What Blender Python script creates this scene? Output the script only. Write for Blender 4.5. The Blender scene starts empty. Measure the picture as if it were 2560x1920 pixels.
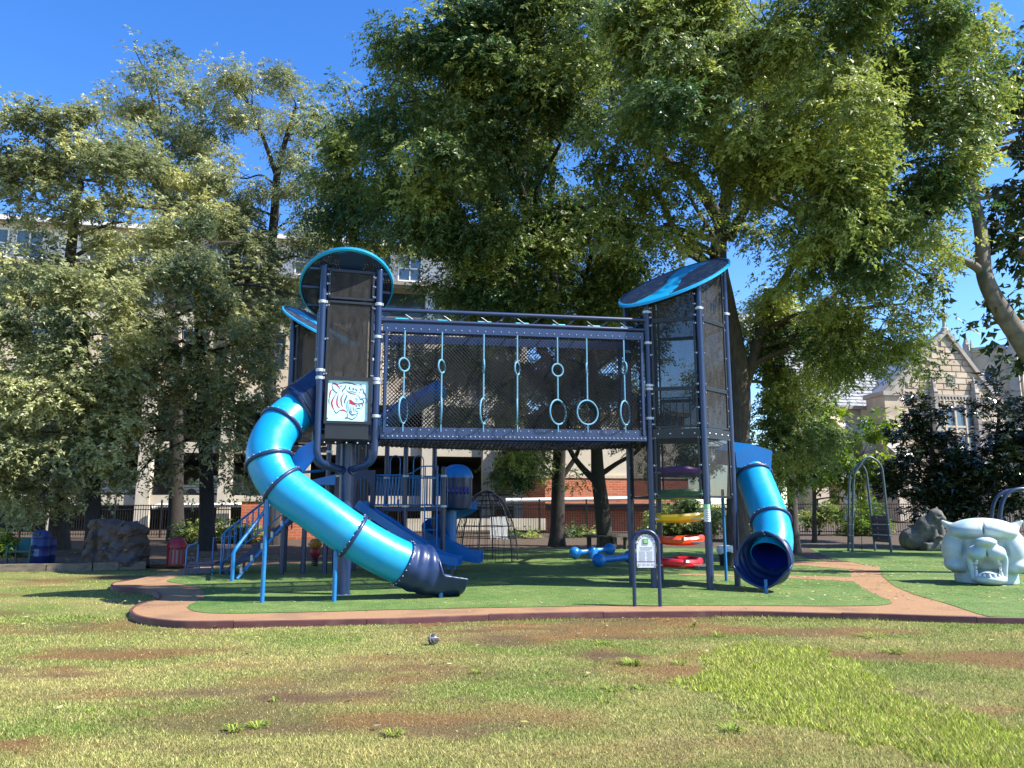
import bpy, math, random
import numpy as np
from mathutils import Vector, Matrix, Quaternion

random.seed(7)
RNG = np.random.default_rng(11)
V = Vector
C = bpy.context.scene
COL = C.collection

# ------------------------------------------------------------------ camera
FPX = 1934.0
TH = math.atan(320.0 / FPX)
ST, CT = math.sin(TH), math.cos(TH)
CZ = 1.5
cam_data = bpy.data.cameras.new("camera")
cam_data.sensor_width = 36.0
cam_data.lens = 36.0 * FPX / 2560.0
cam_data.clip_start = 0.05
cam_data.clip_end = 3000.0
cam = bpy.data.objects.new("camera", cam_data)
COL.objects.link(cam)
cam.location = (0, 0, CZ)
cam.rotation_euler = (math.pi / 2 + TH, 0, 0)
C.camera = cam

# ------------------------------------------------------------------ sky, sun, exposure
SUN_EL = math.radians(47)
SUN_AZ = math.radians(104)          # clockwise from +Y
world = bpy.data.worlds.new("World")
C.world = world
world.use_nodes = True
wn = world.node_tree.nodes
wl = world.node_tree.links
wn.clear()
w_out = wn.new("ShaderNodeOutputWorld")
w_bg = wn.new("ShaderNodeBackground")
w_sky = wn.new("ShaderNodeTexSky")
w_sky.sky_type = 'NISHITA'
w_sky.sun_disc = False
w_sky.sun_elevation = SUN_EL
w_sky.sun_rotation = SUN_AZ
w_sky.altitude = 100
w_sky.air_density = 1.0
w_sky.dust_density = 0.3
w_sky.ozone_density = 3.0
w_bg.inputs["Strength"].default_value = 0.138
w_hs = wn.new("ShaderNodeHueSaturation")
w_hs.inputs["Hue"].default_value = 0.511
w_hs.inputs["Saturation"].default_value = 1.31
wl.new(w_sky.outputs[0], w_hs.inputs["Color"])
wl.new(w_hs.outputs[0], w_bg.inputs[0])
wl.new(w_bg.outputs[0], w_out.inputs[0])

sun_data = bpy.data.lights.new("sun", 'SUN')
sun_data.energy = 5.0
sun_data.angle = math.radians(0.53)
sun_data.color = (1.0, 0.95, 0.86)
sun = bpy.data.objects.new("sun", sun_data)
COL.objects.link(sun)
SUN_DIR = V((math.cos(SUN_EL) * math.sin(SUN_AZ), math.cos(SUN_EL) * math.cos(SUN_AZ), math.sin(SUN_EL)))
sun.rotation_mode = 'QUATERNION'
sun.rotation_quaternion = SUN_DIR.to_track_quat('Z', 'Y')
sun.location = (20, -8, 30)

C.view_settings.view_transform = 'Standard'
C.view_settings.look = 'None'
C.view_settings.exposure = 1.2
C.view_settings.gamma = 1.0
C.view_settings.use_curve_mapping = False
C.render.engine = 'CYCLES'
C.cycles.max_bounces = 8
C.cycles.diffuse_bounces = 3
C.cycles.glossy_bounces = 3
C.cycles.transmission_bounces = 4
C.cycles.transparent_max_bounces = 20

# ------------------------------------------------------------------ survey helpers: a bearing and a depth give a place
def W(px, py, Y):
    u = (px - 1280) / FPX
    v = (960 - py) / FPX
    d = CT - v * ST
    return V((Y * u / d, Y, CZ + Y * (ST + v * CT) / d))

def G(px, py, z=0.0):
    v = (960 - py) / FPX
    d = CT - v * ST
    return W(px, py, (z - CZ) / ((ST + v * CT) / d))

def zt(y):                                     # the terrain climbs gently behind the playground
    return max(0.0, (y - 33.0) * 0.04)

LAWN = -0.085

# ------------------------------------------------------------------ object helpers
ORG = {}

def link(o, parent=None):
    COL.objects.link(o)
    if parent is not None:
        o.parent = parent

def tag(o, label=None, cat=None, group=None, kind=None):
    if label: o["label"] = label
    if cat: o["category"] = cat
    if group: o["group"] = group
    if kind: o["kind"] = kind
    return o

def thing(name, label, cat, loc, group=None):
    o = bpy.data.objects.new(name, None)
    o.empty_display_size = 0.2
    link(o)
    o.location = loc
    ORG[o.name] = V(loc)
    return tag(o, label, cat, group)

def catmull(pts, n=8, closed=False):
    P = [V(p) for p in pts]
    out = []
    m = len(P)
    rng = range(m) if closed else range(m - 1)
    for i in rng:
        p0 = P[(i - 1) % m] if closed or i > 0 else P[0] * 2 - P[1]
        p1 = P[i]
        p2 = P[(i + 1) % m]
        p3 = P[(i + 2) % m] if closed or i + 2 < m else P[-1] * 2 - P[-2]
        for k in range(n):
            t = k / n
            out.append(0.5 * ((2 * p1) + (p2 - p0) * t + (2 * p0 - 5 * p1 + 4 * p2 - p3) * t * t + (3 * p1 - p0 - 3 * p2 + p3) * t ** 3))
    if not closed:
        out.append(P[-1].copy())
    return out

def frames(pts, up=None):
    n = len(pts)
    T = []
    for i in range(n):
        a = pts[max(0, i - 1)]
        b = pts[min(n - 1, i + 1)]
        t = (b - a)
        T.append(t.normalized() if t.length > 1e-9 else V((0, 0, 1)))
    out = []
    if up is not None:
        for t in T:
            s = t.cross(up)
            if s.length < 1e-5: s = t.cross(V((0, 1, 0.01)))
            s.normalize()
            out.append((t, s, s.cross(t).normalized()))
        return out
    r = T[0].cross(V((0, 0, 1)))
    if r.length < 1e-3: r = T[0].cross(V((0, 1, 0)))
    r.normalize()
    for t in T:
        r = (r - t * r.dot(t))
        if r.length < 1e-6: r = t.cross(V((0.3, 0.5, 0.8)))
        r.normalize()
        out.append((t, r, r.cross(t).normalized()))
    return out

class MB:
    def __init__(s):
        s.v, s.f, s.m = [], [], []
    def add(s, vs, fs, mi=0):
        o = len(s.v)
        s.v.extend(vs)
        for f in fs:
            s.f.append([i + o for i in f])
            s.m.append(mi)
        return s
    def box(s, c, size, rot=0.0, mi=0, M=None):
        c = V(c); hx, hy, hz = size[0] / 2, size[1] / 2, size[2] / 2
        vs = []
        ca, sa = math.cos(rot), math.sin(rot)
        for dz in (-hz, hz):
            for dx, dy in ((-hx, -hy), (hx, -hy), (hx, hy), (-hx, hy)):
                if M is not None:
                    vs.append(c + M @ V((dx, dy, dz)))
                else:
                    vs.append(c + V((dx * ca - dy * sa, dx * sa + dy * ca, dz)))
        return s.add(vs, [(3, 2, 1, 0), (4, 5, 6, 7), (0, 1, 5, 4), (1, 2, 6, 5), (2, 3, 7, 6), (3, 0, 4, 7)], mi)
    def bar(s, a, b, w, h, mi=0, up=V((0, 0, 1))):
        a, b = V(a), V(b)
        t = (b - a).normalized()
        x = t.cross(up)
        if x.length < 1e-4: x = t.cross(V((0, 1, 0)))
        x.normalize(); y = x.cross(t)
        vs = []
        for p in (a, b):
            for dx, dy in ((-1, -1), (1, -1), (1, 1), (-1, 1)):
                vs.append(p + x * dx * w / 2 + y * dy * h / 2)
        return s.add(vs, [(3, 2, 1, 0), (4, 5, 6, 7), (0, 1, 5, 4), (1, 2, 6, 5), (2, 3, 7, 6), (3, 0, 4, 7)], mi)
    def tube(s, pts, r, n=8, closed=False, caps=True, mi=0):
        pts = [V(p) for p in pts]
        m = len(pts)
        rr = [r] * m if not hasattr(r, '__len__') else list(r)
        if closed:
            ext = [pts[-1]] + pts + [pts[0]]
            fr = frames(ext)[1:-1]
        else:
            fr = frames(pts)
        vs = []
        for i, (t, x, y) in enumerate(fr):
            for k in range(n):
                a = 2 * math.pi * k / n
                vs.append(pts[i] + (x * math.cos(a) + y * math.sin(a)) * rr[i])
        fs = []
        for i in range(m if closed else m - 1):
            j = (i + 1) % m
            for k in range(n):
                l = (k + 1) % n
                fs.append((i * n + k, i * n + l, j * n + l, j * n + k))
        if caps and not closed:
            fs.append(tuple(range(n - 1, -1, -1)))
            fs.append(tuple(range((m - 1) * n, m * n)))
        return s.add(vs, fs, mi)
    def ring(s, c, axis, R, r, n=28, k=8, mi=0, wob=None):
        axis = V(axis).normalized()
        x = axis.cross(V((0, 0, 1)))
        if x.length < 1e-3: x = V((1, 0, 0))
        x.normalize(); y = axis.cross(x)
        pts = [V(c) + (x * math.cos(2 * math.pi * i / n) + y * math.sin(2 * math.pi * i / n)) * R for i in range(n)]
        return s.tube(pts, r, k, closed=True, mi=mi)
    def lathe(s, c, prof, n=20, mi=0, axis=None):
        """prof: (radius, height) pairs from bottom to top."""
        c = V(c)
        q = V((0, 0, 1)).rotation_difference(V(axis)) if axis is not None else None
        vs = []
        for r, h in prof:
            for k in range(n):
                a = 2 * math.pi * k / n
                p = V((r * math.cos(a), r * math.sin(a), h))
                vs.append(c + (q @ p if q else p))
        fs = []
        m = len(prof)
        for i in range(m - 1):
            for k in range(n):
                l = (k + 1) % n
                fs.append((i * n + k, i * n + l, (i + 1) * n + l, (i + 1) * n + k))
        fs.append(tuple(range(n - 1, -1, -1)))
        fs.append(tuple(range((m - 1) * n, m * n)))
        return s.add(vs, fs, mi)
    def prism(s, poly, d, mi=0):
        poly = [V(p) for p in poly]; d = V(d); n = len(poly)
        vs = poly + [p + d for p in poly]
        fs = [tuple(range(n)), tuple(range(2 * n - 1, n - 1, -1))]
        for i in range(n):
            j = (i + 1) % n
            fs.append((j, i, n + i, n + j))
        return s.add(vs, fs, mi)
    def ball(s, c, r, nu=16, nv=10, mi=0):
        c = V(c)
        r = (r, r, r) if not hasattr(r, '__len__') else r
        vs = [c + V((0, 0, -r[2]))]
        for j in range(1, nv):
            t = -math.pi / 2 + math.pi * j / nv
            for i in range(nu):
                a = 2 * math.pi * i / nu
                vs.append(c + V((r[0] * math.cos(t) * math.cos(a), r[1] * math.cos(t) * math.sin(a), r[2] * math.sin(t))))
        vs.append(c + V((0, 0, r[2])))
        fs = []
        for i in range(nu):
            k = (i + 1) % nu
            fs.append((0, 1 + k, 1 + i))
            for j in range(nv - 2):
                fs.append((1 + j * nu + i, 1 + j * nu + k, 1 + (j + 1) * nu + k, 1 + (j + 1) * nu + i))
            fs.append((1 + (nv - 2) * nu + i, 1 + (nv - 2) * nu + k, len(vs) - 1))
        return s.add(vs, fs, mi)
    def mesh(s, name, mats, off=V((0, 0, 0)), smooth=None):
        me = bpy.data.meshes.new(name)
        me.from_pydata([tuple(p - off) for p in s.v], [], s.f)
        mats = mats if isinstance(mats, (list, tuple)) else [mats]
        for m in mats: me.materials.append(m)
        if len(mats) > 1: me.polygons.foreach_set("material_index", s.m)
        me.validate()
        me.update()
        if smooth:
            me.polygons.foreach_set("use_smooth", [True] * len(me.polygons))
            me.set_sharp_from_angle(angle=math.radians(smooth if smooth is not True else 40))
        return me
    def build(s, name, mats, parent=None, smooth=None, loc=None, kind=None, label=None):
        if parent is not None:
            off = ORG[parent.name]
        else:
            off = V(loc) if loc is not None else V((0, 0, 0))
        o = bpy.data.objects.new(name, s.mesh(name, mats, off, smooth))
        link(o, parent)
        if parent is None: o.location = off
        ORG[o.name] = off
        if kind: o["kind"] = kind
        if label: o["label"] = label
        return o

def copy_tree(o, parent=None):
    c = o.copy()
    COL.objects.link(c)
    if parent is not None:
        c.parent = parent
        c.matrix_parent_inverse = o.matrix_parent_inverse
    for ch in list(KIDS.get(o.name, [])):
        copy_tree(ch, c)
    return c

KIDS = {}
def refresh_kids():
    KIDS.clear()
    for o in COL.objects:
        if o.parent is not None:
            KIDS.setdefault(o.parent.name, []).append(o)

# ------------------------------------------------------------------ noise for planting and wear
def vnoise(x, y, scale, seed):
    r = np.random.default_rng(seed)
    N = 64
    g = r.random((N, N))
    xs = np.asarray(x) / scale; ys = np.asarray(y) / scale
    xi = np.floor(xs).astype(int); yi = np.floor(ys).astype(int)
    fx = xs - xi; fy = ys - yi
    fx = fx * fx * (3 - 2 * fx); fy = fy * fy * (3 - 2 * fy)
    a = g[xi % N, yi % N]; b = g[(xi + 1) % N, yi % N]
    c = g[xi % N, (yi + 1) % N]; d = g[(xi + 1) % N, (yi + 1) % N]
    return (a * (1 - fx) + b * fx) * (1 - fy) + (c * (1 - fx) + d * fx) * fy

def fbm(x, y, scale, seed, octv=3):
    t = 0; amp = 1; tot = 0
    for o in range(octv):
        t = t + vnoise(x, y, scale / 2 ** o, seed + o) * amp
        tot += amp; amp *= 0.5
    return t / tot

def in_poly(px, py, poly):
    inside = np.zeros(np.shape(px), bool)
    n = len(poly)
    for i in range(n):
        x1, y1 = poly[i][:2]; x2, y2 = poly[(i + 1) % n][:2]
        c = ((y1 > py) != (y2 > py)) & (px < (x2 - x1) * (py - y1) / (y2 - y1 + 1e-12) + x1)
        inside ^= c
    return inside

# ------------------------------------------------------------------ sculpting: a signed distance field to a mesh
def sculpt(f, lo, hi, h):
    lo = np.array(lo, float); hi = np.array(hi, float)
    n = np.ceil((hi - lo) / h).astype(int) + 1
    ax = [lo[i] + h * np.arange(n[i]) for i in range(3)]
    X, Y, Z = np.meshgrid(*ax, indexing='ij')
    D = f(X, Y, Z)
    S = D < 0
    nx, ny, nz = n - 1
    cnt = np.zeros((nx, ny, nz)); acc = np.zeros((nx, ny, nz, 3))
    corner = [(i, j, k) for i in (0, 1) for j in (0, 1) for k in (0, 1)]
    def sl(A, c): return A[c[0]:c[0] + nx, c[1]:c[1] + ny, c[2]:c[2] + nz]
    for a in corner:
        for axn in range(3):
            if a[axn] == 1: continue
            b = list(a); b[axn] = 1
            da, db = sl(D, a), sl(D, b)
            m = (da < 0) != (db < 0)
            t = np.where(m, da / (da - db + 1e-20), 0)
            p = np.zeros((nx, ny, nz, 3))
            for q in range(3): p[..., q] = a[q]
            p[..., axn] += t
            acc += p * m[..., None]; cnt += m
    act = cnt > 0
    idx = -np.ones((nx, ny, nz), int)
    idx[act] = np.arange(act.sum())
    I = np.argwhere(act)
    verts = lo + h * (I + acc[act] / cnt[act][:, None])
    faces = []
    for axn in range(3):
        o1, o2 = [(1, 2), (2, 0), (0, 1)][axn]
        d0 = [slice(1, -1)] * 3; d0[axn] = slice(0, n[axn] - 1)
        d1 = list(d0); d1[axn] = slice(1, n[axn])
        s0 = S[tuple(d0)]; s1 = S[tuple(d1)]
        ch = np.argwhere(s0 != s1)
        if len(ch) == 0: continue
        flip = s0[tuple(ch.T)]
        base = ch.copy()
        for q in range(3):
            if q != axn: base[:, q] += 1
        def ci(da, db):
            b = base.copy(); b[:, o1] -= da; b[:, o2] -= db
            return idx[tuple(b.T)]
        q = np.stack([ci(1, 1), ci(0, 1), ci(0, 0), ci(1, 0)], 1)
        q[~flip] = q[~flip][:, ::-1]
        faces.append(q)
    return verts, np.concatenate(faces)

def sculpt_obj(name, f, lo, hi, h, m, parent=None, loc=None):
    vs, fs = sculpt(f, lo, hi, h)
    b = MB()
    b.v = [V(p) for p in vs]; b.f = [list(map(int, q)) for q in fs]; b.m = [0] * len(b.f)
    return b.build(name, m, parent, smooth=70, loc=loc)

def sd_ell(X, Y, Z, c, r, rot=None):
    x, y, z = X - c[0], Y - c[1], Z - c[2]
    if rot:                                    # rotation about the y axis then x axis
        a = rot[0]; x, z = x * math.cos(a) + z * math.sin(a), -x * math.sin(a) + z * math.cos(a)
        if len(rot) > 1:
            a = rot[1]; y, z = y * math.cos(a) + z * math.sin(a), -y * math.sin(a) + z * math.cos(a)
    k = np.sqrt((x / r[0]) ** 2 + (y / r[1]) ** 2 + (z / r[2]) ** 2)
    return (k - 1) * min(r)

def sd_cap(X, Y, Z, a, b, ra, rb):
    a = np.array(a, float); b = np.array(b, float); d = b - a
    t = np.clip(((X - a[0]) * d[0] + (Y - a[1]) * d[1] + (Z - a[2]) * d[2]) / (d @ d), 0, 1)
    return np.sqrt((X - a[0] - t * d[0]) ** 2 + (Y - a[1] - t * d[1]) ** 2 + (Z - a[2] - t * d[2]) ** 2) - (ra + (rb - ra) * t)

def smin(a, b, k):
    h = np.clip(0.5 + 0.5 * (b - a) / k, 0, 1)
    return b * (1 - h) + a * h - k * h * (1 - h)

def smax(a, b, k):
    return -smin(-a, -b, k)

# ------------------------------------------------------------------ materials
def mat(name, col, rough=0.5, var=0.0, vscale=3.0, bump=0.0, bscale=40.0, metal=0.0, spec=0.5, col2=None, coat=0.0, stretch=(1, 1, 1), detail=6, dirt=None, dscale=2.0, rvar=0.0):
    m = bpy.data.materials.new(name)
    m.use_nodes = True
    nt = m.node_tree; N = nt.nodes; L = nt.links
    b = N["Principled BSDF"]
    b.inputs["Base Color"].default_value = (*col, 1)
    b.inputs["Roughness"].default_value = rough
    b.inputs["Metallic"].default_value = metal
    b.inputs["Specular IOR Level"].default_value = spec
    b.inputs["Coat Weight"].default_value = coat
    tc = N.new("ShaderNodeTexCoord"); mp = N.new("ShaderNodeMapping")
    mp.inputs["Scale"].default_value = stretch
    L.new(tc.outputs["Object"], mp.inputs["Vector"])
    src = None
    if var > 0 or col2:
        n = N.new("ShaderNodeTexNoise"); n.inputs["Scale"].default_value = vscale; n.inputs["Detail"].default_value = detail
        n.inputs["Roughness"].default_value = 0.65
        L.new(mp.outputs[0], n.inputs["Vector"])
        r = N.new("ShaderNodeValToRGB")
        r.color_ramp.elements[0].position = 0.3; r.color_ramp.elements[1].position = 0.7
        c2 = col2 if col2 else tuple(min(1, c * (1 + var)) for c in col)
        c1 = col if col2 else tuple(c * (1 - var) for c in col)
        r.color_ramp.elements[0].color = (*c1, 1); r.color_ramp.elements[1].color = (*c2, 1)
        L.new(n.outputs["Fac"], r.inputs["Fac"])
        src = r.outputs["Color"]
    if dirt:
        n2 = N.new("ShaderNodeTexNoise"); n2.inputs["Scale"].default_value = dscale; n2.inputs["Detail"].default_value = 8
        L.new(tc.outputs["Object"], n2.inputs["Vector"])
        r2 = N.new("ShaderNodeValToRGB"); r2.color_ramp.elements[0].position = 0.52; r2.color_ramp.elements[1].position = 0.72
        L.new(n2.outputs["Fac"], r2.inputs["Fac"])
        mx = N.new("ShaderNodeMix"); mx.data_type = 'RGBA'
        if src: L.new(src, mx.inputs["A"])
        else: mx.inputs["A"].default_value = (*col, 1)
        mx.inputs["B"].default_value = (*dirt, 1)
        L.new(r2.outputs["Color"], mx.inputs["Factor"])
        src = mx.outputs["Result"]
    if src: L.new(src, b.inputs["Base Color"])
    if rvar > 0:
        n = N.new("ShaderNodeTexNoise"); n.inputs["Scale"].default_value = 9; n.inputs["Detail"].default_value = 9; n.inputs["Roughness"].default_value = 0.7
        L.new(tc.outputs["Object"], n.inputs["Vector"])
        mr = N.new("ShaderNodeMapRange"); mr.inputs["From Min"].default_value = 0.35; mr.inputs["From Max"].default_value = 0.7
        mr.inputs["To Min"].default_value = rough - rvar * 0.3; mr.inputs["To Max"].default_value = rough + rvar
        L.new(n.outputs["Fac"], mr.inputs["Value"]); L.new(mr.outputs[0], b.inputs["Roughness"])
    if bump > 0:
        n = N.new("ShaderNodeTexNoise"); n.inputs["Scale"].default_value = bscale; n.inputs["Detail"].default_value = 5
        L.new(mp.outputs[0], n.inputs["Vector"])
        bp = N.new("ShaderNodeBump"); bp.inputs["Strength"].default_value = bump; bp.inputs["Distance"].default_value = 0.02
        L.new(n.outputs["Fac"], bp.inputs["Height"]); L.new(bp.outputs[0], b.inputs["Normal"])
    return m

def holed(m, kind, a, b=0.0, rot=0.0):
    """cut regular perforations (or an even fine open weave) into a sheet material"""
    nt = m.node_tree; N = nt.nodes; L = nt.links
    out = N["Material Output"]; bs = N["Principled BSDF"]
    tr = N.new("ShaderNodeBsdfTransparent"); mx = N.new("ShaderNodeMixShader")
    L.new(bs.outputs[0], mx.inputs[2]); L.new(tr.outputs[0], mx.inputs[1])
    if kind == 'even':
        mx.inputs["Fac"].default_value = a
    else:
        tc = N.new("ShaderNodeTexCoord"); vo = N.new("ShaderNodeTexVoronoi")
        vo.voronoi_dimensions = '2D'; vo.inputs["Randomness"].default_value = 0.0; vo.inputs["Scale"].default_value = 1.0 / a
        mp = N.new("ShaderNodeMapping"); mp.inputs["Rotation"].default_value = (0, 0, rot)
        L.new(tc.outputs["Object"], mp.inputs["Vector"]); L.new(mp.outputs[0], vo.inputs["Vector"])
        gt = N.new("ShaderNodeMath"); gt.operation = 'GREATER_THAN'; gt.inputs[1].default_value = b
        L.new(vo.outputs["Distance"], gt.inputs[0]); L.new(gt.outputs[0], mx.inputs["Fac"])
    L.new(mx.outputs[0], out.inputs["Surface"])
    return m

def leaf_mat(name, dark, light, trans=0.35, rough=0.5, spec=0.4):
    m = bpy.data.materials.new(name); m.use_nodes = True
    nt = m.node_tree; N = nt.nodes; L = nt.links
    b = N["Principled BSDF"]; out = N["Material Output"]
    at = N.new("ShaderNodeAttribute"); at.attribute_name = "tint"
    r = N.new("ShaderNodeValToRGB")
    r.color_ramp.elements[0].color = (*dark, 1); r.color_ramp.elements[1].color = (*light, 1)
    L.new(at.outputs["Fac"], r.inputs["Fac"]); L.new(r.outputs["Color"], b.inputs["Base Color"])
    b.inputs["Roughness"].default_value = rough; b.inputs["Specular IOR Level"].default_value = spec
    t = N.new("ShaderNodeBsdfTranslucent")
    hs = N.new("ShaderNodeHueSaturation"); hs.inputs["Value"].default_value = 1.35; hs.inputs["Saturation"].default_value = 1.1
    L.new(r.outputs["Color"], hs.inputs["Color"]); L.new(hs.outputs[0], t.inputs["Color"])
    mx = N.new("ShaderNodeMixShader"); mx.inputs["Fac"].default_value = trans
    L.new(b.outputs[0], mx.inputs[1]); L.new(t.outputs[0], mx.inputs[2]); L.new(mx.outputs[0], out.inputs["Surface"])
    return m

CYAN = mat("sky_blue_plastic", (0.004, 0.29, 0.56), rough=0.30, var=0.06, vscale=1.2, bump=0.03, bscale=7, spec=0.5, dirt=(0.018, 0.31, 0.52), dscale=2.3, rvar=0.16)
TEAL = mat("turquoise_paint", (0.03, 0.42, 0.58), rough=0.4, var=0.08)
BLUE = mat("mid_blue_plastic", (0.006, 0.16, 0.47), rough=0.36, var=0.08, vscale=2)
RAIL = mat("blue_painted_steel", (0.012, 0.16, 0.40), rough=0.35, var=0.1, vscale=6)
NAVY = mat("navy_painted_steel", (0.010, 0.027, 0.085), rough=0.33, var=0.12, vscale=5, spec=0.6)
NAVYP = mat("navy_plastic", (0.010, 0.028, 0.092), rough=0.33, var=0.12, vscale=3, bump=0.05, bscale=5, rvar=0.15)
INDIGO = mat("indigo_plastic_lining", (0.008, 0.02, 0.22), rough=0.3)
BLACKM = mat("black_painted_frame", (0.012, 0.014, 0.018), rough=0.4, var=0.2)
CLAMP = mat("pale_clamp_metal", (0.50, 0.53, 0.55), rough=0.4, metal=0.25, var=0.1)
BOLT = mat("zinc_bolt", (0.55, 0.58, 0.62), rough=0.3, metal=0.4)
ROPE = mat("pale_blue_rope", (0.11, 0.29, 0.42), rough=0.85, var=0.25, vscale=30)
NETM = mat("dark_navy_net_rope", (0.006, 0.008, 0.016), rough=0.85, var=0.3, vscale=40)
SCREEN = holed(mat("dusty_dark_mesh_screen", (0.040, 0.038, 0.036), rough=0.55, var=0.55, vscale=3.0, stretch=(4, 4, 1.0), spec=0.15), 'even', 0.55)
PERF = holed(mat("perforated_navy_sheet", (0.012, 0.022, 0.06), rough=0.4, var=0.3, vscale=6, dirt=(0.10, 0.11, 0.12), dscale=6), 'holes', 0.048, 0.30)
RIBBED = mat("ribbed_navy_sheet", (0.016, 0.026, 0.07), rough=0.4, var=0.3, vscale=6, dirt=(0.12, 0.13, 0.14), dscale=7)
# ================================================================== GROUND
def colour_attr_mat(name, rough=0.9, trans=0.0, fine=0.25, fscale=60.0, bump=0.0):
    m = bpy.data.materials.new(name); m.use_nodes = True
    nt = m.node_tree; N = nt.nodes; L = nt.links
    b = N["Principled BSDF"]; out = N["Material Output"]
    b.inputs["Roughness"].default_value = rough; b.inputs["Specular IOR Level"].default_value = 0.2
    at = N.new("ShaderNodeAttribute"); at.attribute_name = "hue"
    tc = N.new("ShaderNodeTexCoord")
    n = N.new("ShaderNodeTexNoise"); n.inputs["Scale"].default_value = fscale; n.inputs["Detail"].default_value = 4
    L.new(tc.outputs["Object"], n.inputs["Vector"])
    mr = N.new("ShaderNodeMapRange"); mr.inputs["From Min"].default_value = 0.3; mr.inputs["From Max"].default_value = 0.7
    mr.inputs["To Min"].default_value = 1 - fine; mr.inputs["To Max"].default_value = 1 + fine
    L.new(n.outputs["Fac"], mr.inputs["Value"])
    mu = N.new("ShaderNodeVectorMath"); mu.operation = 'SCALE'
    L.new(at.outputs["Color"], mu.inputs[0]); L.new(mr.outputs[0], mu.inputs["Scale"])
    L.new(mu.outputs[0], b.inputs["Base Color"])
    if bump:
        bp = N.new("ShaderNodeBump"); bp.inputs["Strength"].default_value = bump; bp.inputs["Distance"].default_value = 0.03
        L.new(n.outputs["Fac"], bp.inputs["Height"]); L.new(bp.outputs[0], b.inputs["Normal"])
    if trans > 0:
        t = N.new("ShaderNodeBsdfTranslucent"); L.new(mu.outputs[0], t.inputs["Color"])
        mx = N.new("ShaderNodeMixShader"); mx.inputs["Fac"].default_value = trans
        L.new(b.outputs[0], mx.inputs[1]); L.new(t.outputs[0], mx.inputs[2]); L.new(mx.outputs[0], out.inputs["Surface"])
    return m

STRIP = [tuple(G(*p, LAWN)[:2]) for p in [(1680, 1702), (1777, 1683), (1760, 1640), (1800, 1615), (1900, 1608), (2003, 1618), (2120, 1655), (2206, 1690), (2229, 1724), (2380, 1770), (2600, 1828), (2760, 1900), (2700, 1990), (2450, 1938), (2165, 1857), (1945, 1799), (1801, 1741)]]
BARE = []
for px, py, rx, ry, w in [(240, 1565, 140, 14, .7), (420, 1580, 120, 10, .6), (900, 1690, 200, 30, .5), (1010, 1685, 230, 22, .8), (800, 1742, 190, 20, 1.0), (860, 1738, 110, 14, .9),
                          (370, 1770, 90, 10, .8), (90, 1683, 130, 16, .9), (110, 1862, 170, 22, .9), (1150, 1825, 190, 14, .8), (1230, 1568, 200, 30, 1.0), (1400, 1560, 190, 22, .8), (620, 1660, 170, 12, .5),
                          (1515, 1640, 75, 16, 1.0), (1430, 1696, 50, 10, .7), (1715, 1672, 70, 22, .7), (560, 1790, 130, 18, .5), (1100, 1765, 130, 12, .5), (180, 1740, 130, 12, .6), (1560, 1880, 160, 20, .6),
                          (2290, 1735, 60, 8, .8), (2480, 1775, 90, 10, .8), (1500, 1800, 40, 8, .8), (1820, 1870, 200, 25, .45), (1020, 1645, 160, 10, .6), (1560, 1555, 240, 12, .7), (500, 1868, 180, 12, .5), (1370, 1700, 150, 10, .5)]:
    c = G(px, py, LAWN); e = G(px + rx, py, LAWN); n = G(px, py - ry, LAWN)
    BARE.append((c.x, c.y, (e - c).length, abs(n.y - c.y), w))

def lawn_look(x, y):
    """bare-earth amount, taller-strip amount and colour of the lawn at world x, y"""
    wob = fbm(x, y, 0.5, 31) - 0.5
    d = np.zeros_like(x)
    for cx, cy, rx, ry, w in BARE:
        q = ((x - cx + wob * 0.5) / rx) ** 2 + ((y - cy + (fbm(x, y, 0.35, 77) - .5) * 0.5) / ry) ** 2
        d = np.maximum(d, w * np.clip(1.5 - q * 0.8, 0, 1))
    d = d * np.clip((fbm(x * 0.7, y * 1.4, 0.35, 5) - 0.25) * 3.0, 0.15, 1)
    gen = np.clip((fbm(x * 0.42, y, 0.9, 91) - 0.565) * 6, 0, 1) * 0.85
    d = np.clip(np.maximum(d, gen), 0, 1)
    j = fbm(x, y, 0.16, 61) - 0.5
    s = in_poly(x + wob * 0.45 + j * 0.5, y + wob * 0.4 + j * 0.5, STRIP).astype(float)
    straw = np.clip((fbm(x * 0.6, y, 0.8, 17) - 0.30) * 2.4, 0, 1)
    straw2 = np.clip((vnoise(x, y, 0.12, 18) - 0.2) * 1.2, 0, 1)
    k = np.clip(straw * 0.72 + straw2 * 0.25, 0, 1)
    g = np.array([0.190, 0.255, 0.052]); t = np.array([0.40, 0.345, 0.13]); b = np.array([0.25, 0.118, 0.052]); dk = np.array([0.12, 0.080, 0.055]); sp = np.array([0.32, 0.37, 0.060])
    col = g * (1 - k)[..., None] + t * k[..., None]
    sk = (s * np.clip(0.55 + 0.6 * vnoise(x, y, 0.25, 3), 0, 1))[..., None]
    col = col * (1 - sk) + sp * sk
    soil = np.clip((vnoise(x, y, 0.6, 44) - 0.45) * 3, 0, 1)[..., None]
    br = b * (1 - soil * 0.7) + dk * soil * 0.7
    dd = (d * (1 - s) * 0.92)[..., None]
    col = col * (1 - dd) + br * dd
    return d * (1 - s), s, col

def lawn_z(x, y):
    return LAWN + (fbm(x, y, 1.6, 55) - 0.5) * 0.05 * np.clip((12.2 - y) / 2.0, 0.0, 1)

# the ground sheet to the horizon
MB().add([V((-900, -60, LAWN - 0.03)), V((900, -60, LAWN - 0.03)), V((900, 1500, LAWN - 0.03)), V((-900, 1500, LAWN - 0.03))], [(0, 1, 2, 3)]).build(
    "ground", mat("far_dry_grass", (0.17, 0.17, 0.06), rough=0.95, var=0.3, vscale=0.6), kind="structure")

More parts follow.
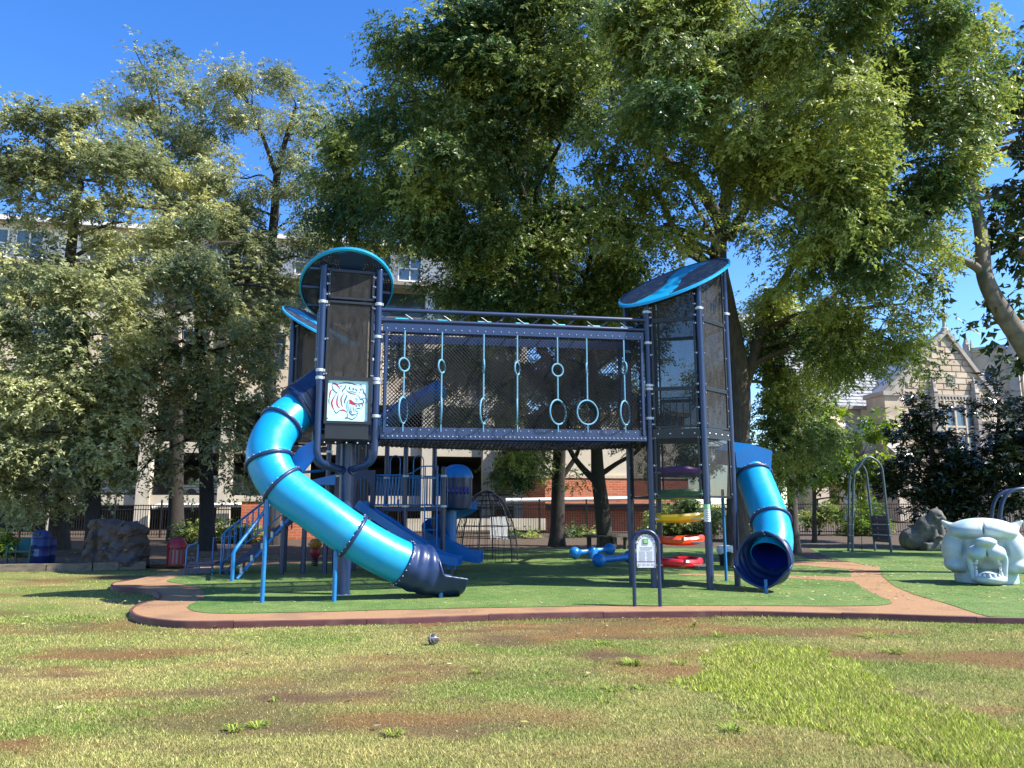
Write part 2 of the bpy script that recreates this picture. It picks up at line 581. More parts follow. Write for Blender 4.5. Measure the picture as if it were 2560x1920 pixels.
def attr_colour(me, domain, arr):
    a = me.attributes.new("hue", 'FLOAT_COLOR', domain)
    rgba = np.ones((len(arr), 4), np.float32); rgba[:, :3] = arr
    a.data.foreach_set("color", rgba.ravel())

def grid_mesh(name, x0, x1, y0, y1, step, zf):
    nx = int((x1 - x0) / step) + 1; ny = int((y1 - y0) / step) + 1
    X, Y = np.meshgrid(np.linspace(x0, x1, nx), np.linspace(y0, y1, ny))
    X = X.ravel(); Y = Y.ravel()
    co = np.stack([X, Y, zf(X, Y)], 1).astype(np.float32)
    i = np.arange((ny - 1) * (nx - 1)); r = i // (nx - 1); c = i % (nx - 1)
    a = r * nx + c
    q = np.stack([a, a + 1, a + nx + 1, a + nx], 1)
    me = bpy.data.meshes.new(name)
    raw_mesh(me, co, q)
    return me, X, Y

def raw_mesh(me, co, q):
    n, k = q.shape
    me.vertices.add(len(co)); me.vertices.foreach_set("co", np.ascontiguousarray(co, np.float32).ravel())
    me.loops.add(n * k); me.loops.foreach_set("vertex_index", np.ascontiguousarray(q, np.int32).ravel())
    me.polygons.add(n); me.polygons.foreach_set("loop_start", np.arange(0, n * k, k, dtype=np.int32))
    me.update(calc_edges=True)

me, gx, gy = grid_mesh("lawn", -19, 19, -1.0, 23.6, 0.09, lawn_z)
_, _, lc = lawn_look(gx, gy)
attr_colour(me, 'POINT', lc * 0.58)
me.materials.append(colour_attr_mat("mown_lawn_soil", fine=0.45, fscale=55, bump=0.5))
me.polygons.foreach_set("use_smooth", [True] * len(me.polygons))
lawn = bpy.data.objects.new("lawn", me); link(lawn); tag(lawn, kind="structure")

# blades of grass
def blades(name, n, region, tall=1.0, seed=1, pick=None):
    r = np.random.default_rng(seed)
    y0, y1, half = region
    u = r.random(n)
    y = y0 * (y1 / y0) ** u
    x = (r.random(n) * 2 - 1) * (y * half + 0.5)
    d, s, col = lawn_look(x, y)
    keep = r.random(n) > d * 0.80
    if pick is not None: keep &= pick(x, y, d, s)
    x, y, s, col, d = x[keep], y[keep], s[keep], col[keep], d[keep]
    n = len(x)
    z = lawn_z(x, y)
    h = (0.009 + 0.019 * r.random(n)) * (1 + 0.85 * s) * tall * (1 - 0.4 * d)
    w = (0.0022 + 0.0022 * r.random(n)) * (1 + 0.09 * (y - 5)) * (1 + 0.5 * s)
    a = r.random(n) * 2 * np.pi; lean = (0.3 + 1.0 * r.random(n)) * h; la = r.random(n) * 2 * np.pi
    co = np.empty((n, 3, 3), np.float32)
    co[:, 0] = np.stack([x - np.cos(a) * w, y - np.sin(a) * w, z - 0.004], 1)
    co[:, 1] = np.stack([x + np.cos(a) * w, y + np.sin(a) * w, z - 0.004], 1)
    co[:, 2] = np.stack([x + np.cos(la) * lean, y + np.sin(la) * lean, z + h], 1)
    me = bpy.data.meshes.new(name)
    raw_mesh(me, co.reshape(-1, 3), np.arange(3 * n).reshape(n, 3))
    v = (0.40 + 1.05 * r.random(n) ** 1.2)[:, None]
    dry = (r.random(n) < 0.15)[:, None]
    col = np.where(dry, np.array([0.40, 0.33, 0.15]), col) * v
    attr_colour(me, 'FACE', np.clip(col * 1.32, 0, 0.85))
    me.materials.append(GRASS_MAT)
    o = bpy.data.objects.new(name, me); link(o)
    return tag(o, kind="stuff")

GRASS_MAT = colour_attr_mat("grass_blade", rough=0.6, trans=0.25, fine=0.1, fscale=3)
blades("grass", 560000, (4.3, 12.35, 0.80), seed=3)
blades("grass", 60000, (12.3, 21.5, 0.9), seed=4, pick=lambda x, y, d, s: (x < -6.1 - (y - 12.7) * 0.19))
# a thicker fringe left standing against the kerb
blades("grass", 26000, (11.75, 12.42, 0.72), tall=1.9, seed=5, pick=lambda x, y, d, s: np.random.default_rng(1).random(len(x)) < 0.8)

# the raised play area, its rubber path, its turf and the earth under the trees
def sheet(name, poly, z, m, kind="structure", step=None):
    b = MB().add([V((p[0], p[1], z)) for p in poly], [tuple(range(len(poly)))])
    o = b.build(name, m, kind=kind)
    import bmesh
    bm = bmesh.new(); bm.from_mesh(o.data)
    bmesh.ops.triangulate(bm, faces=bm.faces[:])
    for f in bm.faces:
        if f.normal.z < 0: f.normal_flip()
    bm.to_mesh(o.data); bm.free()
    return o

def px_poly(pts, z=0.0, smooth=6):
    return [tuple(p[:2]) for p in catmull([G(x, y, z) for x, y in pts], smooth)]

PATHM = mat("orange_rubber_crumb", (0.245, 0.130, 0.062), rough=0.95, var=0.5, vscale=45, bump=0.7, bscale=60, col2=(0.37, 0.212, 0.105), dirt=(0.20, 0.115, 0.060), dscale=1.1)
kerb_px = [(640, 1402), (480, 1420), (330, 1450), (290, 1456), (283, 1464), (300, 1469), (345, 1471), (385, 1477), (402, 1487), (398, 1499), (360, 1508), (336, 1520), (334, 1532), (360, 1543), (420, 1551), (486, 1554),
           (600, 1553), (718, 1551), (850, 1548.5), (985, 1545.5), (1130, 1540), (1280, 1535.5), (1480, 1531), (1700, 1528.5), (1858, 1528), (2040, 1532), (2200, 1536), (2350, 1541), (2490, 1544), (2640, 1546)]
kerb = px_poly(kerb_px)
play = kerb + [(30, 12.4), (60, 30), (-40, 30), (-40, 25), tuple(G(-300, 1405)[:2])]
sheet("rubber_path", play, 0.0, PATHM)

TIMBER_PX = [(-300, 1436), (-120, 1434), (-2, 1431), (111, 1429.5), (226, 1427), (292, 1425), (361, 1423), (470, 1418), (575, 1412), (690, 1406)]
TLINE = [G(x, y, LAWN) for x, y in TIMBER_PX]
def mulch_sheet():
    m = mat("brown_leaf_mulch", (0.038, 0.025, 0.016), rough=0.95, var=0.5, vscale=9, bump=0.8, bscale=25, col2=(0.10, 0.066, 0.040))
    def front(x):
        return np.interp(x, [p.x for p in TLINE] + [TLINE[-1].x + 2], [p.y + 0.12 for p in TLINE] + [24.0])
    me, X, Y = grid_mesh("mulch_bed", -70, 70, 0, 60, 1.0, lambda x, y: 0 * x)
    f = front(X); Y2 = f + (82 - f) * (Y / 60.0) ** 1.3
    co = np.stack([X, Y2, 0.003 + np.maximum(0, (Y2 - 33) * 0.04)], 1).astype(np.float32)
    me.vertices.foreach_set("co", co.ravel()); me.update()
    me.materials.append(m)
    o = bpy.data.objects.new("mulch_bed", me); link(o); tag(o, kind="structure")
mulch_sheet()

TURFM = bpy.data.materials.new("artificial_turf"); TURFM.use_nodes = True
def turf_nodes(m):
    N = m.node_tree.nodes; L = m.node_tree.links; b = N["Principled BSDF"]
    tc = N.new("ShaderNodeTexCoord")
    n1 = N.new("ShaderNodeTexNoise"); n1.inputs["Scale"].default_value = 0.7; n1.inputs["Detail"].default_value = 5
    mp = N.new("ShaderNodeMapping"); mp.inputs["Scale"].default_value = (55, 22, 1)
    n2 = N.new("ShaderNodeTexNoise"); n2.inputs["Scale"].default_value = 1.0; n2.inputs["Detail"].default_value = 3
    L.new(tc.outputs["Object"], n1.inputs["Vector"]); L.new(tc.outputs["Object"], mp.inputs["Vector"]); L.new(mp.outputs[0], n2.inputs["Vector"])
    r1 = N.new("ShaderNodeValToRGB"); e = r1.color_ramp.elements
    e[0].position = 0.3; e[0].color = (0.068, 0.145, 0.030, 1); e[1].position = 0.72; e[1].color = (0.165, 0.220, 0.066, 1)
    L.new(n1.outputs["Fac"], r1.inputs["Fac"])
    n3 = N.new("ShaderNodeTexNoise"); n3.inputs["Scale"].default_value = 5.0; n3.inputs["Detail"].default_value = 7; n3.inputs["Roughness"].default_value = 0.7
    L.new(tc.outputs["Object"], n3.inputs["Vector"])
    m3 = N.new("ShaderNodeMapRange"); m3.inputs["From Min"].default_value = 0.3; m3.inputs["From Max"].default_value = 0.7; m3.inputs["To Min"].default_value = 0.68; m3.inputs["To Max"].default_value = 1.28
    L.new(n3.outputs["Fac"], m3.inputs["Value"])
    r2 = N.new("ShaderNodeMapRange"); r2.inputs["From Min"].default_value = 0.3; r2.inputs["From Max"].default_value = 0.7; r2.inputs["To Min"].default_value = 0.45; r2.inputs["To Max"].default_value = 1.5
    L.new(n2.outputs["Fac"], r2.inputs["Value"])
    mu = N.new("ShaderNodeVectorMath"); mu.operation = 'SCALE'
    L.new(r1.outputs[0], mu.inputs[0]); mm = N.new("ShaderNodeMath"); mm.operation = 'MULTIPLY'; L.new(r2.outputs[0], mm.inputs[0]); L.new(m3.outputs[0], mm.inputs[1]); L.new(mm.outputs[0], mu.inputs["Scale"]); L.new(mu.outputs[0], b.inputs["Base Color"])
    b.inputs["Roughness"].default_value = 0.75; b.inputs["Specular IOR Level"].default_value = 0.25
    bp = N.new("ShaderNodeBump"); bp.inputs["Strength"].default_value = 0.8; bp.inputs["Distance"].default_value = 0.03
    L.new(n2.outputs["Fac"], bp.inputs["Height"]); L.new(bp.outputs[0], b.inputs["Normal"])
turf_nodes(TURFM)

turf_front = px_poly([(640, 1403), (520, 1425), (420, 1450), (455, 1460), (498, 1469), (512, 1487), (494, 1503), (470, 1515), (478, 1526), (520, 1533), (600, 1534), (718, 1532), (850, 1529), (984, 1525), (1280, 1519), (1569, 1514.5), (1858, 1514.6), (2060, 1516), (2170, 1515),
                      (2222, 1511), (2228, 1504), (2200, 1492), (2170, 1477), (2150, 1465), (2132, 1452), (2128, 1440), (2120, 1425), (2080, 1408), (2020, 1396)])
tz = 0.007
turf_a = turf_front + [tuple(p) for p in [(10.6, 33.0), (-1.0, 33.0), (-4.0, 26.0), (-7.0, 23.0)]]
sheet("artificial_turf", turf_a, tz, TURFM)
turf_right = px_poly([(2075, 1396), (2150, 1410), (2195, 1425), (2207, 1441), (2222, 1455), (2242, 1468), (2287, 1487), (2330, 1499), (2368, 1510), (2420, 1527), (2455, 1538), (2500, 1543), (2700, 1545), (3200, 1536)])
sheet("artificial_turf", turf_right + [(30, 16), (40, 33.0), (12.4, 33.0)], tz, TURFM)
sheet("rubber_path", px_poly([(2134, 1455), (1990, 1447), (1850, 1443), (1760, 1440), (1700, 1438), (1700, 1435), (1760, 1436), (1850, 1438), (1990, 1440), (2134, 1444)], 0, 4), tz + 0.004, PATHM)
sheet("rubber_path", px_poly([(2200, 1430), (2100, 1422), (1980, 1412), (1840, 1407), (1840, 1400), (1980, 1402), (2100, 1408), (2200, 1418)], 0, 4), tz + 0.004, PATHM)
sheet("rubber_path", px_poly([(940, 1396), (700, 1404), (640, 1404), (600, 1412), (640, 1416), (760, 1408), (940, 1402)], 0, 3), tz + 0.004, mat("bare_brown_earth", (0.15, 0.085, 0.045), rough=0.95, var=0.4, vscale=8))

# maroon kerb boards round the front of the play area, one by one
KERBM = mat("maroon_composite_board", (0.105, 0.036, 0.036), rough=0.6, var=0.25, vscale=2.5, stretch=(1, 1, 8), bump=0.1, bscale=14, dirt=(0.16, 0.075, 0.06), dscale=3)
kroot = thing("edging_kerb", "low maroon board edging along the front of the orange rubber path", "kerb", V((0, 12.6, LAWN)))
kp = [V((p[0], p[1], 0)) for p in px_poly(kerb_px[2:], 0, 8)]
acc = 0.0; cur = [kp[0]]
rk = random.Random(3)
def kerb_board(pts):
    if len(pts) < 2: return
    b = MB(); n = len(pts); th = 0.045; top = 0.012 + rk.uniform(-0.006, 0.006)
    vs = []
    for i, p in enumerate(pts):
        t = (pts[min(n - 1, i + 1)] - pts[max(0, i - 1)]).normalized()
        o = V((t.y, -t.x, 0))
        for q, z in ((0.002, LAWN - 0.02), (th, LAWN - 0.02), (th, top - 0.008), (th - 0.008, top), (0.002, top)):
            vs.append(p + o * q + V((0, 0, z)))
    fs = []
    for i in range(n - 1):
        for k in range(5):
            l = (k + 1) % 5
            fs.append((i * 5 + k, (i + 1) * 5 + k, (i + 1) * 5 + l, i * 5 + l))
    fs.append((0, 1, 2, 3, 4)); fs.append(tuple(range((n - 1) * 5 + 4, (n - 1) * 5 - 1, -1)))
    b.add(vs, fs).build("board", KERBM, kroot)
for a, b_ in zip(kp, kp[1:]):
    seg = (b_ - a).length; acc += seg; cur.append(b_)
    if acc > 1.75:
        kerb_board(cur); acc = 0
        cur = [b_ + (b_ - a).normalized() * 0.008]
kerb_board(cur)

# weathered timbers that hold back the bed on the left
TIMB = mat("weathered_timber", (0.17, 0.135, 0.095), rough=0.9, var=0.4, vscale=2, stretch=(0.6, 8, 8), bump=0.4, bscale=12)
troot = thing("timber_edging", "low grey weathered timbers laid end to end below the boulder", "edging", G(240, 1425, LAWN))
tx = [(-300, 1436), (-120, 1434), (-2, 1431), (111, 1429.5), (226, 1427), (292, 1425), (361, 1423)]
for (a, ya), (b_, yb) in zip(tx, tx[1:]):
    p, q = G(a, ya, LAWN), G(b_, yb, LAWN)
    d = (q - p).normalized()
    MB().bar(p + d * 0.01 + V((0, .1, 0.10)), q - d * 0.01 + V((0, .1, 0.10 + rk.uniform(-.01, .01))), 0.18, 0.21).build("timber", TIMB, troot)
p, q = G(352, 1422, LAWN), G(372, 1428, LAWN)
for a, ya, b_, yb in [(363, 1421, 470, 1418), (472, 1417.5, 575, 1412), (577, 1412, 690, 1406)]:
    p, q = G(a, ya, LAWN), G(b_, yb, LAWN)
    MB().bar(p + V((0, .25, 0.11)), q + V((0, .25, 0.11)), 0.18, 0.21).build("timber", TIMB, troot)

# loose fallen leaves and tufts of coarse grass
def litter(name, n, area, z, size, cols, seed):
    r = np.random.default_rng(seed)
    x0, x1, y0, y1 = area
    x = x0 + (x1 - x0) * r.random(n); y = y0 + (y1 - y0) * r.random(n)
    a = r.random(n) * 6.283; s = size * (0.5 + r.random(n))
    dx, dy = np.cos(a) * s, np.sin(a) * s
    tl = (r.random((n, 4)) - 0.3) * s[:, None] * 0.6
    zz = z(x, y) if callable(z) else np.full(n, z)
    co = np.empty((n, 4, 3), np.float32)
    co[:, 0] = np.stack([x - dx, y - dy, zz + np.abs(tl[:, 0]) + .003], 1)
    co[:, 1] = np.stack([x + dy * .5, y - dx * .5, zz + np.abs(tl[:, 1]) + .003], 1)
    co[:, 2] = np.stack([x + dx, y + dy, zz + np.abs(tl[:, 2]) + .003], 1)
    co[:, 3] = np.stack([x - dy * .5, y + dx * .5, zz + np.abs(tl[:, 3]) + .003], 1)
    me = bpy.data.meshes.new(name); raw_mesh(me, co.reshape(-1, 3), np.arange(4 * n).reshape(n, 4))
    c = np.array(cols)[r.integers(0, len(cols), n)] * (0.7 + 0.6 * r.random(n))[:, None]
    attr_colour(me, 'FACE', c); me.materials.append(GRASS_MAT)
    o = bpy.data.objects.new(name, me); link(o); return tag(o, kind="stuff")
LC = [(0.40, 0.36, 0.18), (0.45, 0.40, 0.12), (0.30, 0.20, 0.09), (0.5, 0.44, 0.28)]
litter("fallen_leaves", 2600, (4.2, 16, 13.6, 25), tz, 0.035, LC, 1)
litter("fallen_leaves", 2800, (-8, 5, 13.3, 26), tz, 0.022, LC, 2)
litter("fallen_leaves", 420, (-7, 9, 12.2, 13.5), 0.003, 0.018, LC, 14)
litter("fallen_leaves", 900, (-22, -7, 21.6, 30), 0.03, 0.05, [(0.22, 0.13, 0.06), (0.3, 0.2, 0.09), (0.35, 0.3, 0.12)], 3)
litter("fallen_leaves", 90, (-9, 7, 6, 12.5), lambda x, y: lawn_z(x, y) + .03, 0.035, LC, 4)

def tufts(spots):
    r = np.random.default_rng(8); cos, cols = [], []
    for px, py, rad, n, hgt in spots:
        c = G(px, py, LAWN)
        for _ in range(n):
            a = r.random() * 6.283; q = rad * math.sqrt(r.random()) * 0.45
            p = np.array([c.x + q * math.cos(a), c.y + q * math.sin(a), LAWN - .01])
            o = np.array([math.cos(a), math.sin(a), 0]) * rad * (0.4 + r.random() * .7)
            h = hgt * (0.5 + .7 * r.random()); s = np.array([-math.sin(a), math.cos(a), 0]) * 0.006
            m = p + o * .45 + np.array([0, 0, h * .8]); t = p + o + np.array([0, 0, h * .75])
            cos += [p - s, p + s, m + s, m - s, m - s, m + s, t, t]
            k = r.random(); cc = (0.15 + .18 * k, 0.24 + .14 * k, 0.05); cols += [cc, cc]
    co = np.array(cos, np.float32); me = bpy.data.meshes.new("weed_tufts")
    raw_mesh(me, co, np.arange(len(co)).reshape(-1, 4)); attr_colour(me, 'FACE', np.array(cols)); me.materials.append(GRASS_MAT)
    o = bpy.data.objects.new("weed_grass", me); link(o); tag(o, kind="stuff")
tufts([(1580, 1662, .17, 60, .08), (590, 1826, .10, 34, .06), (645, 1816, .10, 30, .05), (985, 1838, .09, 30, .06), (1505, 1611, .16, 30, .06), (1800, 1590, .13, 24, .08), (2190, 1593, .25, 50, .06), (2230, 1630, .2, 40, .06), (1700, 1660, .13, 26, .05),
       (1530, 1725, .11, 24, .05), (1600, 1722, .09, 20, .05), (1510, 1754, .1, 20, .05), (1830, 1822, .12, 30, .05), (1195, 1685, .07, 16, .06), (690, 1752, .06, 12, .05), (225, 1780, .06, 14, .05), (1730, 1567, .12, 20, .07)])
# ================================================================== BUILDINGS AND FENCES
CREAM = mat("cream_concrete", (0.50, 0.45, 0.36), rough=0.85, var=0.10, vscale=0.8, bump=0.1, bscale=9, dirt=(0.33, 0.29, 0.22), dscale=0.5)
WHITEW = mat("white_render", (0.74, 0.72, 0.68), rough=0.8, var=0.05, vscale=1)
GLASSM = mat("window_glass", (0.09, 0.14, 0.18), rough=0.08, spec=0.8, var=0.2)
WHITEP = mat("white_paint", (0.72, 0.72, 0.70), rough=0.5, var=0.05)
TANROOF = mat("tan_shingle_roof", (0.27, 0.22, 0.17), rough=0.9, var=0.25, vscale=3, stretch=(1, 4, 4))
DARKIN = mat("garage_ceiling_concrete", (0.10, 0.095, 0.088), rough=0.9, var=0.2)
STONE = mat("buff_stone", (0.50, 0.395, 0.275), rough=0.9, var=0.14, vscale=0.9, bump=0.2, bscale=7, dirt=(0.30, 0.24, 0.18), dscale=0.6)
STONE2 = mat("pale_buff_stone", (0.55, 0.45, 0.33), rough=0.9, var=0.14, vscale=0.9, bump=0.2, bscale=7)
STONE3 = mat("weathered_stone", (0.36, 0.32, 0.27), rough=0.9, var=0.3, vscale=0.7, bump=0.2, bscale=6, dirt=(0.17, 0.15, 0.13), dscale=0.4)
SLATE = mat("grey_slate", (0.27, 0.275, 0.28), rough=0.42, var=0.25, vscale=2.5, bump=0.25, bscale=6, spec=0.6)

def xat(px, Y, py=1200): return W(px, py, Y).x
def zat(py, Y): return W(1280, py, Y).z

# ---------------------------------------------------------------- parking garage with apartments above
GY = 45.0
gx0, gx1 = xat(-250, GY), xat(1330, GY)
garage = thing("parking_garage", "long cream building with open parking decks and white top storey behind the left trees", "building", V((xat(480, GY), GY, 0)))
cols_px = [-240, -10, 180, 372, 560, 750, 885, 1066, 1230, 1318]
for cx in cols_px:
    w = 0.72
    MB().box((xat(cx, GY), GY - 0.12, 6.6), (w, 0.7, 13.2)).build("column", CREAM, garage)
for k, zc in enumerate((2.15, 5.2, 8.3)):
    for a, b_ in zip(cols_px, cols_px[1:]):
        xa, xb = xat(a, GY) + 0.37, xat(b_, GY) - 0.37
        MB().box(((xa + xb) / 2, GY, zc), (xb - xa, 0.28, 0.62)).build("spandrel", CREAM, garage)
        if k < 2:
            r = MB()
            for q in range(5):
                r.box(((xa + xb) / 2, GY - 0.02, zc + 0.42 + q * 0.16), (xb - xa, 0.03, 0.035))
            r.build("rail", BLACKM, garage)
for zc in (2.15, 5.2, 8.3, 11.4):
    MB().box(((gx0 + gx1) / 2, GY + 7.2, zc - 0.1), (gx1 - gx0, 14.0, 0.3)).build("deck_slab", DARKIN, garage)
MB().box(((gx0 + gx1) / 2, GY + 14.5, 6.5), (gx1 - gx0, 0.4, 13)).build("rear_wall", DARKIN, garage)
MB().box((gx1 + 0.1, GY + 7.2, 6.5), (0.3, 14.2, 13)).build("side_wall", CREAM, garage)
# stone faced storeys above the decks
for a, b_ in zip(cols_px, cols_px[1:]):
    xa, xb = xat(a, GY) + 0.37, xat(b_, GY) - 0.37
    m = (xa + xb) / 2
    MB().box((m, GY + 0.05, 9.3), (xb - xa, 0.3, 1.36)).build("wall_panel", STONE2, garage)
    MB().box((m, GY + 0.05, 12.9), (xb - xa, 0.3, 1.4)).build("wall_panel", CREAM, garage)
    for s in (-1, 1):
        MB().box((m + s * (xb - xa) * 0.36, GY + 0.06, 11.1), ((xb - xa) * 0.28, 0.28, 2.19)).build("wall_panel", STONE2, garage)
    f = MB().box((m, GY + 0.3, 11.1), ((xb - xa) * 0.44, 0.06, 2.19)).build("window", GLASSM, garage)
    fr = MB()
    for s in (-0.5, 0, 0.5): fr.box((m + s * (xb - xa) * 0.42, GY + 0.24, 11.1), (0.07, 0.08, 2.15))
    fr.box((m, GY + 0.24, 11.6), ((xb - xa) * 0.42, 0.07, 0.06)).build("frame", WHITEP, f)
    # recessed balcony storey
    f = MB().box((m, GY + 1.6, 14.6), (xb - xa + .7, 0.1, 2.0)).build("window", GLASSM, garage)
    MB().box((xa - 0.37, GY + 0.05, 14.6), (0.55, 0.5, 2.0)).build("column", WHITEP, garage)
MB().box(((gx0 + gx1) / 2, GY + 0.9, 13.55), (gx1 - gx0, 2.2, 0.1)).build("balcony_slab", CREAM, garage)
e = MB().prism([V((gx0, GY - 1.0, 15.65)), V((gx0, GY + 2.2, 16.55)), V((gx0, GY + 2.2, 16.3)), V((gx0, GY - 1.0, 15.45))], V((gx1 - gx0 + 0.6, 0, 0)))
e.build("lower_roof", TANROOF, garage)
MB().box(((gx0 + gx1) / 2, GY + 2.5, 17.6), (gx1 - gx0, 0.5, 2.6)).build("top_wall", WHITEW, garage)
for wpx in (-150, 15, 62, 138, 300, 370, 560, 620, 780, 960, 1040, 1180):
    x = xat(wpx, GY + 2, 600)
    f = MB().box((x, GY + 2.2, 17.5), (1.5, 0.14, 1.7)).build("window", GLASSM, garage)
    fr = MB()
    for s in (-0.75, 0, 0.75): fr.box((x + s, GY + 2.1, 17.5), (0.08, 0.1, 1.78))
    for s in (-0.86, 0.0, 0.86): fr.box((x, GY + 2.085, 17.5 + s), (1.58, 0.07, 0.08))
    fr.build("frame", WHITEP, f)
MB().prism([V((gx0, GY + 1.4, 18.9)), V((gx0, GY + 8, 21.4)), V((gx0, GY + 15, 18.9))], V((gx1 - gx0 + 0.5, 0, 0))).build("roof", TANROOF, garage)
MB().box(((gx0 + gx1) / 2, GY + 1.38, 18.85), (gx1 - gx0 + 0.5, 0.1, 0.24)).build("fascia", WHITEP, garage)
MB().tube([V((xat(385, 44.2), 44.2, 1.72)), V((xat(400, 44.2), 44.2, 1.86)), V((xat(620, 44.2), 44.2, 1.9))], 0.13, 10).build("drain_pipe", WHITEP, garage, smooth=True)
# two parked cars showing over the first deck rail
def car(x, y, z, m, label):
    root = thing("parked_car", label, "car", V((x, y, z)), "cars on the parking decks")
    body = [V((x - 2.1, y - .85, z + .35)), V((x - 2.1, y - .85, z + .8)), V((x - 1.3, y - .85, z + .92)), V((x - .75, y - .85, z + 1.38)), V((x + .75, y - .85, z + 1.42)), V((x + 1.45, y - .85, z + .95)), V((x + 2.1, y - .85, z + .85)), V((x + 2.15, y - .85, z + .35))]
    MB().prism(body, V((0, 1.7, 0))).build("body", m, root)
    MB().prism([V((x - 1.1, y - .86, z + .95)), V((x - .68, y - .86, z + 1.32)), V((x + .68, y - .86, z + 1.34)), V((x + 1.2, y - .86, z + .97))], V((0, 1.72, 0))).build("window", GLASSM, root)
    for sx in (-1.3, 1.35):
        MB().lathe((x + sx, y - .88, z + .32), [(.32, 0), (.32, 1.76)], 16, axis=(0, 1, 0)).build("wheel", BLACKM, root)
car(xat(298, 47.6), 47.6, 2.25, mat("white_car_paint", (.7, .7, .7), rough=.25), "white car parked on the deck behind the first railing, beside the pale column")
car(xat(548, 47.6), 47.6, 2.25, mat("silver_car_paint", (.34, .35, .36), rough=.3, metal=.4), "silver car parked on the deck above the stair handrails")

# ---------------------------------------------------------------- brick annex with a cream upper wall
BRICKM = bpy.data.materials.new("red_brick"); BRICKM.use_nodes = True
def brick_nodes(m):
    N = m.node_tree.nodes; L = m.node_tree.links; b = N["Principled BSDF"]
    tc = N.new("ShaderNodeTexCoord"); mp = N.new("ShaderNodeMapping"); mp.inputs["Rotation"].default_value = (math.pi / 2, 0, 0)
    br = N.new("ShaderNodeTexBrick"); br.inputs["Scale"].default_value = 1.0
    br.inputs["Color1"].default_value = (0.40, 0.088, 0.034, 1); br.inputs["Color2"].default_value = (0.50, 0.135, 0.055, 1); br.inputs["Mortar"].default_value = (0.42, 0.25, 0.17, 1)
    br.inputs["Brick Width"].default_value = 0.40; br.inputs["Row Height"].default_value = 0.135; br.inputs["Mortar Size"].default_value = 0.014
    L.new(tc.outputs["Object"], mp.inputs[0]); L.new(mp.outputs[0], br.inputs["Vector"]); L.new(br.outputs["Color"], b.inputs["Base Color"])
    bp = N.new("ShaderNodeBump"); bp.invert = True; bp.inputs["Strength"].default_value = 0.5; bp.inputs["Distance"].default_value = 0.02
    L.new(br.outputs["Fac"], bp.inputs["Height"]); L.new(bp.outputs[0], b.inputs["Normal"]); b.inputs["Roughness"].default_value = 0.85
brick_nodes(BRICKM)
ax0, ax1 = xat(1356, 44.0), xat(1735, 44.0)
annex = thing("brick_annex", "low red brick building with cream upper wall behind the fence and two dark trunks", "building", V(((ax0 + ax1) / 2, 44, 0)))
MB().box(((ax0 + ax1) / 2, 46.5, 1.7), (ax1 - ax0, 5.0, 3.36)).build("brick_wall", BRICKM, annex)
MB().box(((ax0 + ax1) / 2, 46.55, 5.2), (ax1 - ax0 - .1, 4.9, 3.6)).build("upper_wall", mat("pale_cream_stucco", (0.52, 0.45, 0.34), rough=0.85, var=0.06), annex)
MB().box(((ax0 + ax1) / 2, 46.5, 3.46), (ax1 - ax0 + .08, 5.1, 0.16)).build("stone_band", mat("tan_band", (0.50, 0.42, 0.31), rough=0.85, var=0.1), annex)
MB().box(((ax0 + ax1) / 2, 46.5, 7.1), (ax1 - ax0 + .5, 5.4, 0.25)).build("roof", TANROOF, annex)
MB().tube([V((xat(1250, 43.3), 43.3, 2.12)), V((ax1 - 1, 43.3, 2.3))], 0.11, 10).build("pipe", WHITEP, annex, smooth=True)
MB().box(((ax0 + ax1) / 2, 43.75, 1.78), (ax1 - ax0, 0.4, 0.35)).build("dark_band", mat("dark_brown_band", (0.035, 0.02, 0.018), rough=0.8, var=.2), annex)  # dark brown band across the brick below the pipe
MB().box((xat(1180, 43.4), 43.4, 0.85), (7.6, 0.12, 0.62)).build("low_wall", CREAM, annex)

# a second small brick wall seen under the stairs
bw = thing("brick_wall", "low sunlit red brick wall behind the stairs of the rear play unit", "wall", V((xat(770, 38), 38, .2)))
MB().box((xat(775, 38), 38, 1.1), (6.2, 0.3, 1.8)).build("brickwork", BRICKM, bw)
MB().box((xat(775, 38), 38, 2.05), (6.3, 0.4, 0.1)).build("coping", CREAM, bw)

# ---------------------------------------------------------------- stone church
CY = 56.0
base = zt(CY)
church = thing("stone_church", "buff stone church with steep gable, finial and tracery window behind the dark magnolias", "church", V((xat(2367, CY, 1300), CY, base)))
apex = W(2367, 832, CY); el = W(2222, 978, CY); er = W(2506, 978, CY)
xl, xr = W(2205, 1100, CY).x, W(2512, 1100, CY).x
gable = [V((xl, CY, base)), V((xr, CY, base)), V((xr, CY, er.z - .3)), V((apex.x, CY, apex.z)), V((xl, CY, el.z - .3))]
MB().prism(gable, V((0, 0.5, 0))).build("gable_wall", STONE3, church)
def gz(x):                                          # gable height at x
    k = (apex.z - (er.z - .3))
    return apex.z - k * abs(x - apex.x) / ((xr - xl) / 2)
wx0, wx1, wz0, wz1 = W(2328, 1000, CY).x, W(2446, 1000, CY).x, zat(1230, CY), zat(1000, CY)
rs = random.Random(5)
stone_meshes = {}
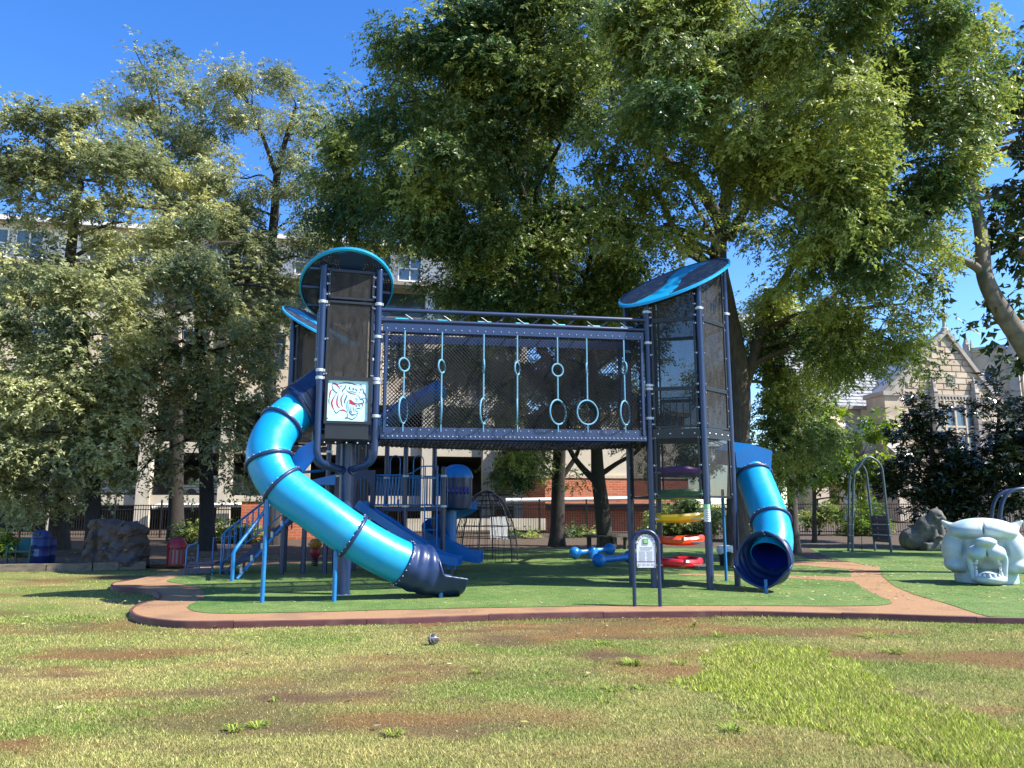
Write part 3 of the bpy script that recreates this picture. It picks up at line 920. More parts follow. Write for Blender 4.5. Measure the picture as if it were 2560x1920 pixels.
def stone_block(x0, x1, z0, z1, y, parent, depth=0.10):
    key = (round((x1 - x0) * 4) / 4, round((z1 - z0) * 20) / 20, rs.randrange(2))
    if key not in stone_meshes:
        b = MB(); w, h = key[0], key[1]
        hw, hh, d, c = w / 2 - .012, h / 2 - .012, depth, 0.03
        vs = [V((-hw, 0, -hh)), V((hw, 0, -hh)), V((hw, 0, hh)), V((-hw, 0, hh)), V((-hw + c, -d, -hh + c)), V((hw - c, -d, -hh + c)), V((hw - c, -d, hh - c)), V((-hw + c, -d, hh - c))]
        b.add(vs, [(4, 5, 6, 7), (0, 1, 5, 4), (1, 2, 6, 5), (2, 3, 7, 6), (3, 0, 4, 7)])
        stone_meshes[key] = b.mesh("stone", STONE if key[2] else STONE2)
    o = bpy.data.objects.new("stone", stone_meshes[key]); link(o, parent)
    o.location = V(((x0 + x1) / 2, y + rs.uniform(-.008, .008), (z0 + z1) / 2)) - ORG[parent.name]
    if key[0] > 0: o.scale.x = (x1 - x0) / key[0]
    o.scale.z = (z1 - z0) / key[1]
z = base + 1.6; row = 0; nst = 0
while z < apex.z - .4:
    h = 0.46
    half = max(0, (apex.z - (z + h)) / (apex.z - (er.z - .3))) * (xr - xl) / 2
    half = min(half, (xr - xl) / 2)
    a, e_ = apex.x - half + .05, apex.x + half - .05
    x = a
    while x < e_ - .25:
        x2 = min(e_, x + rs.choice((0.75, 1.0, 1.25, 1.5)))
        if e_ - x2 < 0.4: x2 = e_
        if not (x2 > wx0 - .25 and x < wx1 + .25 and z + h > wz0 and z < wz1 + .15):
            if nst < 292: stone_block(x, x2, z, z + h, CY, church); nst += 1
        x = x2
    z += h; row += 1
# coping, finial, string course, vent, window
for s, ex in ((-1, xl - .2), (1, xr + .2)):
    MB().bar(V((apex.x, CY + .1, apex.z + .16)), V((ex, CY + .1, er.z - .32)), 0.75, 0.28).build("coping", STONE3, church)
fb = MB().lathe((apex.x, CY, apex.z + .1), [(.3, 0), (.24, .3), (.12, .4), (.10, .9), (.2, 1.0), (.1, 1.1), (.16, 1.35), (.02, 1.7)], 8)
fb.box((apex.x, CY, apex.z + 1.3), (.55, .16, .16)); fb.build("finial", STONE3, church)
sc = MB().box((apex.x, CY - .08, zat(989, CY)), (xr - xl - 1.2, 0.3, 0.16))
for i in range(16): sc.box((wx0 - .3 + i * (wx1 - wx0 + .6) / 15, CY - .12, zat(989, CY) - .17), (0.12, 0.22, 0.2))
sc.build("string_course", STONE3, church)
vp = W(2381, 950, CY); vb = MB()
for i in range(5):
    vb.box((vp.x - .3 + i * .15, CY - .12, vp.z), (.05, .08, .75)); vb.box((vp.x, CY - .12, vp.z - .3 + i * .15), (.75, .07, .05))
vb.box((vp.x, CY - .105, vp.z), (.7, .02, .7)); vb.build("vent_grille", STONE3, church)
for px in (2444, 2326):
    p = W(px, 985, CY)
    b = MB().lathe((p.x, CY - .25, base + 1), [(.3, 0), (.3, p.z - base - 1), (.36, p.z - base - .9), (.2, p.z - base - .6), (.22, p.z - base - .3), (.12, p.z - base), (.02, p.z - base + .35)], 6)
    b.build("pinnacle", STONE3, church)
win = MB().box(((wx0 + wx1) / 2, CY + .02, (wz0 + wz1) / 2), (wx1 - wx0, 0.2, wz1 - wz0)).build("window", GLASSM, church)
tr = MB(); n = 4
for i in range(n + 1):
    tr.box((wx0 + (wx1 - wx0) * i / n, CY - .14, (wz0 + wz1) / 2), (.14, .14, wz1 - wz0))
for zz in (wz1, wz1 - 1.95, wz1 - 4.0): tr.box(((wx0 + wx1) / 2, CY - .13, zz), (wx1 - wx0, .12, .14))
for i in range(n):
    c = wx0 + (wx1 - wx0) * (i + .5) / n; rr = (wx1 - wx0) / n / 2 - .06
    for zc in (wz1 - .5, wz1 - 2.5):
        tr.tube([V((c + rr * math.cos(t), CY - .13, zc + rr * math.sin(t) * .9)) for t in np.linspace(0, math.pi, 9)], .05, 5)
        for sx in (-1, 1): tr.ring((c + sx * rr * .45, CY - .13, zc + rr * .15), (0, 1, 0), rr * .4, .04, 10, 4)
tr.build("tracery", STONE2, win)
# turret between gable and nave, nave wall, slate roof and buttresses
t0, t1 = W(2170, 1000, CY - 1).x, W(2210, 1000, CY - 1).x
tz1 = zat(995, CY - 1)
MB().box(((t0 + t1) / 2, CY - .6, (base + tz1) / 2), (t1 - t0, 2.0, tz1 - base)).build("turret", STONE, church)
MB().box(((t0 + t1) / 2, CY - .6, tz1 + .1), (t1 - t0 + .3, 2.3, .3)).build("turret_cap", STONE3, church)
MB().box((W(2230, 1060, CY).x, CY - .12, zat(1055, CY)), (.22, .08, 1.5)).build("lancet_window", GLASSM, church)
nx0 = W(1955, 1100, CY + 1).x
ez = zat(1026, CY + 1)
MB().box(((nx0 + t0) / 2, CY + 1.4, (base + ez) / 2), (t0 - nx0, .6, ez - base)).build("nave_wall", STONE, church)
MB().box(((nx0 + t0) / 2, CY + 1.0, ez + .05), (t0 - nx0, .5, .25)).build("gutter", STONE3, church)
rz = zat(800, 64)
MB().prism([V((nx0, CY + .9, ez + .1)), V((nx0, 64.5, rz)), V((nx0, 65.2, rz)), V((nx0, CY + 1.6, ez))], V((xl + 1.5 - nx0, 0, 0))).build("nave_roof", SLATE, church)
def slates():
    b = MB(); r = random.Random(9)
    L_ = (V((0, 64.5, rz)) - V((0, CY + .9, ez + .1))); nrow = 30
    nrm = V((0, -L_.z, L_.y)).normalized()
    for i in range(nrow):
        x = nx0 + r.random() * .3
        while x < xl + 1.2:
            w = .35 + r.random() * .2; p = V((0, CY + .9, ez + .1)) + L_ * (i / nrow)
            q = p + L_ * (1.25 / nrow); o1 = nrm * (.07 + r.random() * .03); o2 = nrm * .02
            b.add([V((x, p.y, p.z)) + o1, V((x + w, p.y, p.z)) + o1, V((x + w, q.y, q.z)) + o2, V((x, q.y, q.z)) + o2, V((x, p.y, p.z)), V((x + w, p.y, p.z))], [(0, 1, 2, 3), (4, 5, 1, 0)])
            x += w + .02
    b.build("slates", SLATE, church, kind="stuff")
slates()
rt = MB().prism([V((xl - .2, CY + .5, el.z - .4)), V((apex.x, CY + .5, apex.z)), V((xr + .2, CY + .5, er.z - .4))], V((0, 14, 0))); rt.build("gable_roof", SLATE, church)
for pxb, top in ((2012, 1085), (2085, 1085), (2150, 1100)):
    x = W(pxb, 1200, CY).x; zz = zat(top, CY)
    b = MB().box((x, CY + .4, (base + zz) / 2), (1.1, 1.6, zz - base))
    b.prism([V((x - .6, CY - .45, zz)), V((x + .6, CY - .45, zz)), V((x + .6, CY + 1.1, zz + 1.2)), V((x - .6, CY + 1.1, zz + 1.2))], V((0, 0.001, .12)))
    b.build("buttress", STONE2, church)
x = W(2212, 1200, CY - 2).x
MB().box((x, CY - 1.9, base + 2.2), (1.2, 1.6, 4.4)).build("buttress", STONE2, church)
MB().prism([V((x - .75, CY - 2.85, base + 4.4)), V((x + .75, CY - 2.85, base + 4.4)), V((x + .6, CY - 1.1, base + 5.5)), V((x - .6, CY - 1.1, base + 5.5))], V((0, 0.001, .14))).build("buttress_cap", STONE3, church)

TWY = 80.0
tb = zt(TWY)
tcx = W(2490, 1000, TWY + 2.5).x
tower = thing("church_tower", "square stone church tower with corner pinnacles rising behind the gable", "tower", V((tcx, TWY + 2.5, tb)))
tz_ = zat(868, TWY)
rot = math.radians(-38); hs = 2.05
def TP(a, b_, z): return V((tcx + a * math.cos(rot) - b_ * math.sin(rot), TWY + 2.5 + a * math.sin(rot) + b_ * math.cos(rot), z))
MB().box((tcx, TWY + 2.5, (tb + tz_) / 2), (2 * hs, 2 * hs, tz_ - tb), rot).build("tower_shaft", STONE, tower)
for sa in (-1, 1):
    for sb in (-1, 1):
        c = TP(sa * hs, sb * hs, 0)
        MB().box((c.x, c.y, (tb + tz_ - .3) / 2), (.9, .9, tz_ - .3 - tb), rot).build("buttress", STONE3, tower)
        b = MB().box((c.x, c.y, tz_ + .2), (.6, .6, 1.0), rot)
        b.lathe((c.x, c.y, tz_ + .7), [(.4, 0), (.3, .2), (.2, .5), (.04, 1.3)], 6); b.build("pinnacle", STONE3, tower)
for a, b_ in ((0, -hs), (-hs, 0), (hs, 0), (0, hs)):
    c = TP(a * 1.02, b_ * 1.02, 0)
    r2 = rot if a == 0 else rot + math.pi / 2
    MB().box((c.x, c.y, tz_ + .02), (2 * hs - .9, .35, .5), r2).build("parapet", STONE3, tower)
    w = MB(); zb = zat(990, TWY); zt_ = zat(925, TWY)
    ex = V((math.cos(r2), math.sin(r2), 0)); nrm = V((c.x - tcx, c.y - TWY - 2.5, 0)).normalized()
    arch = [c + ex * q + V((0, 0, zz)) for q, zz in ((-.62, zb), (.62, zb), (.62, zt_), (.35, zt_ + .6), (0, zt_ + .95), (-.35, zt_ + .6), (-.62, zt_))]
    w.prism([p - nrm * .02 for p in arch], nrm * .06)
    wo = w.build("lancet_window", mat("dark_louvre", (0.05, 0.05, 0.05), rough=.9) if "dark_louvre" not in bpy.data.materials else bpy.data.materials["dark_louvre"], tower)
    fr = MB().tube([p + nrm * .06 for p in arch], .12, 5, closed=True)
    fr.bar(c + nrm * .08 + V((0, 0, zb)), c + nrm * .08 + V((0, 0, zt_ + .8)), .1, .1); fr.build("window_surround", STONE2, wo)

for o, a in ((garage, 12), (annex, 13), (bw, 12), (church, 11)): o.rotation_euler = (0, 0, math.radians(a))

# ---------------------------------------------------------------- black iron fences
IRON = mat("black_iron", (0.012, 0.012, 0.013), rough=0.5, var=0.2)
pk = MB()
pk.box((0, 0, 0.85), (0.022, 0.022, 1.56))
pk_mesh = pk.mesh("picket", IRON)
def fence(xa, xb, y, label, h=1.75):
    z0 = zt(y)
    root = thing("iron_fence", label, "fence", V(((xa + xb) / 2, y, z0)), "black iron fence runs")
    for zz in (0.18, 1.38, 1.58):
        MB().box(((xa + xb) / 2, y, z0 + zz), (xb - xa, 0.04, 0.045)).build("rail", IRON, root)
    n = max(1, round((xb - xa) / 2.4))
    for i in range(n + 1):
        x = xa + (xb - xa) * i / n
        MB().box((x, y, z0 + 0.9), (0.07, 0.07, 1.8)).lathe((x, y, z0 + 1.8), [(.055, 0), (.05, .04), (.01, .09)], 6).build("post", IRON, root)
    k = int((xb - xa) / 0.125)
    for i in range(1, k):
        x = xa + (xb - xa) * i / k
        o = bpy.data.objects.new("picket", pk_mesh); link(o, root); o.location = V((x, y, z0)) - ORG[root.name]
fence(-29.0, -8.2, 39.0, "black iron picket fence in front of the parking decks, behind the boulder and bins")
fence(-8.2, 11.0, 40.0, "black iron picket fence in front of the red brick wall")
fence(11.0, 36.0, 41.0, "black iron picket fence in front of the church and magnolias")
# ================================================================== TREES
BARK = mat("grey_brown_bark", (0.035, 0.029, 0.024), rough=0.95, var=0.45, vscale=4, bump=0.9, bscale=14, stretch=(3, 3, 0.7), col2=(0.095, 0.08, 0.064))
BARKD = mat("dark_bark", (0.03, 0.025, 0.021), rough=0.95, var=0.4, vscale=5, bump=0.8, bscale=14, stretch=(3, 3, 0.7))
SYC = mat("mottled_sycamore_bark", (0.085, 0.068, 0.05), rough=0.85, var=0.5, vscale=3.2, bump=0.3, bscale=8, col2=(0.24, 0.20, 0.15), dirt=(0.06, 0.075, 0.055), dscale=2.6)
LEAF_ASH = leaf_mat("green_ash_leaf", (0.034, 0.084, 0.030), (0.44, 0.48, 0.120), trans=0.36, rough=0.42)
LEAF_OLIVE = leaf_mat("olive_leaf", (0.082, 0.118, 0.062), (0.50, 0.50, 0.22), trans=0.34, rough=0.42)
LEAF_FRESH = leaf_mat("fresh_green_leaf", (0.05, 0.12, 0.016), (0.32, 0.40, 0.045), trans=0.42)
LEAF_SYC = leaf_mat("broad_dark_leaf", (0.020, 0.040, 0.014), (0.09, 0.12, 0.025), trans=0.25)
LEAF_MAG = leaf_mat("glossy_magnolia_leaf", (0.012, 0.026, 0.012), (0.055, 0.06, 0.025), trans=0.05, rough=0.22, spec=0.6)

LEAF_TOTAL = [0]
def nrm(a):
    return a / np.maximum(np.linalg.norm(a, axis=-1, keepdims=True), 1e-9)

def crown_mesh(name, blobs, leaf_len, leaf_wid, lai, droop, r, per=10, clump=0.55, shell=0.5, yellow=0.3, twig=0.42, hole=0.0):
    """blobs: centre (x,y,z), radii (x,y,z), density factor -> leaf quads on drooping sprays gathered in clumps"""
    cs, tint_c, outw, csz = [], [], [], []
    for c, rad, dens in blobs:
        area = math.pi * rad[0] * rad[2]
        n_leaf = 2.5 * lai * dens * area / (0.5 * leaf_len * leaf_wid)
        n_tw = max(6, int(n_leaf / per))
        n_cl = max(4, int(1.9 * rad[0] * rad[2] / (clump * clump)))
        d = nrm(r.normal(size=(n_cl, 3)))
        rr = (shell + (1 - shell) * r.random(n_cl) ** 0.6)[:, None]
        cc = np.array(c) + d * rr * np.array(rad)
        ct = np.clip(r.normal(yellow, 0.22, n_cl) + (r.random(n_cl) < 0.10) * 0.40, 0, 1)
        sz = clump * (0.6 + 0.8 * r.random(n_cl))
        k = r.integers(0, n_cl, n_tw)
        off = r.normal(size=(n_tw, 3)) * sz[k][:, None] * np.array([0.42, 0.42, 0.34])
        p = cc[k] + off
        o = nrm(d[k] * 0.8 + nrm(off) * 0.9 + r.normal(size=(n_tw, 3)) * 0.25)
        cs.append(p); tint_c.append(ct[k]); outw.append(o)
    P = np.concatenate(cs); T = np.concatenate(tint_c); O = np.concatenate(outw)
    M = len(P)
    D = O.copy(); D[:, 2] = D[:, 2] * 0.5 - droop
    D = nrm(D + r.normal(size=D.shape) * 0.18)
    up = np.tile(np.array([0, 0, 1.0]), (M, 1)) + O * 0.6 + r.normal(size=(M, 3)) * 0.35
    S = nrm(np.cross(D, up))
    Nn = nrm(np.cross(S, D))
    tl = twig * (0.6 + 0.8 * r.random(M))
    t = (np.arange(per) + 0.6) / per
    side = np.where(np.arange(per) % 2 == 0, 1.0, -1.0)
    pos = P[:, None, :] + D[:, None, :] * (t[None, :, None] * tl[:, None, None]) + r.normal(size=(M, per, 3)) * 0.025
    pos[..., 2] -= (t ** 2)[None, :] * tl[:, None] * 0.35 * droop
    A = nrm(D[:, None, :] * 0.62 + S[:, None, :] * side[None, :, None] * 0.8 + r.normal(size=(M, per, 3)) * 0.30 - np.array([0, 0, 0.35 * droop]))
    NN = nrm(Nn[:, None, :] + r.normal(size=(M, per, 3)) * 0.45)
    B = nrm(np.cross(NN, A)); NN = np.cross(A, B)
    LL = leaf_len * (0.65 + 0.7 * r.random((M, per, 1))); WW = leaf_wid * (0.7 + 0.6 * r.random((M, per, 1)))
    pos = pos + A * LL * 0.5
    co = np.empty((M, per, 3, 3), np.float32)
    co[:, :, 0] = pos + B * WW * 0.5 - A * LL * 0.38
    co[:, :, 1] = pos + A * LL * 0.62 - NN * LL * 0.12
    co[:, :, 2] = pos - B * WW * 0.5 - A * LL * 0.30 + NN * WW * 0.15
    n = M * per
    LEAF_TOTAL[0] += n
    tint = np.clip(T[:, None] + r.normal(0, 0.10, (M, per)) + (r.random((M, per)) < 0.03) * 0.35, 0, 1).astype(np.float32).ravel()
    me = bpy.data.meshes.new(name)
    raw_mesh(me, co.reshape(-1, 3), np.arange(3 * n).reshape(n, 3))
    a = me.attributes.new("tint", 'FLOAT', 'FACE'); a.data.foreach_set("value", tint)
    return me, P

def limb_path(a, b, r, sag=0.12, n=6):
    d = b - a; L = d.length
    x = d.cross(V((0, 0, 1)))
    if x.length < 1e-4: x = V((1, 0, 0))
    x.normalize()
    m1 = a + d * 0.35 + V((0, 0, 1)) * L * r.uniform(0.02, 0.14) + x * L * r.uniform(-sag, sag)
    m2 = a + d * 0.7 + V((0, 0, 1)) * L * r.uniform(0.0, 0.12) + x * L * r.uniform(-sag, sag)
    return catmull([a, m1, m2, b], n)

def tree(name, label, trunk, trad, blobs, leaf, bark=None, cat="tree", group=None, limbs=(), seed=1, depth=0.8, leaf_len=0.15, leaf_wid=0.06, lai=3.0, droop=0.55, clump=0.55, shell=0.45, yellow=0.3, per=10, twig=0.42, twigs=True, spread=1.0):
    bark = bark or BARK
    r = np.random.default_rng(seed); pr = random.Random(seed)
    tp = [W(*p) for p in trunk]
    root = thing(name, label, cat, V((tp[0].x, tp[0].y, zt(tp[0].y))), group)
    tp[0] = V((tp[0].x, tp[0].y, zt(tp[0].y) - 0.1))
    tc = catmull(tp, 6)
    rr = []
    n = len(tc)
    for i in range(n):
        k = i / (n - 1)
        q = k * (len(trad) - 1); j = min(int(q), len(trad) - 2)
        rr.append(trad[j] + (trad[j + 1] - trad[j]) * (q - j))
    rr[0] *= 1.35; rr[1] *= 1.1
    MB().tube(tc, rr, 12).build("trunk", bark, root, smooth=True)
    for lp, r0, r1 in limbs:
        pts = catmull([W(*p) for p in lp], 6)
        MB().tube(pts, list(np.linspace(r0, r1, len(pts))), 9).build("limb", bark, root, smooth=True)
    bl = []
    for b in blobs:
        px, py, Y, rp = b[:4]; dens = b[4] if len(b) > 4 else 1.0
        c = W(px, py, Y); R = rp * Y / FPX * 0.97
        bl.append((c, (R, R * depth, R * 0.95), dens))
    me, P = crown_mesh("crown", bl, leaf_len, leaf_wid, lai, droop, r, per, clump, shell, yellow, twig)
    off = ORG[root.name]
    co = np.empty(len(me.vertices) * 3, np.float32); me.vertices.foreach_get("co", co)
    co = co.reshape(-1, 3) - np.array(off, np.float32)
    me.vertices.foreach_set("co", co.ravel()); me.update()
    me.materials.append(leaf)
    o = bpy.data.objects.new("crown", me); link(o, root); ORG[o.name] = off
    # limbs out to each mass of leaves, then twigs inside it
    tb = MB()
    anchors = [(tc[i], rr[i]) for i in range(n // 3, n)]
    for lp, r0, r1 in limbs:
        pts = catmull([W(*p) for p in lp], 4); anchors += [(p, r1 + (r0 - r1) * (1 - i / len(pts))) for i, p in enumerate(pts)]
    for c, R, dens in bl:
        best = min(anchors, key=lambda a: (a[0] - c).length + max(0, a[0].z - c.z) * 0.8)
        L = (best[0] - c).length
        r0 = min(best[1] * 0.75, 0.02 + 0.018 * L)
        path = limb_path(best[0], c, pr)
        tb.tube(path, list(np.linspace(r0, max(.012, r0 * .35), len(path))), 6)
        if twigs:
            for _ in range(5):
                d = V((pr.gauss(0, 1), pr.gauss(0, 1), pr.gauss(0.2, .8))).normalized()
                e = c + V((d.x * R[0], d.y * R[1], d.z * R[2])) * 0.9
                s = path[pr.randrange(len(path) // 2, len(path))]
                pth = limb_path(s, e, pr, n=3)
                tb.tube(pth, list(np.linspace(max(.012, r0 * .3), .006, len(pth))), 4)
    tb.build("branches", bark, root, smooth=True)
    return root

ASH = dict(leaf=LEAF_ASH, leaf_len=0.115, leaf_wid=0.062, droop=0.45, clump=0.80, per=11, twig=0.32)
# the great tree on the right, its trunk behind the right-hand tower
tree("broad_tree", "huge green tree over the right tower, its thick trunk behind the short blue slide", [(1842, 1400, 25), (1846, 1150, 25), (1850, 950, 25), (1815, 760, 25), (1795, 640, 24.5), (1815, 500, 24), (1850, 330, 23)], [.37, .34, .32, .31, .28, .22, .13],
     [(1660, 560, 20.1, 60, .8), (1560, 480, 19.6, 75, .9), (1690, 610, 21.1, 45, .8), (1760, 560, 20.6, 40, .7), (1520, 560, 20.1, 55, .8), (1780, 380, 19.1, 60, .8), (1440, 90, 20.2, 150), (1600, 40, 17.3, 150), (1410, 250, 20.2, 115), (1560, 240, 18.3, 140, .9), (1750, 80, 16.9, 170), (1910, 60, 17.1, 170), (1710, 270, 16.9, 140), (1880, 260, 17.1, 160), (1640, 420, 18.3, 85, .6), (1560, 360, 18.3, 90, .8),
      (1930, 430, 18.1, 130), (2060, 90, 16.9, 180), (2210, 60, 18, 180), (2080, 300, 16.9, 160), (2250, 270, 18, 160), (2060, 490, 17.1, 130), (2200, 470, 18, 140), (2350, 180, 18, 150), (2390, 390, 18, 110), (2400, 40, 18.5, 140),
      (2090, 630, 18.1, 110), (2220, 620, 19, 115), (2000, 640, 20.1, 80, .8), (2330, 540, 18, 85), (2130, 770, 22, 95), (2230, 850, 23, 70, .8), (2170, 870, 24, 70, .8), (2080, 880, 24, 75), (2260, 760, 22, 55, .7), (2310, 690, 20, 45, .6), (2300, 890, 24, 45, .5), (1700, 700, 23.2, 45, .7), (1900, 560, 24, 60, .7), (1960, 790, 25, 80), (1720, 480, 20.3, 50, .6), (1830, 180, 19.1, 120), (1600, 150, 24.5, 120, .45), (1560, 120, 28, 130, .5), (1720, 200, 28.5, 130, .5), (1880, 150, 28, 130, .5), (2050, 250, 27.5, 130, .5), (2200, 330, 27, 130, .5), (1960, 480, 28, 110, .5), (2130, 520, 27, 110, .5), (2280, 560, 26, 90, .5), (1750, 240, 25, 120, .45), (1900, 150, 24, 130, .45), (1760, 40, 24, 130, .45), (2060, 200, 21.1, 130, .45), (2200, 200, 23, 130, .45), (2100, 400, 24, 110, .7), (1880, 330, 25, 90, .6)],
     limbs=[([(1805, 560, 24.2), (1740, 460, 23.5), (1660, 395, 23), (1570, 330, 22.5)], .22, .08), ([(1822, 600, 24.3), (1870, 510, 24), (1930, 400, 23), (1935, 300, 22)], .17, .07), ([(1850, 1000, 25), (1905, 830, 25), (1960, 700, 24), (2060, 560, 22)], .2, .08), ([(1830, 450, 23.8), (1930, 250, 21), (2060, 120, 19)], .16, .06), ([(1815, 480, 24), (1760, 300, 23), (1700, 120, 22)], .15, .05)],
     seed=2, lai=2.8, yellow=0.34, **ASH)
tree("leafy_tree", "tall dark green tree over the net bridge with a straight trunk before the brick wall", [(1392, 1352, 34), (1396, 1200, 34), (1400, 1060, 33), (1400, 850, 30), (1370, 660, 26), (1290, 450, 22.5), (1220, 250, 21)], [.32, .29, .27, .24, .20, .14, .07],
     [(1045, 110, 20.5, 85), (1120, 50, 21, 120), (1270, 80, 21, 130), (1000, 260, 20.5, 75), (1110, 220, 20.5, 120), (1265, 260, 21, 120), (1020, 390, 21, 90), (1140, 410, 21, 110), (1280, 400, 21.5, 95, .8), (1070, 540, 22, 95), (1195, 570, 22, 110), (980, 520, 22, 70), (960, 430, 23, 55, .8), (1150, 680, 23, 80, .7), (1250, 690, 23, 80), (1390, 20, 20, 110), (1330, 180, 20.5, 100), (1370, 330, 21, 90, .8), (1200, 150, 20.5, 100),
      (1020, 300, 25, 110, .45), (1160, 330, 25.5, 120, .45), (1300, 320, 25, 110, .45), (1090, 160, 25, 120, .45), (1100, 250, 29, 130, .5), (1260, 200, 29, 130, .5), (1400, 230, 29, 120, .5), (1180, 400, 29, 120, .5), (1240, 170, 25.5, 120, .45), (1060, 430, 26.5, 90, .6), (1200, 470, 27, 100, .6), (1330, 450, 26.5, 80, .5),
      (1210, 870, 27, 90), (1130, 950, 28, 80), (1250, 990, 28, 75), (1050, 900, 29, 55, .7), (1180, 1060, 30, 60), (1290, 1090, 31, 55), (1265, 1175, 32, 50), (1330, 1130, 32, 45), (1310, 560, 24, 75), (1400, 560, 23, 60, .8)],
     limbs=[([(1398, 950, 31.5), (1250, 700, 26), (1100, 565, 22.5), (960, 560, 22)], .2, .06), ([(1385, 720, 27), (1340, 500, 23), (1400, 360, 21)], .14, .05), ([(1400, 1200, 34), (1440, 1140, 34), (1455, 1090, 33.5)], .13, .06)],
     bark=BARKD, depth=1.35, seed=3, lai=3.2, yellow=0.22, **ASH)
tree("forked_tree", "dark trunk forking into two low limbs in front of the red brick wall", [(1515, 1358, 32), (1505, 1270, 32), (1495, 1190, 32), (1490, 1090, 31), (1480, 900, 28), (1465, 700, 24.5)], [.34, .31, .28, .22, .18, .1],
     [(1350, 650, 23.5, 110), (1475, 610, 23.5, 110), (1400, 760, 24, 110), (1250, 770, 24, 90), (1500, 770, 24, 100), (1340, 880, 30, 110), (1460, 900, 30, 110), (1560, 690, 24, 70), (1450, 500, 23, 80, .9), (1560, 1010, 31, 70), (1430, 1040, 31, 80), (1350, 1010, 31, 80), (1590, 850, 29, 70), (1600, 1120, 32, 45, .5), (1440, 1190, 32, 25, .4), (1230, 640, 29, 120, .5), (1380, 700, 29, 120, .5), (1500, 650, 29, 110, .5), (1280, 800, 30, 100, .5), (1460, 830, 30, 100, .5), (1600, 760, 29, 90, .5), (1180, 760, 30, 90, .5), (1100, 600, 29, 90, .4)],
     limbs=[([(1500, 1215, 32), (1440, 1150, 32), (1405, 1080, 31.5)], .16, .07), ([(1497, 1190, 32), (1540, 1160, 32), (1590, 1130, 31.5), (1640, 1080, 31)], .12, .05)],
     bark=BARKD, seed=4, lai=2.9, yellow=0.16, **ASH)
tree("slender_tree", "mid green tree behind the right tower with low drooping foliage beside the short blue slide", [(1985, 1350, 29), (1975, 1150, 29), (1960, 950, 28), (1940, 800, 27)], [.2, .17, .13, .07],
     [(1930, 930, 26, 90), (1985, 1060, 26, 85), (2000, 850, 25, 90), (1900, 830, 26, 70), (2070, 960, 27, 60, .8), (1910, 1060, 27, 60), (1960, 1160, 27, 60, .9), (2040, 1100, 27, 55, .8), (2060, 830, 26, 70), (1760, 1120, 33, 60), (1800, 960, 32, 60)],
     seed=6, lai=3.0, yellow=0.34, **ASH)
tree("young_tree", "small fresh green tree with thin trunk in front of the church wall", [(2035, 1338, 36), (2036, 1250, 36), (2034, 1160, 36), (2050, 1060, 36)], [.11, .09, .07, .03],
     [(2085, 1150, 36, 55), (2160, 1130, 36, 55), (2010, 1180, 36, 50), (2200, 1060, 36, 40), (2110, 1060, 36, 55), (2040, 1080, 36, 45), (2150, 1200, 36, 40, .8), (2120, 1250, 36, 30, .5), (2180, 1170, 36, 40)],
     limbs=[([(2036, 1240, 36), (2070, 1205, 36), (2110, 1180, 36)], .05, .02)],
     leaf=LEAF_FRESH, seed=7, lai=2.2, yellow=0.45, leaf_len=0.26, leaf_wid=0.13, droop=0.4, clump=0.5, per=8)
tree("sycamore_tree", "sycamore with mottled leaning limb and big dark leaves, at the right edge", [(2760, 1480, 19.2), (2740, 1200, 19.2), (2640, 990, 19.2), (2560, 860, 19), (2500, 770, 19), (2462, 690, 19.1), (2455, 600, 19.3), (2440, 520, 19.6), (2400, 380, 20.2)], [.36, .32, .28, .25, .22, .19, .165, .14, .08],
     [(2550, 610, 19.4, 75, .8), (2560, 740, 19.2, 55, .7), (2570, 470, 19.6, 95), (2560, 320, 19.6, 90), (2590, 150, 19.6, 120), (2500, 560, 19.6, 40, .7), (2455, 800, 19.2, 22, .5), (2520, 850, 19, 28, .5), (2340, 690, 19.4, 18, .6), (2600, 860, 19, 50, .7), (2640, 300, 19.6, 70, .7), (2640, 480, 19.4, 70, .7), (2760, 420, 23, 130, .9), (2900, 380, 24, 130, .9), (2800, 560, 25, 120, .9), (2950, 560, 26, 120, .9), (2830, 300, 22, 120, .9), (3050, 450, 25, 130, .9), (2740, 640, 26, 90, .8)],
     limbs=[([(2462, 690, 19.1), (2440, 668, 19.1), (2400, 650, 19.2), (2352, 636, 19.3)], .13, .07), ([(2740, 1150, 19.2), (2680, 820, 18.9), (2590, 660, 18.8), (2555, 620, 18.8)], .26, .15)],
     bark=SYC, leaf=LEAF_SYC, seed=8, lai=2.0, yellow=0.25, leaf_len=0.19, leaf_wid=0.15, droop=0.5, clump=0.42, per=6, twig=0.45)
OL = dict(leaf=LEAF_OLIVE, leaf_len=0.135, leaf_wid=0.085, droop=0.3, clump=0.85, per=10, twig=0.34)
tree("olive_tree", "broad olive green tree at the far left in front of the white top storey", [(150, 1350, 32), (150, 1000, 32), (165, 750, 31.5), (185, 560, 31), (200, 440, 30.5)], [.34, .28, .24, .18, .08],
     [(60, 360, 30, 85), (150, 350, 30, 100), (260, 345, 30, 100), (100, 450, 30, 100), (235, 450, 29, 110), (50, 500, 30, 60, .6), (350, 430, 31, 100), (330, 560, 30, 70, .8), (450, 530, 31, 90), (-60, 420, 30, 100), (175, 520, 29.5, 70), (20, 290, 30, 45, .6), (410, 620, 31, 50, .8)],
     seed=9, lai=2.1, yellow=0.42, **OL)
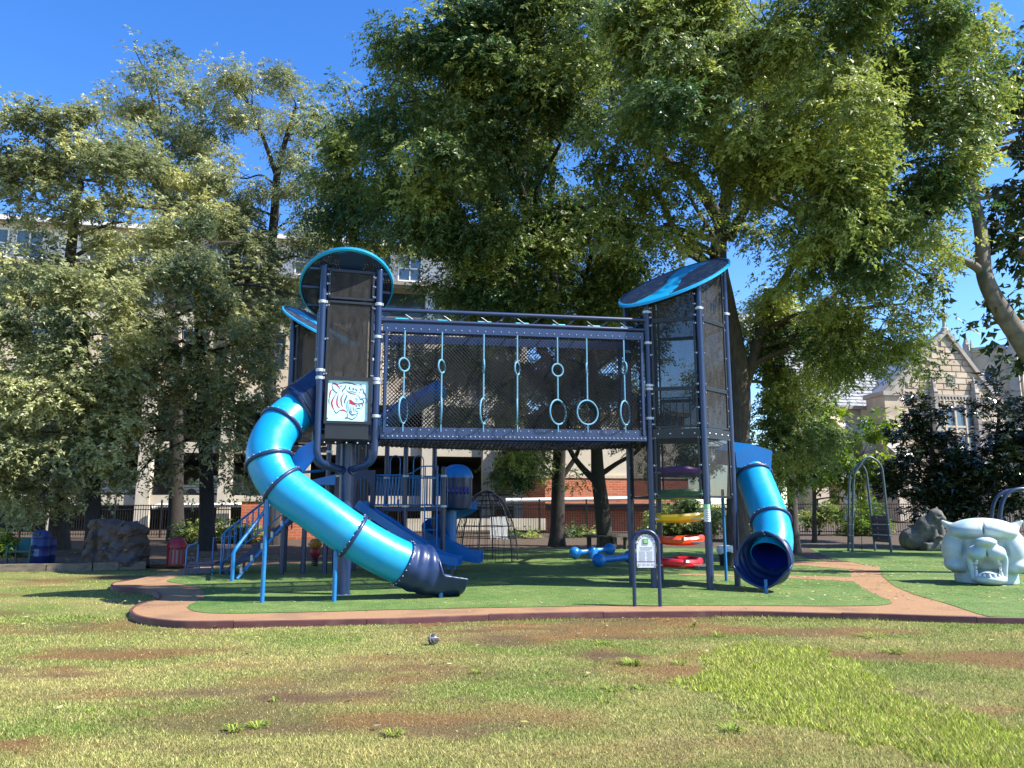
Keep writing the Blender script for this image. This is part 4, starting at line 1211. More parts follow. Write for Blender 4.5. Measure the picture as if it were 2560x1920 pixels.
tree("tall_tree", "tallest sparse olive tree against the sky, left of the towers", [(440, 1350, 37), (440, 1000, 37), (425, 750, 37), (418, 560, 36.5), (405, 380, 36)], [.34, .3, .26, .2, .08],
     [(395, 170, 36, 65, .7), (335, 250, 35.5, 70, .8), (430, 260, 35.5, 75, .8), (380, 350, 35.5, 90), (280, 250, 36, 40, .6), (480, 340, 35.5, 70, .9), (430, 440, 35.5, 85), (340, 130, 36, 28, .5), (500, 420, 35.5, 70), (520, 530, 35.5, 70)],
     bark=BARKD, seed=10, lai=1.8, yellow=0.36, **OL)
tree("feathery_tree", "feathery tree with dark forked trunk showing above the left tower's roof", [(682, 1350, 35), (676, 1000, 35), (674, 700, 34.5), (686, 540, 34), (694, 430, 33.5), (720, 330, 33.3), (740, 260, 33)], [.32, .28, .24, .20, .16, .10, .04],
     [(570, 220, 33, 60, .8), (625, 195, 33, 50, .8), (705, 215, 33, 60, .8), (750, 270, 33, 50, .8), (590, 320, 33, 75, .8), (730, 350, 33, 65, .9), (580, 440, 33, 85), (765, 440, 33, 70), (620, 560, 33, 70), (755, 560, 33, 75), (640, 640, 33, 70), (540, 520, 33, 70), (800, 640, 33, 60), (790, 340, 33, 40, .6), (540, 170, 33, 35, .6)],
     limbs=[([(692, 440, 33.5), (660, 350, 33.2), (630, 270, 33)], .13, .04), ([(690, 500, 33.8), (735, 455, 33.5), (760, 430, 33.3)], .10, .04)],
     bark=BARKD, seed=11, lai=1.9, yellow=0.36, leaf=LEAF_OLIVE, leaf_len=0.15, leaf_wid=0.062, droop=0.5, clump=0.8, per=10)
tree("dense_tree", "dark dense tree between the feathery tree and the tall dark one", [(905, 1365, 30), (900, 1000, 30), (892, 800, 28), (885, 640, 26.5), (880, 500, 25.5)], [.3, .26, .22, .17, .09],
     [(850, 330, 25.5, 70), (900, 430, 25, 85), (855, 510, 25, 75), (930, 530, 25, 60), (870, 240, 27, 35, .5), (930, 620, 25, 55, .8), (830, 420, 25.5, 60), (1000, 620, 25, 50, .7), (870, 590, 25.5, 55, .9), (930, 330, 26, 45, .7)],
     limbs=[([(890, 720, 27.2), (950, 640, 26), (1010, 575, 25.3)], .1, .04)],
     depth=1.3, seed=12, lai=2.8, yellow=0.22, **ASH)
tree("sunlit_tree", "bushy yellow green tree in full sun at the left, above the boulder", [(235, 1368, 28), (232, 1200, 28), (220, 1000, 27.5), (205, 820, 27), (200, 740, 27)], [.28, .24, .2, .13, .06],
     [(130, 700, 27, 75, .9), (220, 770, 27, 105), (110, 830, 27, 90), (240, 900, 27, 100), (120, 960, 27, 100), (20, 880, 27, 90), (330, 850, 28, 75), (60, 1080, 27, 90), (190, 1060, 27, 90), (300, 1010, 28, 80), (30, 700, 28, 60, .8), (-40, 990, 27, 90), (20, 1170, 27.5, 80), (140, 1160, 27.5, 70), (270, 1140, 28, 70), (100, 1240, 28, 55, .8), (240, 1230, 28, 40, .7), (60, 800, 30.5, 90), (150, 900, 30.5, 90), (250, 1000, 30.5, 90), (160, 1080, 30.5, 90), (40, 1050, 30.5, 90), (310, 930, 30.5, 80), (0, 1250, 30.5, 70), (150, 1250, 30.5, 60), (200, 660, 30.5, 80), (80, 640, 30.5, 60)],
     bark=BARKD, seed=13, lai=2.4, yellow=0.48, **OL)
tree("mixed_tree", "mixed green and yellow tree just left of the long blue slide", [(520, 1352, 31), (515, 1150, 31), (505, 950, 30.5), (495, 760, 30), (500, 620, 29.5)], [.3, .26, .22, .15, .07],
     [(480, 610, 29, 85), (530, 730, 29, 85), (430, 720, 29, 90), (450, 850, 29, 80), (555, 850, 29, 80), (390, 980, 29.5, 65, .8), (510, 970, 29, 80), (620, 770, 30, 75), (660, 870, 31, 60), (610, 970, 30, 65), (420, 1080, 29.5, 60, .8), (550, 1080, 30, 75), (640, 1090, 30.5, 60), (340, 1090, 29, 55), (710, 740, 31, 55, .8), (330, 690, 29.5, 70), (590, 1180, 31, 45, .7), (330, 1200, 29.5, 40, .6), (460, 1160, 30, 45, .7), (560, 640, 33, 90, .6), (620, 700, 33, 90, .6), (680, 780, 33, 80, .6), (380, 800, 33, 90, .6), (600, 900, 33, 80, .6), (480, 940, 33, 80, .5), (370, 900, 33, 80, .6), (640, 640, 33, 80, .6)],
     bark=BARKD, seed=14, lai=2.2, yellow=0.36, **OL)
# glossy magnolias in front of the church
MG = dict(leaf=LEAF_MAG, leaf_len=0.21, leaf_wid=0.095, droop=0.05, clump=0.5, per=9, twig=0.25, bark=BARKD, shell=0.3)
tree("magnolia_tree", "dark glossy magnolia in front of the church, left one of two", [(2335, 1345, 33), (2330, 1200, 33), (2328, 1040, 33)], [.13, .1, .05],
     [(2325, 1030, 33, 50), (2290, 1110, 33, 70), (2375, 1110, 33, 70), (2270, 1210, 33, 60, .9), (2345, 1200, 33, 85), (2330, 1280, 33, 65), (2250, 1160, 33, 40, .6), (2400, 1200, 33, 60), (2385, 1280, 33, 50)],
     seed=15, lai=2.8, yellow=0.25, **MG)
tree("magnolia_tree", "dark glossy magnolia behind the pale cat head, at the right edge", [(2490, 1345, 32), (2488, 1200, 32), (2500, 1000, 32)], [.15, .12, .05],
     [(2515, 985, 32, 50, .8), (2480, 1070, 32, 65), (2550, 1060, 32, 75), (2450, 1160, 32, 65, .9), (2530, 1170, 32, 80), (2470, 1260, 32, 60), (2560, 1250, 32, 70), (2445, 1010, 32, 30, .7), (2640, 1150, 32, 100)],
     seed=16, lai=2.5, yellow=0.25, **MG)

def bush(name, label, blobs, leaf, seed, group=None, **k):
    r = np.random.default_rng(seed)
    bl = []
    for px, py, Y, rp in blobs:
        c = W(px, py, Y); R = rp * Y / FPX; bl.append((c, (R, R * .8, R * .9), 1.0))
    c0 = bl[0][0]; base = V((c0.x, c0.y, zt(c0.y)))
    me, _ = crown_mesh("foliage", bl, k.get("ll", .14), k.get("lw", .07), k.get("lai", 2.6), .3, r, 8, .4, .3, k.get("yellow", .3), .3)
    co = np.empty(len(me.vertices) * 3, np.float32); me.vertices.foreach_get("co", co)
    co = co.reshape(-1, 3); co[:, 2] = np.maximum(co[:, 2], zt(c0.y) + .02)
    me.vertices.foreach_set("co", (co - np.array(base, np.float32)).ravel()); me.update(); me.materials.append(leaf)
    root = thing(name, label, "bush", base, group)
    o = bpy.data.objects.new("foliage", me); link(o, root); ORG[o.name] = base
    sb = MB()
    for c, R, d in bl: sb.tube(limb_path(base - V((0, 0, .1)), c, random.Random(seed)), [.03, .03, .028, .027, .026, .025, .024, .022, .02, .02, .02, .018, .016, .014, .013, .012, .011, .01, .01][:19], 5)
    sb.build("stem", BARKD, root)
    return root
bush("shrub", "dark shrub against the fence right of the forked trunk", [(1660, 1310, 38, 45), (1700, 1285, 38, 55), (1745, 1300, 38, 60), (1620, 1330, 38, 25), (1700, 1335, 38, 40)], LEAF_ASH, 21)
bush("shrub", "leafy shrub climbing the iron fence behind the grey arched climber", [(2160, 1290, 40.6, 35), (2140, 1330, 40.6, 30), (2180, 1320, 40.6, 28)], LEAF_FRESH, 22)
bush("shrub", "leafy shrub on the fence below the small fresh green tree", [(2040, 1285, 40.6, 30), (2075, 1290, 40.6, 25), (2010, 1300, 40.6, 22)], LEAF_ASH, 23)
bush("shrub", "green weedy shrub at the far left edge behind the green bench", [(20, 1370, 27, 40), (-20, 1350, 27, 40), (50, 1395, 26.5, 22)], LEAF_FRESH, 24)
bush("shrub", "dark shrub behind the red litter bin under the parking deck", [(560, 1340, 36, 55), (620, 1350, 36, 45), (490, 1350, 36, 50)], LEAF_ASH, 25, yellow=.2)
bush("shrub", "low weedy shrub at the foot of the red brick wall", [(1430, 1335, 39.5, 22), (1470, 1335, 39.5, 22), (1400, 1338, 39.5, 16)], LEAF_ASH, 26, yellow=.2)
bush("shrub", "shrub behind the fence right of the short blue slide", [(1960, 1310, 38, 35), (1920, 1320, 38, 30)], LEAF_ASH, 27)
bush("shrub", "dark shrub under the rope climber against the far fence", [(1330, 1345, 39, 22), (1290, 1335, 39, 24)], LEAF_ASH, 28, yellow=.15)

print("LEAVES", LEAF_TOTAL)
# ================================================================== MAIN CLIMBING STRUCTURE
def ang(v): return math.atan2(v.y, v.x)
TOWER = thing("climbing_structure", "tall navy and blue climbing structure with two roofed towers, net bridge and two tube slides", "play structure", V((0.1, 15.3, 0)))
FR, FL = V((-2.52, 14.20, 0)), V((-3.51, 13.92, 0))
BR, BL = V((-2.81, 15.19, 0)), V((-3.80, 14.91, 0))
TL = [FL, FR, BR, BL]
LC_ = (FL + FR + BR + BL) / 4
FN = V((0.28, -0.96, 0)).normalized()            # outward normal of the front face of the left tower
POLE = V((-3.12, 14.68, 0))
RC = V((3.60, 16.65, 0)); RR_ = 1.08
HEX = {k: RC + V((RR_ * math.cos(math.radians(a)), RR_ * math.sin(math.radians(a)), 0)) for k, a in zip("BDFECA", (225, 285, 345, 45, 105, 165))}
UP = V((0, 0, 1))

def lroof(p): return 5.80 + (p - LC_).dot(FN) * 0.56
def rroof(p): return 6.56 + 0.42 * (p.x - RC.x) + 0.43 * (p.y - RC.y)

PR = 0.063
def clampon(p, z, parent, r=PR):
    b = MB().lathe((p.x, p.y, z - .03), [(r + .004, 0), (r + .016, .008), (r + .016, .052), (r + .004, .06)], 14)
    b.box((p.x + r + .012, p.y - .02, z), (.03, .05, .045))
    return b.build("clamp", CLAMP, parent, smooth=True)

# --- left tower
for i, p in enumerate(TL):
    top = lroof(p) - 0.05
    inn = (POLE - p); inn.z = 0; L = inn.length; inn.normalize()
    path = [V((p.x, p.y, top)), V((p.x, p.y, 2.62))]
    for k in range(1, 9):
        a = math.pi / 2 * k / 8 * 0.80
        path.append(V((p.x, p.y, 2.62)) + inn * .26 * (1 - math.cos(a)) + V((0, 0, -.26 * math.sin(a))))
    e = V((POLE.x, POLE.y, path[-1].z - 0.10)) - inn * .1
    path.append(e)
    po = MB().tube(path, PR, 14).build("post", NAVY, TOWER, smooth=50)
    MB().lathe(V((p.x, p.y, top)), [(PR + .004, 0), (PR, .02), (PR * .6, .04), (.005, .045)], 14).build("cap", NAVY, po, smooth=True)
    MB().tube([e - inn * .10, e + inn * .02], PR + .018, 14).build("collar", NAVYP, po, smooth=40)
    for py in {0: (755, 926, 945), 1: (762, 843, 949, 958, 1041), 2: (900,), 3: (900,)}[i]:
        clampon(p, W(800, py, p.y).z, po)
pl = MB().lathe(V((POLE.x, POLE.y, 0)), [(.135, 0), (.135, 2.78), (.11, 2.8)], 22).build("central_pole", NAVY, TOWER, smooth=40)
MB().lathe(V((POLE.x, POLE.y, 0)), [(.165, 0), (.16, .012), (.137, .02)], 22).build("base_ring", NAVYP, pl, smooth=40)
deckz = 2.86
sq = [p + (p - LC_).normalized() * -.03 for p in TL]
dk = MB().prism([V((p.x, p.y, deckz - .06)) for p in sq], V((0, 0, .09))).build("deck", BLACKM, TOWER)
bb = MB()
for a, b_ in ((FL, FR), (FR, BR), (BR, BL), (BL, FL)):
    for k in range(5):
        q = a.lerp(b_, .12 + .19 * k); n = V(((b_ - a).y, -(b_ - a).x, 0)).normalized()
        bb.lathe(V((q.x, q.y, deckz - .12)) + n * .045, [(.0, 0), (.014, .002), (.012, .012), (.0, .014)], 8, axis=n)
bb.build("bolt_heads", BOLT, dk, kind="stuff")

def side_frame(a, b_, z0, z1, parent, screen=SCREEN, inset=.11, name="mesh_panel", zr0=None, zr1=None):
    """a framed mesh panel between two posts; the top may follow the roof"""
    d = (b_ - a).normalized()
    p, q = a + d * inset, b_ - d * inset
    zp, zq = (z1(p), z1(q)) if callable(z1) else (z1, z1)
    n = V((d.y, -d.x, 0))
    s = MB().prism([V((p.x, p.y, z0)) - n * .002, V((q.x, q.y, z0)) - n * .002, V((q.x, q.y, zq)) - n * .002, V((p.x, p.y, zp)) - n * .002], n * .004).build(name, screen, parent)
    fr = MB()
    for u, v in ((V((p.x, p.y, z0)), V((p.x, p.y, zp))), (V((q.x, q.y, z0)), V((q.x, q.y, zq))), (V((p.x, p.y, z0)), V((q.x, q.y, z0))), (V((p.x, p.y, zp)), V((q.x, q.y, zq)))):
        e = (v - u).normalized() * .02
        fr.bar(u - e, v + e, .042, .042, up=n)
    fr.build("frame", BLACKM, s)
    bo = MB()
    for c, zz in ((p, z0 + .06), (p, zp - .08), (q, z0 + .06), (q, zq - .08), (p, (z0 + zp) / 2), (q, (z0 + zq) / 2)):
        bo.ball(V((c.x, c.y, zz)) + n * .028, .013, 6, 4)
        bo.bar(V((c.x, c.y, zz)) , V((c.x, c.y, zz)) + (a - c if (a - c).length < (b_ - c).length else b_ - c) * .6, .02, .03, mi=0)
    bo.build("bracket_bolts", BOLT, s, kind="stuff")
    return s

# front face of the left tower: roof screen, window screen, emblem panel
def zl(py): return W(860, py, 14.06).z
side_frame(FL, FR, zl(747), lambda p: min(lroof(p) - .12, zl(670)), TOWER)
side_frame(FL, FR, zl(945), zl(757), TOWER)
for a, b_ in ((BR, BL), (BL, FL)):
    side_frame(a, b_, zl(747), lambda p: lroof(p) - .12, TOWER)
    side_frame(a, b_, zl(945), zl(757), TOWER)
    if a is BR: side_frame(a, b_, deckz + .08, zl(955), TOWER)
side_frame(FR, BR, zl(747), lambda p: lroof(p) - .12, TOWER)

# emblem panel: a pale turquoise plate carrying a roaring tiger drawn in navy and red
EMB_P = mat("pale_turquoise_plate", (0.50, 0.80, 0.82), rough=0.45, var=0.05)
EMB_N = mat("emblem_navy", (0.035, 0.04, 0.13), rough=0.5)
EMB_R = mat("emblem_red", (0.42, 0.012, 0.045), rough=0.5)
fd = (FR - FL).normalized()
e0 = FL + fd * .125; e1 = FR - fd * .125
ez0, ez1 = zl(1057), zl(949)
ew = (e1 - e0).length; eh = ez1 - ez0
plate = MB().prism([V((e0.x, e0.y, ez0)) + FN * .01, V((e1.x, e1.y, ez0)) + FN * .01, V((e1.x, e1.y, ez1)) + FN * .01, V((e0.x, e0.y, ez1)) + FN * .01], FN * .015).build("emblem_panel", EMB_P, TOWER)
fr = MB()
for u, v in ((V((e0.x, e0.y, ez0)), V((e0.x, e0.y, ez1))), (V((e1.x, e1.y, ez0)), V((e1.x, e1.y, ez1))), (V((e0.x, e0.y, ez0)), V((e1.x, e1.y, ez0))), (V((e0.x, e0.y, ez1)), V((e1.x, e1.y, ez1)))):
    k = (v - u).normalized() * .03
    fr.bar(u - k + FN * .02, v + k + FN * .02, .05, .07, up=FN)
fr.build("frame", BLACKM, plate)
def ep(x, y, off=.027):
    s = (x - 210) / 1335.0; t = 1 - (y - 215) / 1265.0
    return V((e0.x, e0.y, ez0)) + fd * (ew * s) + V((0, 0, eh * t)) + FN * off
def stroke(b, pts, w, off=.0285, taper=0.25, sm=4):
    P = catmull([V((x, y, 0)) for x, y in pts], sm) if len(pts) > 2 else [V((x, y, 0)) for x, y in pts]
    n = len(P); vs = []
    for i, p in enumerate(P):
        t = (P[min(n - 1, i + 1)] - P[max(0, i - 1)]).normalized(); nn = V((-t.y, t.x, 0))
        ww = w / 2 * (taper + (1 - taper) * math.sin(math.pi * min(1, max(0, (i + .35) / (n - .3)))))
        vs += [ep(p.x + nn.x * ww, p.y + nn.y * ww, off), ep(p.x - nn.x * ww, p.y - nn.y * ww, off)]
    b.add(vs, [(2 * i, 2 * i + 1, 2 * i + 3, 2 * i + 2) for i in range(n - 1)])
nb, rb = MB(), MB()
for w, pts in [(15, [(375, 360), (520, 382), (640, 345), (780, 315), (880, 315), (1000, 330), (1100, 362), (1200, 392)]), (13, [(1200, 395), (1268, 352), (1286, 450)]), (18, [(1285, 450), (1345, 505), (1366, 572), (1410, 640), (1432, 695)]),
               (18, [(375, 395), (400, 480), (440, 560), (530, 622), (562, 575)]), (18, [(310, 770), (300, 860), (320, 970)]), (18, [(455, 1100), (500, 1180), (550, 1212), (620, 1150), (720, 1112)]), (26, [(830, 668), (842, 720), (802, 790), (780, 880), (776, 935)]),
               (18, [(845, 1168), (880, 1230), (882, 1310), (812, 1350), (905, 1345), (1010, 1382), (1090, 1350), (1150, 1290), (1190, 1200), (1182, 1110)]), (24, [(792, 378), (782, 460), (712, 540), (700, 602)]), (22, [(615, 432), (692, 408)]), (26, [(930, 418), (918, 470), (945, 520)]), (26, [(1030, 450), (1030, 490), (1066, 525)]),
               (26, [(1105, 478), (1120, 510), (1166, 550)]), (24, [(1232, 488), (1260, 500), (1292, 528)]), (15, [(830, 500), (850, 560), (900, 582), (1000, 570), (1100, 590), (1150, 602)]), (17, [(1110, 650), (1190, 680), (1242, 742), (1262, 792), (1332, 792), (1362, 842), (1368, 880), (1250, 912), (1130, 916), (1040, 870), (960, 810), (905, 822)]),
               (15, [(1242, 742), (1350, 762), (1420, 735), (1472, 822), (1460, 880), (1402, 892)]), (11, [(1100, 768), (1182, 772)]), (11, [(1110, 800), (1202, 806)]), (11, [(1120, 832), (1172, 852)]), (14, [(1120, 930), (1142, 1012), (1172, 940)]), (14, [(1208, 930), (1240, 1000), (1262, 930)]), (14, [(1310, 920), (1342, 992)]),
               (17, [(902, 822), (862, 900), (860, 1050), (882, 1180)]), (17, [(915, 920), (922, 1080), (952, 1200), (1020, 1242), (1130, 1222), (1182, 1190)]), (13, [(1042, 980), (1060, 1080), (1102, 1160)]), (13, [(985, 980), (980, 1100), (1002, 1200)]), (16, [(1332, 990), (1260, 1052), (1180, 1052), (1110, 1092)]), (12, [(1112, 1100), (1152, 1142), (1192, 1110)]),
               (12, [(960, 1200), (990, 1130), (1012, 1212)]), (10, [(1000, 1275), (1080, 1268)]), (16, [(1400, 640), (1425, 690)]), (18, [(1225, 575), (1238, 605)]), (14, [(540, 612), (470, 720), (430, 800)])]:
    stroke(nb, pts, w * 1.45)
for w, pts in [(46, [(372, 405), (410, 352), (500, 372), (560, 430), (632, 515)]), (42, [(415, 520), (342, 580), (322, 680), (312, 790)]), (46, [(470, 720), (412, 830), (386, 930), (420, 1040), (462, 1112)]), (40, [(600, 650), (555, 750), (545, 880), (556, 970), (600, 1032), (650, 1062)]), (36, [(780, 628), (710, 700), (668, 790), (682, 900), (700, 980), (745, 1025)]),
               (40, [(630, 1150), (740, 1118), (855, 1172)]), (26, [(870, 350), (960, 325), (1092, 382)]), (28, [(885, 600), (960, 622), (1060, 640), (1112, 652)]), (30, [(1120, 930), (1250, 918), (1345, 905), (1352, 968)]), (20, [(1300, 600), (1350, 590), (1370, 640)])]:
    stroke(rb, pts, w * 1.15, off=.0275)
rb.add([ep(x, y, .0278) for x, y in [(918, 832), (960, 815), (1050, 880), (1125, 920), (1092, 972), (1000, 950), (930, 922)]], [tuple(range(7))])
nb.build("emblem_outline", EMB_N, plate); rb.build("emblem_stripes", EMB_R, plate)
bo = MB()
for x, y in ((285, 300), (1470, 315), (285, 1360), (1455, 1370)): bo.ball(ep(x, y, .028), .016, 8, 5)
bo.build("bolt_heads", BOLT, plate, kind="stuff")
MB().prism([V((e0.x, e0.y, deckz - .05)) + FN * .005, V((e1.x, e1.y, deckz - .05)) + FN * .005, V((e1.x, e1.y, ez0 - .03)) + FN * .005, V((e0.x, e0.y, ez0 - .03)) + FN * .005], FN * .03).build("kick_plate", BLACKM, TOWER)

# --- tilted oval roofs
def roof(center, R, zf, axis, parent, sheet, wave=1.0, rim_h=.075):
    ax = V((axis.x, axis.y, 0)).normalized(); ay = V((-ax.y, ax.x, 0))
    def P(p, q, dz=0):
        w = center + ax * p + ay * q
        return V((w.x, w.y, zf(w) + dz))
    n = 26
    ss = [-R * .985 + 2 * R * .985 * i / n for i in range(n + 1)]
    def edges(p):
        h = math.sqrt(max(0, R * R * .97 - p * p))
        m = wave * .20 * R * math.sin(p / R * 2.6); w = (.17 + .16 * abs(p / R) ** 1.5) * R
        a, b_ = m - w, m + w
        return max(-h, min(h, a)), max(-h, min(h, b_)), h
    strips = [("roof_panel", sheet, lambda p: (-edges(p)[2], edges(p)[0])), ("roof_stripe", CYAN, lambda p: (edges(p)[0], edges(p)[1])), ("roof_panel", sheet, lambda p: (edges(p)[1], edges(p)[2]))]
    first = None
    for nm, m, fn in strips:
        b = MB(); vs = []; k = 5
        th = .012 if m is not CYAN else .02
        for p in ss:
            a, c = fn(p)
            for i in range(k + 1): vs.append(P(p, a + (c - a) * i / k, th))
            for i in range(k + 1): vs.append(P(p, a + (c - a) * i / k, -th))
        fs = []; under = []; st = 2 * (k + 1)
        for i in range(n):
            for j in range(k):
                fs.append((i * st + j, i * st + j + 1, (i + 1) * st + j + 1, (i + 1) * st + j))
                o = k + 1
                fs.append((i * st + o + j, (i + 1) * st + o + j, (i + 1) * st + o + j + 1, i * st + o + j + 1))
                under.append(len(fs) - 1)
            for j in (0, k):
                fs.append((i * st + j, (i + 1) * st + j, (i + 1) * st + k + 1 + j, i * st + k + 1 + j))
        b.add(vs, fs)
        for q in under: b.m[q] = 1
        b.build(nm, [m, NAVY if m is CYAN else m], parent)  # navy below the cyan stripe puts the underside's shade into the colour
    rim = MB(); N = 56; vs = []
    for i in range(N):
        a = 2 * math.pi * i / N
        for r_, dz in ((R, -rim_h / 2), (R + .035, -rim_h / 2 + .01), (R + .035, rim_h / 2 - .01), (R, rim_h / 2), (R - .03, rim_h / 2 - .015), (R - .03, -rim_h / 2 + .015)):
            vs.append(P(r_ * math.cos(a), r_ * math.sin(a), dz))
    fs = [(i * 6 + k, ((i + 1) % N) * 6 + k, ((i + 1) % N) * 6 + (k + 1) % 6, i * 6 + (k + 1) % 6) for i in range(N) for k in range(6)]
    rim.add(vs, fs); rim.m[:] = [1 if q % 6 in (3, 4, 5) else 0 for q in range(len(fs))]
    r_ = rim.build("roof_rim", [CYAN, NAVY], parent, smooth=35)
    rb_ = MB()
    for q in (-.5 * R, 0, .5 * R):
        h = math.sqrt(R * R - q * q) - .02
        rb_.bar(P(q, -h, -.04), P(q, h, -.04), .03, .045)
    rb_.build("rib", NAVY, r_)
    return r_
roof(LC_ + V((-.05, -.02, 0)), 0.86, lroof, FN, TOWER, PERF, wave=0.25, rim_h=.062)
roof(RC + V((0.0, -.02, 0)), 1.20, rroof, V((1, .85, 0)), TOWER, RIBBED, wave=1.0)
# lid sheet ridges on the right roof
rg = MB()
for i in range(-27, 28):
    q = i * .042; h = math.sqrt(max(0, 1.14 ** 2 - q * q))
    ax = V((1, .85, 0)).normalized(); ay = V((-ax.y, ax.x, 0))
    for s0, s1 in ((-h, h),):
        m = 9
        for k in range(m):
            u0, u1 = s0 + (s1 - s0) * k / m, s0 + (s1 - s0) * (k + 1) / m
            um = (u0 + u1) / 2; c = .2 * 1.2 * math.sin(q / 1.2 * 2.6); w = (.17 + .16 * abs(q / 1.2) ** 1.5) * 1.2
            if abs(um - c) < w + .05: continue
            a = RC + ax * q + ay * u0; b_ = RC + ax * q + ay * u1
            rg.bar(V((a.x, a.y, rroof(a) + .014)), V((b_.x, b_.y, rroof(b_) + .014)), .014, .016)
rg.build("roof_ridges", RIBBED, TOWER, kind="stuff")

# --- right tower
for k, p in HEX.items():
    top = rroof(p) - .06
    po = MB().tube([V((p.x, p.y, 0)), V((p.x, p.y, top))], PR, 14).build("post", NAVY, TOWER, smooth=50)
    MB().lathe(V((p.x, p.y, 0)), [(PR + .03, 0), (PR + .025, .015), (PR + .002, .02)], 14).build("base_ring", NAVYP, po, smooth=40)
    for py in {"B": (781, 858, 964, 973, 1046), "D": (771,), "F": (786,), "A": (880,), "C": (), "E": ()}[k]:
        clampon(p, W(1700, py, p.y).z, po)
CLEAR = holed(mat("smoked_clear_panel", (0.030, 0.031, 0.033), rough=0.45, var=0.5, vscale=3.0, stretch=(4, 4, 1.0), spec=0.2), 'even', 0.36)
rdz = 3.12
dk = MB().prism([V((p.x, p.y, rdz - .09)) + (RC - p).normalized() * .02 for p in (HEX[k] for k in "BDFECA")], V((0, 0, .1))).build("deck", BLACKM, TOWER)
bb = MB()
for a, b_ in (("B", "D"), ("D", "F")):
    a, b_ = HEX[a], HEX[b_]; n = V(((b_ - a).y, -(b_ - a).x, 0)).normalized()
    MB().bar(V((a.x, a.y, rdz - .04)) + n * .01 + (b_ - a).normalized() * .07, V((b_.x, b_.y, rdz - .04)) + n * .01 - (b_ - a).normalized() * .07, .03, .20).build("deck_fascia", BLACKM, dk)
    for k in range(4):
        q = a.lerp(b_, .16 + .225 * k); bb.ball(V((q.x, q.y, rdz - .04)) + n * .03, .018, 8, 5)
bb.build("bolt_heads", BOLT, dk, kind="stuff")
def zr(py): return W(1700, py, 15.7).z
order = "BDFECA"
for i, k in enumerate(order):
    a, b_ = HEX[k], HEX[order[(i + 1) % 6]]
    key = k + order[(i + 1) % 6]
    if key != "AB":
        side_frame(a, b_, zr(968), zr(800), TOWER, CLEAR if key in ('BD', 'EC', 'CA') else SCREEN)
        side_frame(a, b_, zr(796), lambda p: rroof(p) - .12, TOWER)
        side_frame(a, b_, rdz + .10, zr(972), TOWER)
    if key != "FE": side_frame(a, b_, zr(1242), zr(1084), TOWER, CLEAR if key != 'DF' else SCREEN)

# coloured climbing discs stacked inside the right tower
DISC = [("red", (0.50, 0.010, 0.020), .47), ("orange", (0.58, 0.055, 0.012), .925), ("yellow", (0.72, 0.42, 0.010), 1.38), ("green", (0.06, 0.30, 0.09), 1.86), ("purple", (0.24, 0.035, 0.42), 2.32)]
for i, (nm, c, z) in enumerate(DISC):
    ctr = V((RC.x - .20 + .015 * i, RC.y - .28, z)); b = MB(); N = 36; prof = []
    ph = i * 1.3
    rings_ = [(.0, .035), (.34, .03), (.42, .05), (.47, .09), (.53, .085), (.56, .04), (.55, -.03), (.48, -.075), (.2, -.10), (.0, -.10)]
    vs = []
    for r_, h in rings_:
        for k in range(N):
            a = 2 * math.pi * k / N; w = 1 + .07 * math.sin(3 * a + ph) + .03 * math.sin(7 * a)
            vs.append(ctr + V((r_ * w * math.cos(a), r_ * w * math.sin(a) * .92, h + .02 * math.sin(2 * a + ph) * (r_ > .3))))
    fs = [(j * N + k, j * N + (k + 1) % N, (j + 1) * N + (k + 1) % N, (j + 1) * N + k) for j in range(len(rings_) - 1) for k in range(N)]
    b.add(vs, fs)
    d = b.build("climbing_disc", mat(nm + "_plastic", c, rough=.3, var=.08, coat=.2), TOWER, smooth=35)
    for k in "BD":
        p = HEX[k]; q = ctr + (p - ctr).normalized() * .5; q.z = z - .03
        MB().bar(q, V((p.x, p.y, z - .02)), .05, .03).build("bracket", CLAMP, d)
# notice sticker round the front post
p = HEX["D"]
st = MB().lathe(V((p.x, p.y, zr(1304))), [(PR + .002, 0), (PR + .002, .27)], 14).build("sticker", WHITEP, TOWER, smooth=True)
MB().lathe(V((p.x, p.y, zr(1304) + .24)), [(PR + .004, 0), (PR + .004, .10)], 14).build("sticker_header", mat("pale_green_print", (.30, .55, .28), rough=.5), st, smooth=True)
lb = MB()
for q in range(5):
    a0, a1 = math.radians(-130), math.radians(-50)
    lb.tube([V((p.x + (PR + .003) * math.cos(a0 + (a1 - a0) * t / 6), p.y + (PR + .003) * math.sin(a0 + (a1 - a0) * t / 6), zr(1304) + .04 + q * .042)) for t in range(7)], .004, 4)
lb.build("sticker_print", BLACKM, st)
# small ladder of bars seen inside at deck height
gb = MB()
for k in range(7):
    q = HEX["C"].lerp(HEX["E"], .1 + .8 * k / 6) + V((0, -.35, 0))
    gb.tube([V((q.x, q.y, rdz + .05)), V((q.x, q.y, rdz + .92))], .012, 6)
q0, q1 = HEX["C"].lerp(HEX["E"], .06) + V((0, -.35, 0)), HEX["C"].lerp(HEX["E"], .94) + V((0, -.35, 0))
gb.tube([V((q0.x, q0.y, rdz + .92)), V((q1.x, q1.y, rdz + .92))], .018, 6)
gb.build("inner_barrier", TEAL, TOWER, smooth=True)
q = HEX["E"].lerp(HEX["F"], .1) + V((-.25, -.3, 0))
MB().tube([V((q.x - .12, q.y, rdz + .8)), V((q.x - .12, q.y, rdz + 1.25))] + [V((q.x - .12 * math.cos(t), q.y, rdz + 1.25 + .14 * math.sin(t))) for t in np.linspace(0.2, math.pi, 8)] + [V((q.x + .12, q.y, rdz + .8))], .016, 7).build("grab_bar", RAIL, TOWER, smooth=True)

